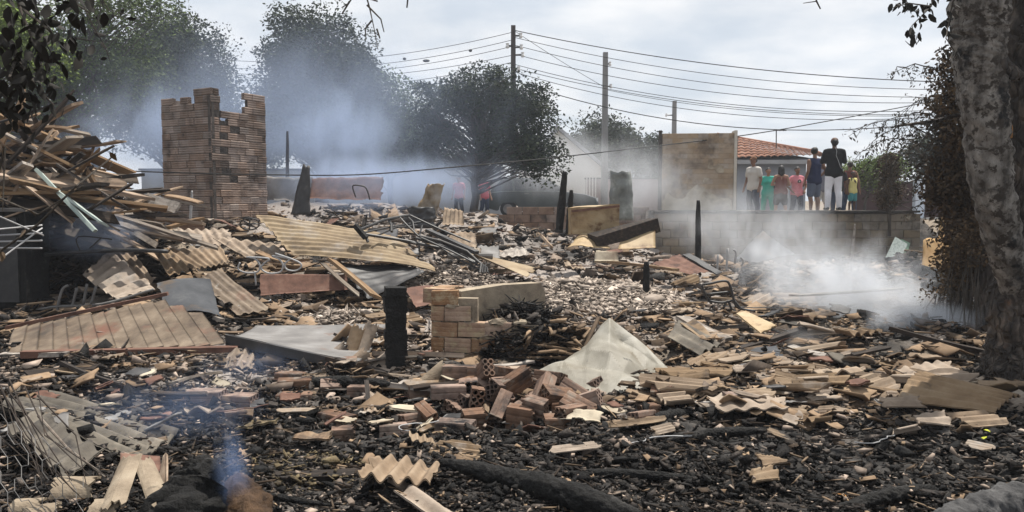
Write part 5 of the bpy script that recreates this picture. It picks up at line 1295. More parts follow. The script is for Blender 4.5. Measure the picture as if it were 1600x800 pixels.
# ---------------------------------------------------------------- hollow clay bricks: grooved faces, six or four holes through
def hollow_mesh(l=.24, h=.14, t=.09, cols=2, rows=3, groove=.004, material=None, broken=0, seed=0):
    """length along x; holes run along x; t along y, h along z"""
    r = random.Random(seed); b = MB(); x = l / 2; ch, ct = h / rows, t / cols; n = 8
    ends = []
    for e, sx in enumerate((-1, 1)):
        base0 = len(b.v)
        for j in range(rows):
            for i in range(cols):
                cy, cz = -t / 2 + (i + .5) * ct, -h / 2 + (j + .5) * ch
                base = len(b.v)
                for k in range(n):
                    a = 2 * pi * k / n + pi / 8
                    m = max(abs(cos(a)), abs(sin(a)))
                    oy, oz = cos(a) / m * ct / 2, sin(a) / m * ch / 2
                    # octagon corners pushed to the square's corners
                    jx = (r.uniform(-.25, .03) * l * broken if sx > 0 else 0)
                    b.v.append((sx * x + jx, cy + oy, cz + oz))
                for k in range(n):
                    a = 2 * pi * k / n + pi / 8; rr = .36 * min(ct, ch)
                    b.v.append((sx * x + (r.uniform(-.2, .0) * l * broken if sx > 0 else 0), cy + rr * cos(a), cz + rr * sin(a)))
                for k in range(n):
                    k2 = (k + 1) % n; q = (base + k, base + k2, base + n + k2, base + n + k)
                    b.f.append(q if sx > 0 else q[::-1])
                ends.append(base + n)
    h2 = len(ends) // 2
    for c in range(h2):
        a0, a1 = ends[c], ends[c + h2]
        for k in range(n):
            k2 = (k + 1) % n; b.f.append((a0 + k, a0 + k2, a1 + k2, a1 + k))
    # grooved shell
    prof = []
    def side(p, q, m):
        d = Vector((q[0] - p[0], q[1] - p[1])); nn = Vector((d.y, -d.x)).normalized(); out = []
        for i in range(m):
            for f, g in ((.06, 0), (.5 / 1, 0)) if False else ((i / m + .0, 1), (i / m + .10, 0), ((i + 1) / m - .10, 0)):
                out.append((p[0] + d.x * f - nn.x * groove * g, p[1] + d.y * f - nn.y * groove * g))
        return out
    c = [(-t / 2, -h / 2), (t / 2, -h / 2), (t / 2, h / 2), (-t / 2, h / 2)]
    prof = side(c[0], c[1], cols) + side(c[1], c[2], rows) + side(c[2], c[3], cols) + side(c[3], c[0], rows)
    m = len(prof); base = len(b.v)
    jr = [r.uniform(-.22, .02) * l * broken for _ in range(m)]
    b.v += [(-x, p[0], p[1]) for p in prof] + [(x + jr[i], p[0], p[1]) for i, p in enumerate(prof)]
    for i in range(m):
        j = (i + 1) % m; b.f.append((base + i, base + j, base + m + j, base + m + i))
    me = bpy.data.meshes.new('brick'); me.from_pydata(b.v, [], b.f); me.update()
    if material: me.materials.append(material)
    return me

# ---------------------------------------------------------------- the tall brick tower
def tower():
    base = A(334, 352, 16.2); base.z = .75
    yaw = radians(47)
    dl = Vector((-cos(radians(28)), sin(radians(28)), 0)); dr = Vector((sin(radians(28)), cos(radians(28)), 0))
    t = thing('brick_tower', base, 'tall ruined hollow brick tower with a broken jagged top', 'tower')
    bl, bh, bt = .25, .148, .09
    mf = hollow_mesh(.246, .139, bt, 2, 3, .012, m_tower); mh = hollow_mesh(.121, .139, bt, 2, 3, .012, m_tower)
    sets = [(mf, mh)]
    for k_, kk in (('scorched_tower_brick', .72), ('sooty_tower_brick', .38)):
        c_ = lambda q: tuple(v * kk for v in q)
        mm = mat(k_, [(0.3, c_((0.17, 0.122, 0.095))), (0.55, c_((0.26, 0.19, 0.152))), (0.8, c_((0.35, 0.275, 0.225)))], 3, world=True, objvar=0.14, soot=[((.055, .04, .032), 0.50, 0.70, 1.6), (SOOT, 0.60, 0.72, 2.6)], bump=.4, bscale=45, bdist=.006)
        sets.append((hollow_mesh(.246, .139, bt, 2, 3, .012, mm), hollow_mesh(.121, .139, bt, 2, 3, .012, mm)))
    rows = 21; nl = 6; nr = 6
    topz = lambda px_h: px_h
    def hl(u):   # left face: from the near corner (u=0) to the far left corner
        s = u / (nl * bl)
        return 3.14 if s < .30 else (2.92 if s < .55 else 3.02 if s > .8 else 2.90)
    def hr(u):
        s = u / (nr * bl)
        return 3.10 if s < .16 else (2.62 if s < .58 else 2.74 if s < .64 else 3.12)
    R_ = random.Random(3)
    def wall(o, d, n, top, yaw, phase, wallname='brick', indiv=True, acc=None, skipp=.0):
        for j in range(rows):
            off = (j + phase) % 2
            for i in range(n + 1):
                u0 = i * bl - (bl / 2 if off else 0); half = False
                if off and i == 0: u0 = 0; L_ = bl / 2; half = True
                elif off and i == n: L_ = bl / 2; half = True
                elif i == n: continue
                else: L_ = bl
                u = u0 + L_ / 2
                if (j + .7) * bh > top(u) + .22 * (float(fbm(u * 5 + phase * 9, 3.3, 2, 70)) - .5): continue
                if R_.random() < skipp and j > 6: continue
                p = o + d * u + Vector((0, 0, (j + .5) * bh)) + Vector((-d.y, d.x, 0)) * R_.uniform(-.012, .012)
                rot = (R_.uniform(-.015, .015), R_.uniform(-.02, .02), atan2(d.y, d.x) + R_.uniform(-.025, .025))
                p += d * ((bt + .006) * max(0, 1 - u / (n * bl - .1)) if (j + phase) % 2 else 0)
                stain = float(fbm(p.x * 1.4 + p.y * 1.1, p.z * 1.3, 3, 33)) + .30 * max(0, 1 - j / 6) + .12 * (j > rows - 5)
                a_ = sets[2 if stain > .80 else (1 if stain + R_.uniform(-.06, .06) > .58 else 0)]
                if indiv: link(wallname, a_[1] if half else a_[0], None, t, p, rot)
                else: acc.box(p, ((L_ - .01), bt, .138), Matrix.Rotation(rot[2], 3, 'Z'))
    nL = Vector((-dl.y, dl.x, 0)); nR = Vector((-dr.y, dr.x, 0))
    inl = dr * (bt / 2); inr = dl * (bt / 2)
    wall(base + inl + dl * .0, dl, nl, hl, 0, 0, skipp=.0)
    wall(base + inr, dr, nr, hr, 0, 1, skipp=.05)
    # back walls, seen only through the broken top: one mass of bricks
    acc = MB(); fl = base + dl * (nl * bl); fr = base + dr * (nr * bl + bt)
    wall(fl + dr * .02 - dl * (bt / 2), dr, nr, lambda u: 2.85 + .2 * sin(u * 4), 0, 0, indiv=False, acc=acc)
    wall(fr - dr * (bt / 2) + dl * .10, dl, nl, lambda u: 2.6 + (.42 if u < .3 else 0), 0, 1, indiv=False, acc=acc)
    tag(acc.build('back_brickwork', m_tower, t), kind='stuff')
    # mortar lining behind the bricks
    ml = MB()
    for o, d, n, top in ((base + dr * .055, dl, nl, hl), (base + dl * .055, dr, nr, hr)):
        for i in range(n * 2):
            u = (i + .5) * bl / 2; z = top(u) - .16
            p = o + d * u; ml.box((p.x, p.y, base.z + z / 2), (bl / 2 - .001, .066, z), Matrix.Rotation(atan2(d.y, d.x), 3, 'Z'))
    ml.build('mortar', m_darkmortar, t)
    MB().box(base + dl * .75 + dr * .75 + Vector((0, 0, .05)), (1.5, 1.5, .3), Matrix.Rotation(radians(-28), 3, 'Z')).build('footing', m_darkmortar, t)
tower()

# ---------------------------------------------------------------- ruined brick pier in the middle foreground
def pier():
    o = A(676, 570, 7.3); o.z = .0
    yaw = radians(-6); d = Vector((cos(yaw), sin(yaw), 0)); n_ = Vector((sin(yaw), -cos(yaw), 0)); back = -n_
    t = thing('brick_pier', o, 'ruined stub of hollow brick wall with mortar, stepped down to the right', 'brick pier')
    mf = hollow_mesh(.245, .135, .12, 2, 3, .003, m_pier); mh = hollow_mesh(.12, .135, .12, 2, 3, .003, m_pier)
    me_s = hollow_mesh(.20, .135, .14, 2, 3, .003, m_pier, broken=.5, seed=3)
    R_ = random.Random(6)
    for j in range(5):
        n = [4, 4, 4, 2, 1][j] if j < 5 else 0
        for i in range(n + (1 if j < 3 and j % 2 else 0)):
            off = -.125 if j % 2 else 0
            u = .125 + i * .25 + off; m = mf
            if j % 2 and i == 0: u = .06; m = mh
            if j % 2 and i == n and j < 3: u = n * .25 - .06; m = mh
            if j == 2 and i >= 3: continue
            p = o + d * u + Vector((0, 0, (j + .5) * .145)) + n_ * R_.uniform(-.008, .008)
            if j >= 3: p += back * .0
            link('brick', m, None, t, p, (R_.uniform(-.05, .05), R_.uniform(-.05, .05), yaw + R_.uniform(-.07, .07)))
    mb = MB(); c = o + d * .5 + back * .02
    mb.box((c.x, c.y, .20), (.99, .09, .42), Matrix.Rotation(yaw, 3, 'Z'))
    c = o + d * .22 + back * .02; mb.box((c.x, c.y, .5), (.42, .09, .30), Matrix.Rotation(yaw, 3, 'Z'))
    mb.build('mortar', m_mortar, t)
    # return wall running back to the right, plastered, with a flat top
    rd = (Vector((.80, .60, 0))).normalized()
    s0 = o + d * .26 + back * .10
    poly = [s0 + Vector((0, 0, .0)), s0 + rd * 1.0 + Vector((0, 0, .0)), s0 + rd * 1.02 + Vector((0, 0, .62)), s0 + rd * .96 + Vector((0, 0, .72)), s0 + rd * .5 + Vector((0, 0, .73)), s0 + Vector((0, 0, .70))]
    MB().prism(poly, Vector((-rd.y, rd.x, 0)) * .15).build('plastered_return', m_mortar, t)
    # top slab of brick ends along the wall's head
    for k in range(4):
        p = o + d * (.03 + k * .02) + back * (.09 + k * .125) + Vector((0, 0, .655 + R_.uniform(-.01, .01)))
        link('brick', mf, None, t, p, (R_.uniform(-.04, .04), R_.uniform(-.05, .05), yaw + R_.uniform(-.08, .08)))
    for k, (u, z, s) in enumerate(((.62, .43, 1.0), (.83, .43, .8), (.35, .43, .7), (.1, .29, .6), (.3, .15, .7), (.52, .29, .8), (.7, .14, .7), (.9, .3, .9), (.2, .58, .8), (.42, .16, .5), (.05, .44, .6), (.8, .2, .6))):
        p = o + d * u + Vector((0, 0, z)) + n_ * .03
        mb = MB(); mb.sphere(p, .06 * s, 9, 6, (1.5, .8, .6)); mb.v = [tuple(Vector(v) + Vector((R_.gauss(0, .007), R_.gauss(0, .007), R_.gauss(0, .007)))) for v in mb.v]; ob = mb.build('mortar_lump', m_mortar, t)
    # second low stub to the right
    p2 = A(800, 560, 7.2); p2.z = 0
    for j in range(2):
        for i in range(2 - j):
            link('brick', me_s, None, t, p2 + Vector((i * .2 - .25, .1, .07 + j * .145)), (R_.uniform(-.05, .05), R_.uniform(-.05, .05), R_.uniform(-.2, .2)))
pier()
m_ash_pale = mat('pale_ash_rubble', [(0.3, (0.25, 0.215, 0.19)), (0.65, (0.43, 0.38, 0.335))], 9, isl=[(0, (0.15, 0.14, 0.13)), (0.25, (0.5, 0.47, 0.44)), (0.7, (0.95, 0.9, 0.85)), (1, (1.4, 1.35, 1.28))], bump=0.4, bscale=60, bdist=0.006)
# the heap of charcoal, sticks and shards lying against the pier
def heap(name, label, c, rx, ry, h, n, material, seed, size=.05, stick=.4, thick=.28):
    r = np.random.default_rng(seed); V = []; F = []
    u = r.uniform(-1, 1, (n * 2, 2)); u = u[(u ** 2).sum(1) < 1][:n]; n = len(u)
    zz = h * (1 - (u ** 2).sum(1)) ** .8 * r.random(n) ** .25
    base = np.array([(-.5, -.5, -.5), (.5, -.5, -.5), (.5, .5, -.5), (-.5, .5, -.5), (-.5, -.5, .5), (.5, -.5, .5), (.5, .5, .5), (-.5, .5, .5)])
    st = r.random(n) < stick
    L_ = np.where(st, size * r.uniform(2, 5, n), size * r.lognormal(-.25, .5, n)); W = np.where(st, size * .28, L_ * .7); T = np.where(st, size * .2, L_ * thick)
    v = (base[None] + r.uniform(-.25, .25, (n, 8, 3))) * np.stack([L_, W, T], -1)[:, None, :]
    v = np.einsum('nij,nkj->nki', rotmats(r.uniform(0, 6.28, n), r.uniform(0, 6.28, n), np.abs(r.normal(0, .5, n))), v)
    P = np.stack([c[0] + u[:, 0] * rx, c[1] + u[:, 1] * ry, c[2] + zz], -1)
    f = (_BF[None] + (np.arange(n) * 8)[:, None, None]).reshape(-1, 4)
    return tag(link(name, fastmesh(name, (v + P[:, None, :]).reshape(-1, 3), f), material), label, 'debris', None, 'stuff')
p = A(818, 560, 7.45); p.z = .05
heap('char_heap', 'black heap of charred sticks against the ruined brick pier', p, .55, .45, .55, 1500, m_char_chip, 41, .05)
p = A(862, 560, 7.4); p.z = .05
heap('shard_heap', 'beige broken tiles lying over the black heap by the pier', p, .6, .4, .42, 150, m_tile_chip, 42, .12, .3, .10)
p = A(690, 440, 11.5); p.z = float(gz(p.x, p.y)) - .05
heap('rubble_heap', 'pale heap of crumbled masonry beneath the long fluted sheet', p, 1.3, .9, .30, 2600, m_ash_pale, 43, .055, .15)
p = A(890, 445, 11.5); p.z = float(gz(p.x, p.y)) - .05
heap('ash_heap', 'pale ash mound behind the ruined brick pier', p, 1.7, 1.7, .26, 9000, m_ash_pale, 44, .05, .1)
p = A(540, 475, 9.4); p.z = float(gz(p.x, p.y)) - .05
heap('rubble_mound', 'pale mound of rubble behind the flat grey sheet', p, .8, .6, .22, 1400, m_ash_pale, 45, .05, .2)

# ---------------------------------------------------------------- loose hollow bricks (photo position, yaw, pitch, roll, label)
_HB = [hollow_mesh(.24, .14, .09, 2, 3, .004, m_brick, 0, 1), hollow_mesh(.24, .14, .09, 2, 3, .004, m_brick, .6, 2), hollow_mesh(.17, .14, .09, 2, 3, .004, m_brick, .8, 3), hollow_mesh(.19, .19, .09, 2, 2, .004, m_brick, 0, 4)]
def brick(px, py, d, yaw, pitch, roll, label, m=0, s=1.0, group='loose hollow bricks'):
    p = A(px, py, d)
    p.z = max(p.z, float(gz(p.x, p.y)) + .035)
    q = Euler((radians(roll), radians(pitch), radians(yaw)), 'XYZ')
    o = link('hollow_brick', _HB[m], None, None, p, q, (s, s, s))
    return tag(o, label, 'brick', group)
for a in [
    (712, 668, 5.2, -12, 0, 90, 'grooved hollow brick lying alone in black ash below the brick heap', 0, 1.05),
    (614, 672, 5.3, 12, 0, 80, 'smooth faced brown brick tilted in the ash left of the brick heap', 3),
    (745, 622, 5.75, 95, 8, 10, 'sooty hollow brick showing six dark holes at the left of the heap', 0, 1.1),
    (780, 640, 5.6, 70, -30, 25, 'orange hollow brick with holes facing out at the heap centre', 0, 1.1),
    (848, 612, 5.9, 72, -30, 40, 'hollow brick stood on end with six holes facing up right', 0, 1.15),
    (808, 596, 6.1, 30, -25, 10, 'brick with square holes leaning at the top of the heap', 1, 1.1),
    (905, 615, 5.9, -40, 20, 60, 'red grooved brick leaning down from the crumpled pale sheet', 0, 1.15),
    (880, 636, 5.7, 5, 0, 85, 'dusty broad brick lying flat at the right of the heap', 3),
    (815, 653, 5.5, -15, 5, 5, 'grey brown worn brick beside the orange brick in the heap', 2, 1.2),
    (880, 668, 5.35, 4, 0, 92, 'mortar crusted brick slab at the foot of the heap', 1, 1.1),
    (740, 655, 5.5, 20, 0, 20, 'small broken brick stub between the holed brick and orange brick', 2),
    (718, 586, 6.45, -2, 0, 0, 'pale end to end brick, left of the pair above the heap', 0, 1.15),
    (757, 588, 6.42, -4, 0, 0, 'pale end to end brick, right of the pair above the heap', 0, 1.15),
    (860, 590, 6.3, -30, 0, 70, 'dark flat brick half under the crumpled pale sheet', 0),
    (775, 610, 6.0, 60, 15, 30, 'broken brick wedged between the pair and the holed bricks', 2, 1.1),
    (372, 627, 5.9, -8, 0, 90, 'grooved brown brick at the left, right one of a close pair', 0, 1.1),
    (322, 633, 5.85, -5, 0, 90, 'bluish grey grooved brick at the left, left one of a close pair', 0, 1.1),
    (368, 650, 5.6, 25, 0, 85, 'small grey brick fragment in front of the left brick pair', 2, .9),
    (461, 606, 6.3, 12, 0, 90, 'pale grooved brick stacked on top of a dark brick', 0, 1.1),
    (462, 634, 6.1, 3, 0, 90, 'dark grooved brick at the bottom of the two brick stack', 0, 1.15),
    (455, 590, 6.6, -15, 0, 88, 'grooved brick behind the two brick stack', 0, 1.0),
    (536, 583, 6.8, 10, 0, 88, 'pale grooved brick lying below the flat grey sheet', 0),
    (508, 562, 7.3, 8, 0, 0, 'small brick end with square holes below the flat grey sheet', 2),
    (518, 606, 6.3, 10, 0, 40, 'rounded sooty brick lump near the charred square post', 2, 1.0),
    (562, 610, 6.2, 0, 0, 85, 'pinkish brown brick resting beside the charred square post foot', 3, .9),
    (527, 668, 5.4, -35, 0, 88, 'pinkish grooved brick with round holes facing right', 0, 1.05),
    (537, 690, 5.1, 10, 0, 10, 'broken hollow brick under the pinkish grooved brick', 2, .9),
    (1012, 652, 5.6, 15, 0, 85, 'small brown brick fragment right of the brick heap', 2, .9),
    (1035, 635, 5.8, -15, 0, 30, 'broken orange brick piece right of the brick heap', 2),
    (1003, 672, 5.3, 30, 0, 75, 'dusty brick corner lying in ash right of the heap', 2, .9),
    (1140, 650, 5.6, 95, 0, 0, 'small two holed brick end in black ash right of centre', 2, .8),
    (640, 655, 5.5, 40, 0, 80, 'sooty brick half buried left of the lone grooved brick', 2, .95),
    (668, 650, 5.5, -60, 10, 20, 'blackened hollow brick with two holes left of the heap', 0, .95),
    (300, 358, 13.5, 10, 0, 0, 'orange brick stood upright before the brick tower', 0, 1.6),
    (318, 372, 13.0, 60, 0, 80, 'orange brick lying at the tower foot', 0, 1.5),
    (700, 612, 5.95, 10, 0, 85, 'shadowed brick lying under the pale brick pair', 0, 1.1),
    (835, 640, 5.7, 80, 20, 50, 'sooty brick buried in the heap under the upended brick', 1, 1.0),
    (920, 645, 5.75, -20, 0, 80, 'brown brick fragment at the right end of the heap', 2, 1.0)]:
    brick(*a)

_r = random.Random(55)
for _k in range(30):
    px, py = _r.gauss(805, 75), _r.uniform(592, 668)
    if not 640 < px < 950: continue
    c = G(px, py, .05 + (.08 if _r.random() < .4 and 720 < px < 890 else 0))
    o = link('hollow_brick', _r.choice((_HB[0], _HB[1], _HB[1], _HB[2], _HB[2])), None, None, c, (radians(_r.choice((0, 90, 85)) + _r.gauss(0, 14)), _r.gauss(0, .3), _r.uniform(0, 2 * pi)), (1.05,) * 3)
    loose(o, _r.choice(('tilted hollow', 'chipped hollow', 'sooty hollow')) + ' brick', 'brick', 'loose hollow bricks', c)

# ---------------------------------------------------------------- the big roofing sheets
# ribbed rusty panel, left
t = thing('ribbed_panel', A(180, 555, 8.0), 'wide rusted ribbed roofing panel lying tilted at the left', 'roofing sheet')
_c = [A(6, 553, 6.95), A(352, 540, 7.15), A(300, 462, 8.1), A(22, 514, 7.8)]
def ribs(cs, n, mat_, t, flare=.0):
    # separate trays with raised overlapping seams
    c00, c10, c11, c01 = cs
    for i in range(n):
        a, b = i / n, (i + 1) / n
        tri = 1.0
        top = 1.0 if b < .86 else 1 - (b - .86) * 2.6
        p00 = c00.lerp(c10, a); p10 = c00.lerp(c10, b + .004); q00 = c01.lerp(c11, a * .98); q10 = c01.lerp(c11, b * .98 + .004)
        q00 = p00.lerp(q00, top + (.07 if b >= .86 else 0)); q10 = p10.lerp(q10, top)
        sheet('panel_tray', [p00 + Vector((0, 0, .0)), p10 + Vector((0, 0, .018)), q10 + Vector((0, 0, .018)), q00], mat_, parent=t, nu=8, nv=10, dent=.016, dscale=3, th=.006, seed=i, ragged=(0, 0, 0, .05 if b > .8 else .0))
ribs(_c, 14, m_ribpanel, t)
MB().beam(A(10, 512, 7.82), A(262, 459, 8.15), .07, .035).build('edge_rail', m_rust, t)
tag(MB().beam(A(35, 554, 6.9), A(372, 545, 7.1), .08, .055, jit=.006).build('rusty_beam', m_rust), 'long rusty reddish beam along the front of the ribbed panel', 'beam')
tag(MB().beam(A(-20, 556, 7.0), A(110, 553, 6.9), .12, .04, jit=.006).build('grey_board', m_wood_grey), 'short grey board under the left end of the ribbed panel', 'board')
# long fluted yellow sheet, centre
sheet('fluted_sheet', [A(394, 336, 11.6), A(458, 400, 10.8), A(692, 428, 10.9), A(640, 374, 12.1)], m_yellowsheet, 'long yellowish fluted roofing sheet lying across the middle, pointed at left', nu=70, nv=36, flutes=9, along='v', amp=.016, dent=.05, dscale=1.2, th=.006, ragged=(.05, .10, .05, .25), seed=2, bow=.06)
sheet('fluted_sheet', [A(520, 408, 10.9), A(575, 470, 10.2), A(668, 424, 10.6), A(640, 415, 11.2)], m_darkmetal, 'added dark sheet as painted shade beneath the right end of the long fluted sheet', nu=30, nv=20, flutes=5, amp=.01, dent=.06, th=.006, ragged=(.1, .1, .1, .1), seed=3)  # added sheet, its dark colour stands in for shade under the fluted sheet
sheet('fluted_sheet', [A(742, 398, 11.6), A(712, 388, 12.2), A(842, 420, 12.0), A(828, 436, 11.2)], m_yellowsheet, 'beige fluted sheet end lying right of the twisted black frame', nu=20, nv=30, flutes=3, amp=.012, dent=.03, th=.006, ragged=(.05, .05, .05, .2), seed=5)
# corrugated pieces upper left
sheet('corrugated_piece', [A(128, 432, 10.2), A(182, 470, 9.5), A(246, 452, 9.8), A(175, 388, 10.6)], m_tile, 'beige corrugated roof piece standing steeply at left, largest of its row', nu=40, nv=20, flutes=6.5, along='v', amp=.022, dent=.02, th=.010, ragged=(.08, .1, .1, .2), seed=7)
sheet('corrugated_piece', [A(170, 392, 10.5), A(215, 448, 9.9), A(242, 440, 10.0), A(205, 390, 10.7)], m_tile, 'narrow beige corrugated piece overlapping the steep roof piece', nu=30, nv=14, flutes=3, along='u', amp=.02, dent=.02, th=.010, ragged=(.1, .1, .1, .1), seed=8)
sheet('corrugated_piece', [A(238, 392, 10.8), A(262, 432, 10.2), A(300, 424, 10.3), A(262, 388, 11.0)], m_tile, 'small beige corrugated piece right of the steep roof piece', nu=24, nv=14, flutes=3, along='u', amp=.02, dent=.02, th=.010, ragged=(.1, .2, .1, .1), seed=9)
sheet('corrugated_piece', [A(240, 388, 11.2), A(300, 422, 10.4), A(360, 410, 10.7), A(345, 385, 11.4)], m_tile, 'wide beige corrugated sheet end with wavy front edge left of the wire coils', nu=30, nv=40, flutes=7, along='u', amp=.018, dent=.02, th=.010, ragged=(.05, .1, .05, .05), seed=10)
sheet('corrugated_piece', [A(330, 372, 11.6), A(380, 402, 11.0), A(465, 412, 11.0), A(440, 380, 11.7)], m_tile, 'beige corrugated sheet half under the pointed end of the fluted sheet', nu=30, nv=40, flutes=6, along='u', amp=.018, dent=.03, th=.010, ragged=(.1, .2, .05, .2), seed=11)
sheet('corrugated_piece', [A(268, 358, 12.5), A(285, 384, 11.8), A(375, 382, 11.8), A(360, 356, 12.6)], m_tile, 'beige corrugated sheet lying just before the brick tower', nu=24, nv=40, flutes=7, along='u', amp=.018, dent=.03, th=.010, ragged=(.1, .25, .1, .2), seed=12)
sheet('grey_sheet', [A(242, 448, 9.7), A(262, 498, 9.0), A(345, 490, 9.1), A(330, 436, 10.0)], m_bluemetal, 'dark grey curved metal sheet behind the ribbed panel', 'metal sheet', nu=20, nv=20, dent=.10, dscale=.9, th=.004, ragged=(.05, .1, .1, .05), seed=13, bow=.06)
sheet('brown_fluted_sheet', [A(308, 438, 9.8), A(372, 496, 9.0), A(424, 484, 9.2), A(340, 420, 10.1)], m_ribpanel, 'brownish fluted sheet sloping down to the flat grey sheet', nu=40, nv=14, flutes=4, along='u', amp=.014, dent=.02, th=.005, ragged=(.05, .1, .05, .05), seed=14)
# flat grey sheet (door), tilted, thick front edge coloured dark as its shaded side
t = thing('flat_grey_sheet', A(470, 540, 8.0), 'flat grey sheet metal panel tilted left of the charred square post', 'metal sheet')
sheet('face', [A(352, 522, 7.2), A(560, 566, 6.7), A(604, 506, 8.3), A(400, 508, 8.4)], m_greymetal, parent=t, nu=24, nv=14, dent=.02, th=.012, seed=15, bow=-.05)
_e0, _e1 = A(352, 523, 7.18), A(560, 568, 6.68)
MB().prism([_e0, _e1, _e1 - Vector((0, 0, .07)), _e0 - Vector((0, 0, .10))], (0, .05, 0)).build('rim', m_darkmetal, t)  # shade on the front edge put into the rim's dark colour
sheet('red_sheet', [A(405, 428, 10.4), A(405, 462, 10.2), A(545, 452, 10.5), A(545, 428, 10.6)], m_rust, 'dark red rusted panel standing below the wire coils', 'metal panel', nu=14, nv=10, dent=.03, th=.01, ragged=(0, 0, .05, .05), seed=16)
sheet('pink_sheet', [A(630, 448, 10.0), A(650, 482, 9.4), A(688, 470, 9.6), A(680, 444, 10.2)], m_rust, 'faded reddish sheet right of the charred square post', 'metal sheet', nu=14, nv=14, dent=.05, th=.005, ragged=(.1, .1, .1, .2), seed=17)
# pale crumpled sheet
def crumple():
    c = [A(826, 588, 6.6), A(1068, 606, 6.25), A(1010, 560, 7.3), A(905, 520, 7.9)]
    pk = A(950, 496, 7.35)
    N_ = 40; r = np.random.default_rng(9)
    # control net: a tent with one ridge from the peak to the right foot
    pts = [(826, 590, 6.55), (868, 622, 6.0), (940, 625, 5.95), (1000, 612, 6.05), (1068, 604, 6.3), (1035, 570, 6.9), (1000, 535, 7.3), (948, 497, 7.25), (905, 552, 7.0), (880, 566, 6.8)]
    B = [A(*q) for q in pts]
    ctr = A(948, 560, 6.75)
    def poly(L_, u):
        xs = [q[0] for q in L_]; x = xs[0] + (xs[-1] - xs[0]) * u
        for q0, q1 in zip(L_, L_[1:]):
            if x <= q1[0] + 1e-6:
                f = (x - q0[0]) / (q1[0] - q0[0]); return A(x, q0[1] + (q1[1] - q0[1]) * f, q0[2] + (q1[2] - q0[2]) * f)
        return A(*L_[-1])
    bot = [(826, 592, 6.4), (850, 606, 6.2), (880, 622, 5.95), (915, 618, 5.95), (935, 630, 5.9), (975, 612, 6.05), (1010, 616, 6.0), (1070, 606, 6.2)]
    top = [(840, 580, 6.7), (880, 566, 6.95), (915, 540, 7.15), (938, 508, 7.3), (952, 496, 7.3), (975, 512, 7.25), (1010, 540, 7.1), (1040, 570, 6.8), (1062, 597, 6.45)]
    nu, nv = 84, 44; V = []
    for i in range(nu + 1):
        for j in range(nv + 1):
            u, v = i / nu, j / nv
            p = poly(bot, u).lerp(poly(top, u), v)
            X_, Z_ = p.x * 1.0, p.z + p.y * .35
            w_ = .12 * float(vnoise(X_ * 3, Z_ * 3, 4))
            n1 = tnoise(X_ * 2.5 + Z_ * 1.3 + w_, Z_ * 2.6 - X_ * .9 + w_, 6); n2 = tnoise(X_ * 5.5 - Z_ * 3.1, Z_ * 5.8 + X_ * 1.5 + 3, 8); n3 = float(vnoise(X_ * 13, Z_ * 12, 3))
            e_ = .3 + .7 * min(1, 6 * min(v, 1 - v, u, 1 - u))
            f = (n1 - .45) * .42 * e_ + (n2 - .5) * .17 * e_ + (n3 - .5) * .008
            V.append((p.x + (n2 - .5) * .03, p.y - f * .75, p.z + f * .5))
    F = [(i * (nv + 1) + j, (i + 1) * (nv + 1) + j, (i + 1) * (nv + 1) + j + 1, i * (nv + 1) + j + 1) for i in range(nu) for j in range(nv)]
    me = bpy.data.meshes.new('crumpled_sheet'); me.from_pydata(V, [], F); me.update()
    o = link('crumpled_sheet', me, m_crumple)
    so = o.modifiers.new('thick', 'SOLIDIFY'); so.thickness = .006
    tag(o, 'large pale crumpled sheet draped over rubble right of centre', 'metal sheet')
crumple()
# lower left dark fluted sheets
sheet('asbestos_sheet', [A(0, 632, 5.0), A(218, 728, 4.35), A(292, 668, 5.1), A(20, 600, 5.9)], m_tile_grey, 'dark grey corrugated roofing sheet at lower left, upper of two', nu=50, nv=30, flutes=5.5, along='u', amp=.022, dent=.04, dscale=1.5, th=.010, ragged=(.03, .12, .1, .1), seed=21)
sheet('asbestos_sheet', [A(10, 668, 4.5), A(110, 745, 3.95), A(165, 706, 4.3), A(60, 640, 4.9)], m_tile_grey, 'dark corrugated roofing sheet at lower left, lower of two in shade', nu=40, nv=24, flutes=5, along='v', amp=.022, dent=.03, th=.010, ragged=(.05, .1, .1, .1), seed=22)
# wavy piece at the bottom, and the piece under it
sheet('wavy_roof_piece', [A(552, 740, 4.15), A(672, 758, 4.05), A(690, 728, 4.45), A(590, 712, 4.6)], m_tile, 'light wavy roof piece with ragged edges at the bottom centre', nu=44, nv=14, flutes=4.3, along='v', amp=.022, dent=.02, th=.010, ragged=(.15, .1, .15, .25), seed=23)
sheet('wavy_roof_piece', [A(612, 768, 3.95), A(690, 822, 3.6), A(740, 812, 3.65), A(655, 752, 4.1)], m_tile, 'long wavy roof piece under the light wavy piece, running off the bottom edge', nu=40, nv=14, flutes=1.6, along='u', amp=.02, dent=.02, th=.010, ragged=(.1, .1, .1, .2), seed=24)
# sheet by the trunk
sheet('corrugated_sheet', [A(1398, 622, 6.0), A(1552, 650, 5.6), A(1600, 618, 5.95), A(1440, 578, 6.7)], m_tile, 'large beige corrugated sheet lying by the burnt trunk', nu=30, nv=50, flutes=7.5, along='u', amp=.012, dent=.03, th=.009, ragged=(.06, .03, .05, .25), seed=25, bow=.05)
sheet('corrugated_sheet', [A(1395, 575, 7.0), A(1440, 608, 6.4), A(1545, 590, 6.6), A(1480, 560, 7.3)], m_tile, 'beige corrugated sheet behind the large sheet by the trunk', nu=26, nv=40, flutes=5, along='u', amp=.012, dent=.03, th=.009, ragged=(.1, .1, .1, .3), seed=26)
sheet('corrugated_sheet', [A(1100, 618, 6.3), A(1120, 642, 5.9), A(1240, 640, 5.9), A(1215, 606, 6.5)], m_tile, 'beige corrugated sheet in the roofing litter right of the crumpled sheet', nu=26, nv=40, flutes=4, along='u', amp=.012, dent=.03, th=.009, ragged=(.1, .1, .1, .3), seed=27)
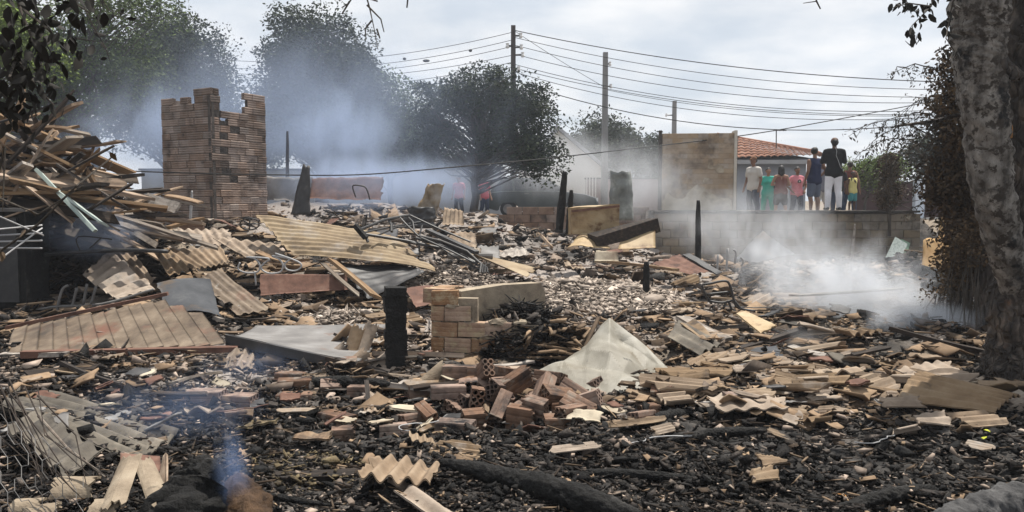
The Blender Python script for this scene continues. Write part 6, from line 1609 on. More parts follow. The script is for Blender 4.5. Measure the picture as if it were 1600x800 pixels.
sheet('corrugated_sheet', [A(1040, 528, 7.9), A(1090, 556, 7.4), A(1130, 540, 7.7), A(1060, 500, 8.6)], m_tile_grey, 'greyish corrugated piece leaning in the rubble behind the crumpled sheet', nu=36, nv=14, flutes=3, along='u', amp=.02, dent=.02, th=.009, ragged=(.1, .1, .1, .1), seed=28)
sheet('corrugated_sheet', [A(1060, 505, 8.4), A(1108, 542, 7.7), A(1122, 536, 7.8), A(1085, 498, 8.6)], m_tile, 'pale narrow roofing strip leaning over the greyish corrugated piece', nu=26, nv=8, flutes=1, along='u', amp=.015, dent=.02, th=.009, ragged=(.1, .1, .1, .1), seed=29)
sheet('pale_board', [A(1150, 488, 9.2), A(1190, 520, 8.5), A(1215, 508, 8.7), A(1165, 484, 9.4)], m_beigebox, 'pale wedge of board below the bent wire chair frame', 'board', nu=14, nv=8, dent=.02, th=.02, ragged=(.05, .1, .1, .1), seed=30)
sheet('dark_sheet', [A(1095, 548, 7.7), A(1110, 568, 7.4), A(1235, 560, 7.5), A(1220, 532, 8.0)], m_bluemetal, 'dark blue grey sheet lying in smoke right of the crumpled sheet', 'metal sheet', nu=14, nv=20, dent=.08, dscale=1, th=.005, ragged=(.1, .1, .1, .2), seed=31)
sheet('dark_sheet', [A(1148, 404, 14.6), A(1182, 410, 14.2), A(1245, 396, 14.8), A(1192, 358, 15.4)], m_bluemetal, 'dark sheet standing tilted in smoke before the retaining wall', 'metal sheet', nu=14, nv=14, dent=.04, th=.006, ragged=(.05, .05, .1, .1), seed=32)
sheet('rusty_sheet', [A(1012, 412, 13.2), A(1075, 428, 12.6), A(1118, 424, 12.8), A(1062, 396, 13.8)], m_rust, 'brown rusted sheet lying before the left end of the retaining wall', 'metal sheet', nu=20, nv=14, flutes=4, along='u', amp=.01, dent=.04, th=.005, ragged=(.1, .1, .1, .2), seed=33)
sheet('rusty_sheet', [A(1066, 398, 13.6), A(1120, 428, 12.6), A(1128, 424, 12.7), A(1078, 396, 13.7)], m_darkmetal, 'dark folded edge sheet right of the brown rusted sheet', 'metal sheet', nu=14, nv=6, dent=.02, th=.02, seed=34)
for i, (px, py, w, d_) in enumerate([(1180, 628, 70, 5.9), (1300, 600, 60, 6.3), (1335, 612, 55, 6.2), (1290, 636, 60, 5.9), (1240, 655, 50, 5.7), (1210, 745, 50, 4.4), (1195, 765, 45, 4.3), (1410, 650, 70, 5.6), (1460, 672, 60, 5.4), (1130, 575, 60, 7.0), (1175, 590, 60, 6.7), (1085, 600, 55, 6.5)]):
    c = G(px, py, .06); k = w * c.y / FPX
    o = sheet('roof_strip', [c + Vector((-k * .55, -.07, 0)), c + Vector((k * .5, -.06, random.uniform(-.02, .04))), c + Vector((k * .55, .10, random.uniform(0, .05))), c + Vector((-k * .5, .09, random.uniform(0, .05)))], m_tile, nu=16, nv=14, flutes=2, along='u', amp=.012, dent=.03, th=.009, ragged=(.3, .3, .2, .3), seed=60 + i)
    loose(o, 'wide beige roofing strip', 'roof strip', 'wide strips of roofing', c)

# ---------------------------------------------------------------- upright burnt metal things in the middle distance
def bent_shell(name, base, rad, h, a0, a1, mat_, label, cat, lean=(0, 0), dent=.05, seed=0, taper=1.0):
    n, m = 26, 16; V = []; F = []
    for j in range(m + 1):
        for i in range(n + 1):
            a = a0 + (a1 - a0) * i / n; s = j / m
            hh = h * (1 - .14 * float(fbm(i * .3 + seed, 0, 3, seed)))
            r = rad * (1 + (taper - 1) * s) * (1 + dent * 4 * (float(fbm(i * .25 + seed * 3, j * .35, 3, seed)) - .5))
            V.append((base[0] + r * cos(a) + lean[0] * s, base[1] + r * sin(a) + lean[1] * s, base[2] + hh * s))
    for j in range(m):
        for i in range(n):
            k = j * (n + 1) + i; F.append((k, k + 1, k + n + 2, k + n + 1))
    me = bpy.data.meshes.new(name); me.from_pydata(V, [], F); me.polygons.foreach_set('use_smooth', [True] * len(F)); me.update()
    o = link(name, me, mat_); s_ = o.modifiers.new('thick', 'SOLIDIFY'); s_.thickness = .008
    return tag(o, label, cat)
b = A(972, 340, 15.5)
bent_shell('metal_drum', b - Vector((0, 0, .05)), .235, 1.02, pi * .9, pi * 2.3, m_greenmetal, 'upright grey green curved metal shell behind the cream metal box', 'metal drum', (-.04, 0), .07, 3, .85)
b = A(478, 320, 16.3)
bent_shell('curled_metal', b - Vector((.05, 0, .2)), .26, 1.1, pi * .85, pi * 1.75, m_darkmetal, 'dark curled metal sheet standing right of the brick tower', 'metal sheet', (.10, 0), .10, 5, .35)
b = A(668, 345, 14.5)
bent_shell('curled_yellow_metal', b - Vector((0, 0, .05)), .26, .78, pi * .75, pi * 1.7, m_yellowsheet, 'curled yellowish metal sheet standing left of the sparse tree', 'metal sheet', (.22, 0), .16, 7, .75)
bent_shell('blackened_curl', A(655, 352, 14.3) - Vector((0, 0, .05)), .30, .42, pi * .8, pi * 1.9, m_darkmetal, 'blackened curled sheet at the foot of the yellowish curl', 'metal sheet', (.06, 0), .15, 9, .8)
sheet('pinkish_sheet', [A(482, 312, 17.4), A(600, 314, 17.4), A(602, 274, 17.7), A(486, 278, 17.7)], m_rust, 'long pinkish rusted sheet standing low right of the brick tower', 'metal sheet', nu=30, nv=10, dent=.06, th=.006, ragged=(.05, .1, .2, .2), seed=41)
sheet('pinkish_sheet', [A(412, 314, 18.0), A(486, 316, 17.8), A(490, 276, 18.0), A(412, 274, 18.2)], m_greymetal, 'greyish standing sheet close to the right side of the brick tower', 'metal sheet', nu=20, nv=10, dent=.04, th=.006, ragged=(.05, .1, .2, .2), seed=42)
sheet('sheet_end', [A(690, 352, 15.5), A(726, 352, 15.3), A(724, 328, 15.6), A(694, 322, 15.8)], m_tile, 'small upright fluted sheet end left of the sparse tree', 'roofing sheet', nu=24, nv=8, flutes=5, amp=.015, dent=.03, th=.008, ragged=(.1, .1, .1, .2), seed=43)
for i, (px, py, w, h_) in enumerate([(720, 362, 60, 26), (760, 356, 50, 20), (735, 340, 40, 22), (600, 345, 50, 20), (540, 335, 40, 22), (640, 330, 30, 22), (800, 378, 60, 12), (560, 315, 50, 25), (620, 320, 40, 18)]):
    c = A(px, py, 15 - (i % 3) * .5); k = w * c.y / FPX / 2; hh = h_ * c.y / FPX
    c.z = float(gz(c.x, c.y)) + .06
    o = sheet('scrap_sheet', [c + Vector((-k, -.2, 0)), c + Vector((k, -.25, .02)), c + Vector((k * .8, .35, hh)), c + Vector((-k * .6, .3, hh * .8))], [m_tile, m_greymetal, m_wood_grey, m_darkmetal][i % 4], nu=20, nv=10, flutes=(5 if i % 2 == 0 else 0), amp=.015, dent=.06, th=.008, ragged=(.2, .2, .2, .3), seed=80 + i)
    loose(o, ['beige fluted', 'grey', 'brownish', 'blackened'][i % 4] + ' tilted scrap sheet', 'scrap sheet', 'tilted scrap sheets at the back', c)
# cream metal box on its dark base
t = thing('cream_metal_box', A(930, 365, 13.6), 'crushed cream coloured metal box beside the two charred posts', 'metal box')
_bc = [A(892, 366, 13.5), A(968, 358, 13.6)]
def dented_box(c0, c1, h, dep, mat_, name, par, seed):
    d = c1 - c0; d.z = 0; L_ = d.length; d.normalize(); n = Vector((-d.y, d.x, 0)); b = bmesh.new(); bmesh.ops.create_cube(b, size=1)
    bmesh.ops.subdivide_edges(b, edges=b.edges[:], cuts=5, use_grid_fill=True)
    for v in b.verts:
        u = (v.co.x + .5, v.co.y + .5, v.co.z + .5); q = c0 + d * (u[0] * L_) + n * (u[1] * dep) + Vector((0, 0, u[2] * h * (1 + .12 * u[0])))
        e = .10 * (float(fbm(q.x * 4 + seed, q.z * 4 + q.y * 3, 3, seed)) - .5)
        v.co = q + n * e * 1.1 + Vector((0, 0, e * .6))
    me = bpy.data.meshes.new(name); b.to_mesh(me); b.free(); return link(name, me, mat_, par)
dented_box(_bc[0], _bc[1], .46, .45, m_beigebox, 'casing', t, 2)
MB().beam(A(893, 330, 13.45), A(968, 322, 13.5), .03, .04).build('rim', m_rust, t)
tag(MB().beam(A(925, 378, 13.2), A(1022, 352, 13.6), .35, .22, jit=.03).build('dark_slab', m_wood_dark), 'dark charred slab leaning under the cream metal box', 'slab')
sheet('cream_scrap', [A(965, 390, 13.0), A(1024, 388, 13.1), A(1024, 358, 13.4), A(968, 378, 13.2)], m_beigebox, 'cream scorched panel standing right of the dark slab', 'metal panel', nu=12, nv=8, dent=.03, th=.01, ragged=(.05, 0, .1, .1), seed=51)
sheet('cream_scrap', [A(880, 390, 12.9), A(960, 386, 13.0), A(940, 366, 13.6), A(905, 364, 13.6)], m_beigebox, 'crumpled beige panel at the foot of the cream metal box', 'metal panel', nu=18, nv=12, dent=.10, th=.006, ragged=(.2, .2, .2, .2), seed=52)
sheet('beige_panel', [A(928, 408, 12.6), A(968, 408, 12.6), A(966, 392, 12.7), A(930, 390, 12.7)], m_plaster, 'small beige wall fragment in front of the dark slab', 'wall fragment', nu=8, nv=6, dent=.02, th=.08, ragged=(.1, .1, .1, .2), seed=53)

# charred posts
def post(px, pyb, pyt, d, w, label, material=None, lean=0, name='charred_post', square=False, sink=.15):
    b = A(px, pyb, d); tp = A(px + lean, pyt, d); b.z -= sink
    n = 8 if square else 12
    pts = [b.lerp(tp, i / 5) for i in range(6)]
    if square:
        mb = MB(); k = 12
        for i in range(k):
            a, c = b.lerp(tp, i / k), b.lerp(tp, (i + 1) / k)
            q = w * random.uniform(.92, 1.08)
            mb.box((a + c) / 2 + Vector((random.uniform(-.006, .006), random.uniform(-.006, .006), 0)), (q, w * random.uniform(.92, 1.06), (c - a).length + .002), Matrix.Rotation(.25, 3, 'Z'), jit=.007)
        o = mb.build(name, material or m_log)
    else:
        o = rough_tube(name, pts, [w * .55, w * .52, w * .5, w * .48, w * .44, w * .30], material or m_log, None, 14, 4, .22, int(px) % 17)
    return tag(o, label, 'post')
post(618, 580, 449, 6.75, .175, 'charred square post standing upright left of the ruined pier', square=True)
post(873, 350, 268, 13.9, .13, 'tall leaning charred post beside the cream metal box, left of two', lean=10)
post(888, 352, 297, 13.8, .10, 'shorter pointed charred post beside the cream metal box, right of two', lean=5)
post(1091, 402, 313, 14.5, .10, 'charred pole with knobbed top standing in smoke before the retaining wall', lean=0)
MB_ = A(1091, 316, 14.5)
post(1010, 447, 409, 11.0, .10, 'short black stub post with a rounded top in the ash', lean=0)
post(1330, 412, 350, 15.5, .05, 'thin pale stake in the smoke before the retaining wall', material=m_wood_grey, lean=6, name='thin_stake')
post(296, 350, 298, 14.2, .05, 'thin pale pipe standing in front of the brick tower', material=m_palewire, lean=4, name='thin_pipe')
post(449, 310, 205, 20, .09, 'thin dark post in smoke between tower and broad tree', material=m_wood_dark, name='thin_post')
# green painted planks leaning on the wall
tag(MB().beam(A(1388, 420, 18.3), A(1408, 376, 18.7), .32, .03, up=(0, -1, .3)).build('painted_plank', m_wood_pale), 'pale green plank leaning on the retaining wall, left of two', 'plank')
tag(MB().beam(A(1402, 420, 18.35), A(1415, 377, 18.75), .22, .03, up=(0, -1, .3)).build('painted_plank', mat('green_painted_wood', [(0.3, (.10, .17, .12)), (0.6, (.20, .29, .21))], 3, stretch=(9, .8, 9))), 'darker green plank leaning on the retaining wall, right of two', 'plank')
# plywood boards and charred log by the bank at right
sheet('plywood_board', [A(1440, 432, 14.2), A(1505, 428, 14.2), A(1500, 365, 14.6), A(1442, 372, 14.6)], mat('plywood', [(0.3, (.30, .18, .08)), (0.7, (.46, .31, .16))], 3, stretch=(2, 2, .7), soot=(SOOT, .66, .8, 2)), 'tan plywood board standing on the bank at right', 'board', nu=12, nv=12, dent=.03, th=.025, ragged=(.05, .1, 0, .15), seed=54)
sheet('plywood_board', [A(1465, 372, 15.0), A(1500, 370, 15.0), A(1490, 340, 15.2), A(1468, 338, 15.2)], MATS['plywood'], 'smaller tan board behind the plywood board', 'board', nu=10, nv=8, dent=.02, th=.02, ragged=(.1, .1, 0, .2), seed=55)
def log(px0, py0, d0, px1, py1, d1, r0, r1, label, material=None, seed=0, amp=.18, mid=None, name='charred_log', cat='log'):
    a, b = clear_ground([A(px0, py0, d0), A(px1, py1, d1)], min(r0, r1) * .45)
    m_ = a.lerp(b, .5) + Vector(mid or (0, 0, .02))
    return tag(rough_tube(name, [a, a.lerp(m_, .5), m_, m_.lerp(b, .5), b], [r0 * .45, r0, (r0 + r1) / 2, r1 * 1.05, r1 * .35], material or m_log, None, 36, 26, amp, seed, crack=.16 if material is None else .05), label, cat)
log(1425, 420, 11.2, 1500, 442, 10.6, .085, .075, 'short charred log pointing left before the plywood board', seed=3)
log(1440, 445, 10.6, 1520, 460, 10.0, .07, .06, 'charred log lying lower on the bank at right', seed=4)
# foreground logs
log(690, 722, 4.75, 1000, 806, 3.85, .05, .065, 'thick charred log crossing the bottom centre', seed=5)
log(870, 742, 4.45, 1090, 748, 4.35, .028, .022, 'charred branch lying right of the thick charred log', seed=7)
log(1280, 806, 3.8, 1460, 762, 4.2, .03, .04, 'black frayed log at the bottom right below the ash', seed=9, amp=.3)
log(1440, 828, 3.5, 1640, 776, 3.75, .075, .095, 'smooth grey burnt log in the bottom right corner', m_greylog, seed=10, amp=.22, name='grey_log')
log(990, 668, 5.35, 1080, 645, 5.7, .04, .045, 'charred beam stub half buried right of the brick heap', seed=11)
log(330, 775, 3.95, 520, 790, 3.85, .022, .016, 'brown charred stick near the bottom edge left of centre', seed=13)
log(450, 600, 6.4, 610, 600, 6.35, .05, .05, 'dark charred beam lying at the foot of the square post', seed=14)
log(1040, 690, 5.0, 1200, 672, 5.2, .035, .03, 'thin black beam in the ash right of centre', seed=15)
log(1340, 600, 6.5, 1400, 575, 6.9, .02, .02, 'thin bent black hose in the roofing litter', seed=16, mid=(.05, 0, -.06), name='black_hose', cat='hose')
rough_tube
tag(rough_tube('charred_stump', [A(285, 850, 3.5), A(292, 800, 3.6), A(302, 760, 3.7), A(316, 735, 3.75), A(322, 716, 3.8)], [.17, .15, .12, .09, .03], m_log, None, 30, 10, .5, 12), 'black charred stump at the bottom left', 'stump')
tag(rough_tube('brown_lump', [A(395, 850, 3.6), A(388, 800, 3.7), A(375, 765, 3.8), A(372, 745, 3.9)], [.12, .10, .07, .02], mat('scorched_earth_lump', [(0.3, (.03, .018, .011)), (0.7, (.12, .07, .038))], 7, bump=1, bscale=25, bdist=.03), None, 24, 8, .6, 14), 'brown scorched lump beside the charred stump', 'lump')

# ---------------------------------------------------------------- bottom left tile pieces
def ridge_tile(name, a, b, r0, r1, up, arc, mat_, label, seed, th=.012, cat='tile', group=None):
    """curved roof tile: an arc of a cylinder about the axis a-b, opening away from up"""
    a, b, up = Vector(a), Vector(b), Vector(up); d = (b - a).normalized(); up = (up - d * up.dot(d)).normalized(); sd = d.cross(up); R_ = random.Random(seed)
    n, m = 14, 10; V = []; F = []
    e0 = [R_.uniform(-.06, .06) for _ in range(n + 1)]; e1 = [R_.uniform(-.10, .06) for _ in range(n + 1)]
    for lay in (0, 1):
        for j in range(m + 1):
            for i in range(n + 1):
                s_ = j / m; an = -arc / 2 + arc * i / n; rr = r0 + (r1 - r0) * s_ - lay * th
                q = a.lerp(b, s_) + d * ((e0[i] * (1 - s_) + e1[i] * s_) * (b - a).length)
                V.append(q + up * (rr * cos(an)) + sd * (rr * sin(an)) + up * R_.uniform(-.001, .001))
    K_ = (n + 1) * (m + 1); I = lambda l, j, i: l * K_ + j * (n + 1) + i
    for j in range(m):
        for i in range(n):
            F += [(I(0, j, i), I(0, j, i + 1), I(0, j + 1, i + 1), I(0, j + 1, i)), (I(1, j, i + 1), I(1, j, i), I(1, j + 1, i), I(1, j + 1, i + 1))]
        F += [(I(0, j, 0), I(0, j + 1, 0), I(1, j + 1, 0), I(1, j, 0)), (I(0, j + 1, n), I(0, j, n), I(1, j, n), I(1, j + 1, n))]
    for i in range(n):
        F += [(I(0, 0, i + 1), I(0, 0, i), I(1, 0, i), I(1, 0, i + 1)), (I(0, m, i), I(0, m, i + 1), I(1, m, i + 1), I(1, m, i))]
    me = bpy.data.meshes.new(name); me.from_pydata([tuple(v) for v in V], [], F); me.update()
    return tag(link(name, me, mat_), label, cat, group)
m_tan = mat('dull_tan_tile', [(0.3, (0.13, 0.10, 0.07)), (0.55, (0.25, 0.20, 0.145)), (0.8, (0.33, 0.28, 0.21))], 5, soot=(SOOT, .6, .75, 6), bump=.6, bscale=40, bdist=.01)
_tg = 'tan tiles at lower left'
ridge_tile('tan_tile', A(186, 815, 3.45), A(214, 732, 3.95), .10, .09, (-.5, -.6, .6), 2.3, m_tan, 'upright tan ridge tile at lower left, tallest of its pair', 1, group=_tg)
ridge_tile('tan_tile', A(250, 805, 3.5), A(222, 730, 3.9), .07, .06, (.6, -.6, .5), 2.0, m_tan, 'narrow tan ridge tile leaning against the tallest one', 2, group=_tg)
ridge_tile('tan_tile', A(90, 775, 3.7), A(152, 772, 3.72), .09, .085, (0, -.3, 1), 2.2, m_tan, 'curved tan tile lying at lower left, upper one', 3, group=_tg)
ridge_tile('tan_tile', A(150, 808, 3.5), A(192, 806, 3.5), .08, .08, (0, -.3, 1), 2.0, m_tan, 'flat tan tile end at the bottom edge, lower left', 4, group=_tg)
ridge_tile('tan_tile', A(40, 822, 3.45), A(95, 812, 3.5), .085, .08, (-.2, -.2, 1), 2.4, m_tan, 'rounded tan tile at the bottom edge, farthest left', 5, group=_tg)
ridge_tile('tan_tile', A(25, 800, 3.6), A(70, 798, 3.6), .06, .06, (.2, -.2, 1), 2.0, m_tan, 'small tan tile behind the farthest left rounded tile', 6, group=_tg)
# roof pieces lying on the flat grey sheet
for i_, (x_, y_, d_, l_) in enumerate([(548, 535, 7.35, 'cream wavy tile standing on the flat grey sheet, left'), (570, 530, 7.4, 'cream wavy tile standing on the flat grey sheet, right'), (540, 558, 6.95, 'cream tile lying at the right corner of the flat grey sheet'), (575, 565, 6.8, 'cream tile fallen by the charred square post foot'), (660, 580, 6.5, 'greyish ridge tile right of the charred square post'), (510, 548, 7.3, 'thin cream tile on the flat grey sheet middle')]):
    c = A(x_, y_, d_); k_ = .13
    ridge_tile('cream_tile', c + Vector((-k_ * .2 * (i_ % 2), -.05, -k_)), c + Vector((k_ * .5, .07, k_)) if i_ < 2 else c + Vector((k_ * 1.5, .02, .03)), .07, .07, (.1, -.8, .6), 2.4, m_tile if i_ != 4 else m_tan, l_, 20 + i_, group='cream tiles by the charred square post')
sheet('wood_shard', [A(240, 780, 3.75), A(262, 782, 3.7), A(258, 704, 4.0), A(254, 712, 4.0)], m_wood, 'pointed brown wood shard standing at lower left', 'wood shard', nu=10, nv=14, dent=.02, th=.02, ragged=(.1, .2, 0, .1), seed=96)
sheet('brown_board', [A(188, 728, 4.2), A(252, 735, 4.15), A(250, 712, 4.4), A(188, 708, 4.4)], m_rust, 'reddish brown panel edge below the dark corrugated sheets', 'board', nu=10, nv=8, dent=.02, th=.02, seed=97)
# yellow foam scraps
_r = random.Random(31)
for i, (px, py, w) in enumerate([(410, 668, 55), (380, 675, 30), (490, 690, 70)]):
    c = G(px, py, .02); k = w * c.y / FPX
    sheet('foam_scrap', [c + Vector((-k * .5, -.05, 0)), c + Vector((k * .5, -.06, .02)), c + Vector((k * .4, .09, .03)), c + Vector((-k * .45, .07, .01))], m_yellowfoam if i != 2 else m_wood, ('bright yellow scorched scrap left of centre', 'small yellow scrap left of the bright yellow scrap', 'brown and orange scorched board in front of the brick stacks')[i], 'scrap', nu=18, nv=10, dent=.05, dscale=6, th=.015, ragged=(.3, .3, .3, .3), seed=100 + i)
p = G(470, 735)
heap('scorched_foam', 'yellowish crumbled foam and moss in the ash at lower left centre', (p.x, p.y, p.z), .55, .35, .06, 380, m_yellowfoam, 46, .022, .2)

# ---------------------------------------------------------------- twisted black frame in the centre
def frame():
    t = thing('twisted_frame', A(650, 400, 11.8), 'twisted black burnt metal frame on top of the long fluted sheet', 'metal frame')
    d = 11.4
    bars = [((560, 360, 11.2), (640, 336, 11.8)), ((640, 336, 11.8), (735, 378, 11.6)), ((566, 364, 11.2), (662, 346, 11.9)), ((560, 362, 11.2), (575, 378, 11.1)), ((625, 340, 11.6), (655, 370, 11.4)), ((655, 370, 11.4), (760, 420, 11.0)), ((650, 372, 11.5), (742, 410, 11.2)), ((600, 372, 11.3), (668, 385, 11.4)), ((585, 370, 11.3), (652, 352, 11.8)), ((608, 345, 11.6), (612, 362, 11.4)), ((636, 338, 11.8), (648, 365, 11.5)), ((660, 350, 11.9), (655, 392, 11.4)), ((570, 366, 11.2), (690, 388, 11.5)), ((690, 388, 11.5), (755, 424, 11.0))]
    for i, (a, b) in enumerate(bars):
        a, b = A(*a), A(*b)
        m_ = a.lerp(b, .5) + Vector((random.uniform(-.04, .04), 0, random.uniform(-.02, .05)))
        MB().tube([a, a.lerp(m_, .6), m_, m_.lerp(b, .5), b], .014 if i % 3 else .022, 7).build('bar', m_darkmetal, t)
    for k in range(4):
        pts = [A(655 + 2 * k, 368 + 3 * k, 11.4), A(690 + 3 * k, 376 + 3 * k, 11.4), A(730 + 2 * k, 392 + 3 * k, 11.2), A(752 + 3 * k, 412 + 2 * k, 11.0), A(750 + 4 * k, 426, 10.9)]
        MB().tube(pts, .013, 6).build('strip', m_darkmetal if k else m_greymetal, t)
    MB().beam(A(555, 352, 11.15), A(572, 372, 11.1), .09, .06).build('foot_block', m_log, t)
    MB().beam(A(668, 360, 11.9), A(745, 395, 11.3), .10, .05).build('channel', m_darkmetal, t)
    MB().tube([A(700, 400, 11.9), A(770, 400, 11.9)], .045, 8).build('pipe', m_greymetal, t)
frame()
# bent wire chair frame, right
def wire_thing(name, label, cat, paths, d, r, material, group=None):
    t = thing(name, A(paths[0][0][0], paths[0][0][1], d), label, cat, group)
    for p in paths:
        P = [A(q[0], q[1], q[2] if len(q) > 2 else d) for q in p]; out = []
        for i in range(len(P) - 1):
            p0, p1, p2, p3 = [P[min(max(i + k, 0), len(P) - 1)] for k in (-1, 0, 1, 2)]
            for k in range(4):
                s = k / 4; out.append(.5 * ((2 * p1) + (p2 - p0) * s + (2 * p0 - 5 * p1 + 4 * p2 - p3) * s ** 2 + (3 * p1 - p0 - 3 * p2 + p3) * s ** 3))
        out.append(P[-1]); MB().tube(out, r, 6).build('rod', material, t, smooth=True)
    return t
wire_thing('wire_chair_frame', 'bent black wire chair frame standing in the debris at right', 'chair frame', [[(1108, 470), (1097, 447), (1110, 443), (1134, 439), (1142, 450), (1150, 478), (1165, 484)], [(1104, 460), (1140, 456)], [(1106, 470), (1128, 473), (1146, 470), (1158, 482), (1180, 486)], [(1130, 482), (1137, 470), (1143, 484)]], 9.4, .015, m_darkmetal)
wire_thing('wire_coils', 'three pale wire loops in front of the pointed fluted sheet', 'wire', [[(375, 410), (372, 420), (384, 426), (402, 425), (406, 415), (398, 404), (385, 402), (420, 404), (412, 412), (408, 420), (420, 427), (438, 425), (442, 414), (436, 405), (425, 400), (452, 404), (445, 412), (448, 421), (462, 423), (471, 416), (464, 408), (430, 396)], [(398, 424), (400, 446)]], 10.2, .012, m_palewire)
wire_thing('bicycle_wheel', 'small burnt wheel rim lying at the foot of the brick tower', 'wheel', [[(390 + 15 * cos(a), 350 + 9 * sin(a), 13.4 + .15 * sin(a)) for a in np.linspace(0, 2 * pi, 13)], [(376, 350), (404, 350)], [(390, 341), (390, 359)], [(380, 344), (400, 356)]], 13.4, .012, m_darkmetal)
wire_thing('wire_hoop', 'thin bent wire hoop sticking up right of the brick tower', 'wire', [[(556, 308), (551, 291), (562, 290), (572, 294), (578, 312)]], 14.5, .014, m_darkmetal)
wire_thing('pipe_frame', 'bent grey pipe bracket sticking out below the steep roof pieces', 'pipe frame', [[(88, 497), (92, 470), (98, 452), (106, 446)], [(112, 482), (120, 450)], [(30, 494), (80, 480), (160, 475), (240, 452)], [(30, 495), (75, 505)], [(130, 476), (136, 444)], [(142, 476), (150, 448)]], 9.2, .016, m_greymetal)
wire_thing('thin_wire_frame', 'thin black wire bracket standing in the smoke at left', 'wire', [[(125, 392), (122, 370), (175, 374)], [(140, 388), (158, 372)]], 9.6, .008, m_darkmetal)
wire_thing('pale_rods', 'pale curved rods standing up in smoke before the retaining wall', 'rods', [[(1120, 428, 13), (1122, 398, 13)], [(1135, 424, 13), (1137, 388, 13)], [(1148, 412, 13), (1150, 395, 13), (1146, 390, 13)], [(1158, 416, 13), (1162, 408, 13), (1157, 402, 13)]], 13, .018, m_palewire)
wire_thing('dark_pipe', 'long dark pipe lying before the woodpile smoke', 'pipe', [[(60, 398), (120, 394), (200, 391), (262, 393)]], 9.8, .026, m_darkmetal)
wire_thing('pale_bars', 'bundle of thin grey bars leaning at the left edge', 'bars', [[(-20, 360 + 9 * i, 6.2), (66, 352 + 12 * i, 6.5)] for i in range(4)] + [[(-20, 330, 6.1), (68, 368, 6.5)], [(-20, 420, 6.1), (66, 356, 6.5)]], 6.3, .007, m_palewire)
# dark cabinet with pale top at left
t = thing('burnt_cabinet', A(30, 400, 10.2), 'blackened cabinet with pale top at the left edge below the woodpile', 'cabinet')
_k0 = A(-60, 400, 9.4); _k1 = A(40, 400, 9.4); _zt = A(40, 330, 9.4).z; _zb = float(gz(_k1.x, 9.6))
MB().box(((_k0.x + _k1.x) / 2, 9.65, (_zt + _zb) / 2), (_k1.x - _k0.x, .5, _zt - _zb), jit=.02).build('carcass', m_log, t)
MB().box(((_k0.x + _k1.x) / 2, 9.64, _zt + .02), (_k1.x - _k0.x + .05, .56, .05), jit=.012).build('top', m_greymetal, t)
MB().box(((_k0.x + _k1.x) / 2, 9.385, (_zt + _zb) / 2), (_k1.x - _k0.x - .16, .03, _zt - _zb - .15)).build('door', m_darkmetal, t)
# chicken wire, lower left corner
def netting():
    t = thing('wire_netting', A(20, 760, 3.3), 'torn wire netting in the shade at the lower left corner', 'netting')
    mb = MB(); r = random.Random(2)
    def q(u, v):
        return A(-20 + u * 150, 640 + v * 190 + u * 70, 3.5 - v * .3 + .06 * sin(u * 7 + v * 5)) + Vector((0, 0, .01 * sin(9 * u)))
    nu, nv = 7, 7
    for j in range(nv):
        for i in range(nu):
            o = .5 if j % 2 else 0
            u0, v0 = (i + o) / nu, j / nv
            a, b, c, e = q(u0, v0), q(u0 + .5 / nu, v0 + .35 / nv), q(u0 + .5 / nu, v0 + 1 / nv), q(u0 - .5 / nu, v0 + .35 / nv)
            for s, f in ((a, b), (b, c), (a, e)):
                if r.random() < .85: mb.tube([s, f], .0016, 4, cap=False)
    tag(mb.build('wire_mesh', m_greymetal, t), kind='stuff')
    mb = MB()
    for k in range(14):
        px = r.uniform(-20, 60); mb.tube([A(px, 590 + r.uniform(0, 30), 3.9), A(px + r.uniform(10, 60), 680, 3.6), A(px + r.uniform(60, 130), 740 + r.uniform(0, 40), 3.4)], [.004, .003, .002], 4)
    mb.build('dry_stalks', m_wood_dark, t)
netting()
tag(MB().tube([A(60, 650, 3.9), A(105, 700, 3.75), A(165, 745, 3.65)], [.007, .006, .005], 6).build('thin_stick', m_wood_grey), 'thin stick leaning over the tiles at lower left', 'stick')

# ---------------------------------------------------------------- planks: woodpile at left, loose boards elsewhere
_PLK = {}
def plank_mesh(L_, w, t, seed):
    r = random.Random(seed); n = 6; vs = []
    tw = r.uniform(-.12, .12); bow = r.uniform(-.02, .02)
    for i in range(n + 1):
        y = -L_ / 2 + L_ * i / n; ww = w / 2 * (1 + r.uniform(-.05, .05)); k = i / n - .5; c = bow * (1 - 4 * k * k)
        e0 = r.uniform(-.04, .04) * (i in (0, n)); e1 = r.uniform(-.10, .10) * (i in (0, n))
        for x, z, e in ((-ww, -t / 2, e0), (ww, -t / 2, e1), (ww, t / 2, e1), (-ww, t / 2, e0)):
            vs.append((x * cos(tw * k) - z * sin(tw * k), y + e, c + x * sin(tw * k) + z * cos(tw * k)))
    fs = [(0, 1, 2, 3), tuple(n * 4 + q for q in (3, 2, 1, 0))]
    for i in range(n):
        for k in range(4):
            k2 = (k + 1) % 4; fs.append((i * 4 + k2, i * 4 + k, i * 4 + 4 + k, i * 4 + 4 + k2))
    me = bpy.data.meshes.new('plank'); me.from_pydata(vs, [], fs); me.update(); return me
_pms = {}
for nm, mm in (('tan', m_wood), ('grey', m_wood_grey), ('charred', m_wood_dark)):
    _pms[nm] = []
    for i in range(9):
        me = plank_mesh(1.0, random.choice((.06, .09, .12, .16)), random.choice((.02, .025, .04)), i * 3 + len(nm)); me.materials.append(mm); _pms[nm].append(me)
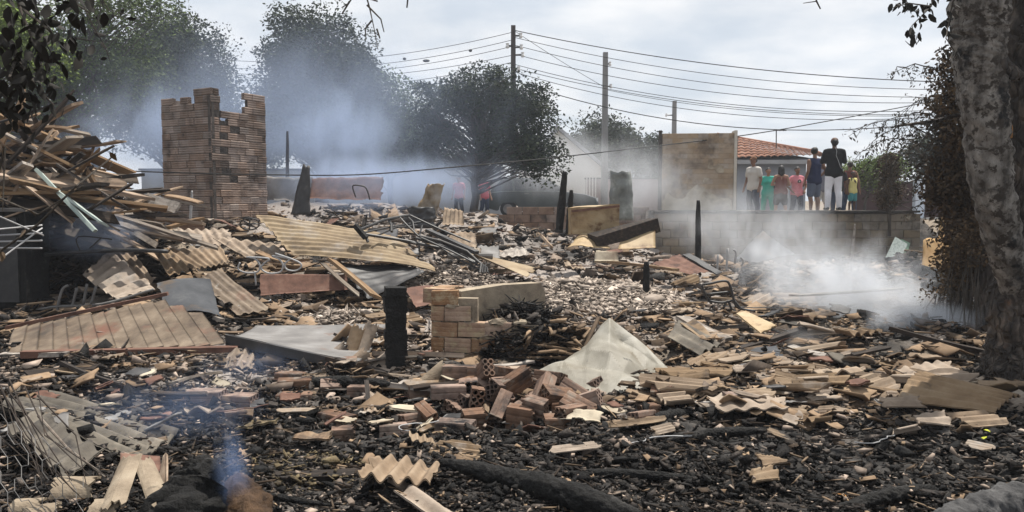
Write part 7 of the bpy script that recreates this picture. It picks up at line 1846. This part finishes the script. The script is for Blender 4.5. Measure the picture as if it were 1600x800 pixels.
def plank2(a, b, kind, r, w=None, roll=0.0, label=None, nm='plank', material=None):
    a, b = Vector(a), Vector(b); d = b - a; L_ = d.length; d.normalize(); up = Vector((0, 0, 1))
    x = d.cross(up); x = x.normalized() if x.length > .05 else Vector((1, 0, 0)); z = x.cross(d)
    me = r.choice(_pms[kind])
    if material:
        me = me.copy(); me.materials.clear(); me.materials.append(material)
    o = link(nm, me, None)
    s = (w / .1) if w else r.uniform(.7, 1.3)
    o.matrix_basis = Matrix.Translation((a + b) / 2) @ Matrix((x, d, z)).transposed().to_4x4() @ Matrix.Rotation(roll, 4, 'Y') @ Matrix.Diagonal((s, L_, 1.0, 1))
    if label: tag(o, label, 'plank', 'planks')
    else: loose(o, ('long ' if L_ > 1.1 else 'short ') + ('tan' if kind == 'tan' else kind) + ' plank', 'plank', 'planks', (a + b) / 2)
    return o
_r = random.Random(17)
# signature planks of the woodpile
plank2(A(14, 312, 9.6), A(76, 212, 10.2), 'tan', _r, .16, -.5, 'wide pale tan plank leaning steeply against the woodpile front')
plank2(A(48, 204, 10.8), A(124, 160, 10.6), 'tan', _r, .13, .1, 'reddish tan beam jutting up right from the woodpile top')
plank2(A(95, 232, 11.2), A(192, 220, 11.0), 'tan', _r, .12, 0, 'tan beam jutting out right from the woodpile middle')
plank2(A(-20, 196, 10.4), A(85, 162, 10.4), 'charred', _r, .12, .3, 'dark beam lying along the woodpile top')
plank2(A(60, 268, 9.8), A(148, 360, 9.2), 'grey', _r, .14, -.6, 'pale bluish painted plank sliding down the woodpile front', material=m_wood_pale)
plank2(A(82, 292, 9.6), A(165, 352, 9.4), 'grey', _r, .08, -.3, 'pale thin plank beside the bluish painted plank', material=m_wood_pale)
plank2(A(20, 282, 9.4), A(88, 298, 9.5), 'tan', _r, .12, -.7, 'orange tan board crossing behind the steep plank')
plank2(A(128, 270, 11.0), A(146, 228, 11.2), 'tan', _r, .18, -.6, 'broad tan board standing at the woodpile right side')
plank2(A(180, 330, 11.0), A(276, 294, 12.0), 'tan', _r, .09, 0, 'bright tan lath pointing at the brick tower foot')
plank2(A(150, 310, 10.5), A(260, 345, 11.0), 'charred', _r, .10, 0, 'dark plank lying from woodpile to brick tower')
plank2(A(255, 358, 11.5), A(312, 342, 12.0), 'tan', _r, .12, 0, 'short bright board lying before the brick tower')
plank2(A(520, 408, 10.8), A(590, 466, 9.9), 'tan', _r, .11, -.2, 'pale tan beam sloping down under the long fluted sheet')
plank2(A(505, 412, 10.8), A(560, 460, 10.0), 'grey', _r, .09, .2, 'grey beam beside the sloping tan beam under the fluted sheet')
plank2(A(400, 392, 11.2), A(462, 412, 10.8), 'tan', _r, .14, 0, 'bright tan board under the pointed end of the fluted sheet')
plank2(A(1500, 668, 5.4), A(1605, 622, 5.8), 'grey', _r, .10, .4, 'grey brown plank crossing in front of the corrugated sheet by the trunk')
plank2(A(1300, 543, 8.4), A(1560, 552, 7.8), 'tan', _r, .12, .3, 'long reddish plank lying in the smoke left of the trunk foot')
plank2(A(955, 410, 12.3), A(1060, 422, 12.0), 'tan', _r, .10, 0, 'pale plank lying left of the black stub post')
plank2(A(848, 370, 13.6), A(862, 386, 13.2), 'tan', _r, .10, -.5, 'short pale lath leaning before the two charred posts')
plank2(A(1100, 560, 7.6), A(1260, 512, 8.8), 'charred', _r, .10, 0, 'dark plank slanting through the smoke at right')
plank2(A(1070, 498, 8.9), A(1135, 530, 8.2), 'grey', _r, .10, 0, 'grey plank lying by the greyish corrugated piece')
plank2(A(1240, 462, 10.5), A(1420, 450, 10.8), 'grey', _r, .09, 0, 'grey plank lying inside the white smoke')
plank2(A(820, 706, 5.0), A(690, 714, 4.9), 'tan', _r, .08, .2, 'pale lath lying on the thick charred log')
plank2(A(1090, 788, 4.0), A(1290, 802, 3.85), 'charred', _r, .12, .4, 'broad charred board along the bottom edge right of centre')
plank2(A(400, 745, 4.35), A(620, 735, 4.4), 'charred', _r, .07, .3, 'thin charred board lying in the ash at lower left centre')
plank2(A(900, 728, 4.6), A(1060, 700, 4.9), 'charred', _r, .10, .3, 'charred board slanting behind the thick charred log')
# the bulk of the pile
for k in range(95):
    s = _r.random() ** .8
    px = _r.uniform(-60, 60 + 140 * s); py = 178 + s * 150 + _r.uniform(-12, 12)
    d = 11.6 - 1.9 * s + _r.uniform(-.5, .5)
    c = A(px, py, d); L_ = _r.uniform(.7, 2.4); a = _r.gauss(0, .7) if _r.random() < .7 else _r.uniform(0, pi)
    tl = _r.gauss(-.12 if px > 60 else .05, .34)
    v = Vector((cos(a) * cos(tl), sin(a) * cos(tl) * .7, sin(tl))) * L_ / 2
    lo = min((c - v).z, (c + v).z)
    plank2(c - v, c + v, _r.choice(('tan', 'grey', 'charred', 'charred', 'tan')), _r, None, _r.gauss(0, .5))
# boards sliding off the pile to the right
for k in range(40):
    px, py = _r.uniform(90, 300), _r.uniform(262, 372)
    if py < 250 + (px - 90) * .3: continue
    d = 12.6 - (py - 262) * .022; c = A(px, py, d); c.z = max(c.z, float(gz(c.x, c.y)) + .05); L_ = _r.uniform(.6, 1.7); a = _r.gauss(-.35, .5)
    v = Vector((cos(a), sin(a) * .8, _r.gauss(-.22, .15))) * L_ / 2
    plank2(c - v, c + v, _r.choice(('tan', 'grey', 'charred', 'grey')), _r, None, _r.gauss(0, .5))
# boards all over the plot
for k in range(120):
    px, py = _r.uniform(-20, 1560), _r.uniform(350, 640)
    if 665 < px < 900 and 450 < py < 580 or 820 < px < 1070 and 490 < py < 630: continue
    c = G(px, py, .07); L_ = _r.uniform(.3, 1.0); a = _r.gauss(0, .7)
    if c.y > 17.5: continue
    v = Vector((cos(a), sin(a), _r.gauss(0, .08))) * L_ / 2
    plank2(c - v, c + v, _r.choice(('charred', 'charred', 'charred', 'grey', 'tan')), _r, .07 * _r.uniform(.5, 1.2), _r.gauss(0, .3))
# earth berm under the woodpile so that it rests on something
_c = A(60, 330, 11.0)
heap('pile_core', 'dark tangle of charred scraps inside the woodpile', (_c.x - .3, 11.2, .35), 1.9, 1.3, 1.95, 2600, m_wood_dark, 47, .14, .7)

# bent scraps of sheet, boards and felt of every size among the litter
_r = random.Random(91)
_sm = [('burnt black', m_darkmetal), ('rusty', m_rust), ('grey', m_greymetal), ('brown', m_wood_dark), ('dusty', m_tile_grey), ('pale', m_plaster)]
_k = 0
while _k < 110:
    px, py = _r.uniform(0, 1580), 350 + 330 * _r.random() ** 1.1
    if 665 < px < 900 and 440 < py < 580 or 815 < px < 1075 and 490 < py < 635 or 5 < px < 375 and 455 < py < 575 or (px > 1020 and py < 430) or (px > 1390 and py < 560): continue
    c = G(px, py, .05)
    if c.y > 17.5: continue
    a_ = _r.uniform(0, 2 * pi); w_, l_ = _r.uniform(14, 40) * c.y / FPX, _r.uniform(20, 70) * c.y / FPX
    x_, y_ = Vector((cos(a_), sin(a_), _r.gauss(0, .15))) * l_ * .5, Vector((-sin(a_), cos(a_), _r.gauss(0, .25))) * w_ * .5
    kd, mm = _r.choice(_sm)
    o = sheet('bent_scrap', [c - x_ - y_, c + x_ * _r.uniform(.6, 1) - y_, c + x_ + y_ * _r.uniform(.4, 1), c - x_ * _r.uniform(.5, 1) + y_], mm, nu=9, nv=6, dent=_r.uniform(.02, .07), dscale=3, th=_r.choice((.004, .008, .015)), ragged=(.3, .3, .4, .4), seed=200 + _k)
    loose(o, kd + ' bent scrap', 'scrap', 'bent scraps in the litter', c); _k += 1
# loose wires
for _k in range(26):
    px, py = _r.uniform(20, 1500), _r.uniform(400, 720)
    if 665 < px < 900 and 440 < py < 580 or 815 < px < 1075 and 490 < py < 635 or (px > 1020 and py < 430): continue
    c = G(px, py, .06); P = [c]; a_ = _r.uniform(0, 6.28)
    for q in range(9):
        a_ += _r.gauss(0, .55); P.append(P[-1] + Vector((cos(a_), sin(a_) * .8, _r.gauss(.01, .05))) * .07 * c.y / 6)
    for p_ in P: p_.z = max(p_.z, float(gz(p_.x, p_.y)) + .03)
    o = MB().tube(P, .0035 * c.y / 6 + .001, 5).build('loose_wire', _r.choice((m_palewire, m_darkmetal, m_rust)))
    loose(o, 'thin curled loose wire', 'wire', 'loose wires', c)

# fallen leaves
for i, (px, py, c_, lab) in enumerate([(1322, 790, (.40, .16, .02), 'orange fallen leaf on the bottom edge log'), (1462, 668, (.42, .44, .04), 'yellow green leaf by the trunk sheet, upper'), (1536, 684, (.42, .44, .04), 'yellow green leaf right of the other two'), (1532, 700, (.38, .40, .04), 'yellow green leaf lowest of three at right'), (1352, 795, (.38, .36, .05), 'yellow leaf beside the orange fallen leaf')]):
    p = G(px, py, .05); me = leaf_mesh(50 + i); me.materials.append(mat('leaf_%d' % i, [(0.3, tuple(q * .8 for q in c_)), (0.7, c_)], 8, bump=.1))
    o = link('fallen_leaf', me, None, None, p, (.2, .1, i * 1.3 + 1), (.045, .045, .045)); tag(o, lab, 'leaf', 'fallen leaves')
# ---------------------------------------------------------------- air: even haze and the smoke still rising from the plot
def smoke(name, label, c, R, dens, col, scale, seed, thr=.38, soft=.35, stretch=(1, 1, .6), rot=0.0, aniso=.35):
    m = bpy.data.materials.new(name); m.use_nodes = True
    t = m.node_tree; N = t.nodes; K = t.links.new; N.clear()
    out = N.new('ShaderNodeOutputMaterial'); pv = N.new('ShaderNodeVolumePrincipled')
    pv.inputs['Color'].default_value = tuple(col) + (1,); pv.inputs['Anisotropy'].default_value = aniso
    tc = N.new('ShaderNodeTexCoord'); ge = N.new('ShaderNodeNewGeometry')
    ln = N.new('ShaderNodeVectorMath'); ln.operation = 'LENGTH'; K(tc.outputs['Object'], ln.inputs[0])
    fo = N.new('ShaderNodeMapRange'); fo.interpolation_type = 'SMOOTHSTEP'; fo.inputs['From Min'].default_value = 1.0; fo.inputs['From Max'].default_value = .1; K(ln.outputs['Value'], fo.inputs['Value'])
    mp = N.new('ShaderNodeMapping'); mp.inputs['Scale'].default_value = stretch; mp.inputs['Location'].default_value = (seed * 3.7, seed * 1.3, seed * 2.1); K(ge.outputs['Position'], mp.inputs[0])
    n = N.new('ShaderNodeTexNoise'); n.inputs['Scale'].default_value = scale * 1.5; n.inputs['Detail'].default_value = 5; n.inputs['Roughness'].default_value = .6; n.inputs['Distortion'].default_value = 1.2; K(mp.outputs[0], n.inputs['Vector'])
    # the puff's edge follows the noise: falloff + noise, thresholded
    ad = N.new('ShaderNodeMath'); ad.operation = 'MULTIPLY_ADD'; K(fo.outputs[0], ad.inputs[0]); ad.inputs[1].default_value = .42; K(n.outputs['Fac'], ad.inputs[2])
    mr = N.new('ShaderNodeMapRange'); mr.interpolation_type = 'SMOOTHSTEP'; mr.inputs['From Min'].default_value = thr + .22; mr.inputs['From Max'].default_value = thr + .22 + soft; K(ad.outputs[0], mr.inputs['Value'])
    mu = N.new('ShaderNodeMath'); mu.operation = 'MULTIPLY'; K(mr.outputs[0], mu.inputs[0]); K(fo.outputs[0], mu.inputs[1])
    de = N.new('ShaderNodeMath'); de.operation = 'MULTIPLY'; K(mu.outputs[0], de.inputs[0]); de.inputs[1].default_value = dens
    K(de.outputs[0], pv.inputs['Density']); K(pv.outputs[0], out.inputs['Volume'])
    b = bmesh.new(); bmesh.ops.create_icosphere(b, subdivisions=2, radius=1.08)
    me = bpy.data.meshes.new(name); b.to_mesh(me); b.free()
    o = link(name, me, m, None, c, (0, rot, 0), R)
    return tag(o, label, 'smoke', None, 'stuff')
BLUE = (.62, .74, .98); WHITE = (.90, .93, .98)
smoke('smoke_cloud', 'thin blue smoke veil in front of the whole row of trees', A(460, 190, 20.5), (9.0, 1.6, 3.9), .34, BLUE, .35, 21, thr=.20, soft=.5)
smoke('smoke_cloud', 'blue grey smoke hanging before the broad tree', A(530, 215, 21.0), (3.6, 2.2, 2.2), .55, BLUE, .6, 1, thr=.42)
smoke('smoke_cloud', 'blue smoke lying low between brick tower and sparse tree', A(600, 285, 18.0), (4.6, 2.0, 1.1), .75, BLUE, .8, 2)
smoke('smoke_cloud', 'thin blue smoke before the dark rounded tree at left', A(240, 215, 19.5), (3.6, 1.8, 2.2), .50, BLUE, .65, 3)
smoke('smoke_cloud', 'pale smoke in front of the gabled house and the car', A(880, 255, 24.0), (4.2, 2.4, 2.0), .36, WHITE, .5, 4)
smoke('smoke_cloud', 'pale smoke around the curved metal drum and the concrete pole', A(1000, 285, 17.6), (2.1, 1.4, 1.5), .60, WHITE, .8, 5)
smoke('smoke_plume', 'white smoke plume pouring over the plot at right', A(1335, 460, 10.6), (2.8, 1.4, 1.3), 4.2, WHITE, 1.15, 6, rot=radians(16), thr=.43, soft=.4)
smoke('smoke_plume', 'dense white smoke root near the trunk foot', A(1455, 508, 8.8), (1.35, .75, .5), 6.0, WHITE, 1.6, 7, thr=.42)
smoke('smoke_plume', 'white smoke drifting up the retaining wall', A(1205, 370, 14.0), (2.6, 1.6, 1.6), .85, WHITE, 1.0, 8, thr=.46, soft=.4)
smoke('smoke_plume', 'thin white smoke before the scorched wall', A(1110, 345, 16.5), (2.3, 1.6, 1.5), .50, WHITE, .9, 9, thr=.43)
smoke('smoke_plume', 'low white smoke over the litter at right', A(1270, 545, 8.6), (1.6, .9, .42), 2.0, WHITE, 1.7, 10, thr=.47)
smoke('smoke_wisp', 'bluish smoke pool below the woodpile at left', A(140, 360, 10.0), (1.2, .8, .65), 1.3, BLUE, 1.3, 11)
smoke('smoke_wisp', 'thin blue smoke wisp rising beside the charred stump', A(365, 745, 3.7), (.17, .14, .42), 3.6, (.42, .60, 1.0), 3, 12, stretch=(1, 1, .35))
smoke('smoke_wisp', 'faint blue smoke over the left foreground', A(280, 640, 5.0), (1.1, .7, .42), .40, (.48, .64, 1.0), 1.8, 13, thr=.44)
smoke('smoke_wisp', 'faint blue smoke over the shadow before the ribbed panel', A(390, 570, 6.4), (.9, .5, .32), .55, (.48, .64, 1.0), 1.8, 14, thr=.44)
_hz = bpy.data.materials.new('haze'); _hz.use_nodes = True
_t = _hz.node_tree; _t.nodes.clear(); _o = _t.nodes.new('ShaderNodeOutputMaterial'); _v = _t.nodes.new('ShaderNodeVolumePrincipled')
_v.inputs['Color'].default_value = (.86, .91, 1.0, 1); _v.inputs['Density'].default_value = .0012; _v.inputs['Anisotropy'].default_value = .3
_t.links.new(_v.outputs[0], _o.inputs['Volume'])
tag(MB().box((0, 30, 6.4), (140, 120, 14.9)).build('haze', _hz), 'thin smoky haze over the whole plot', 'haze', None, 'stuff')
finish_labels()
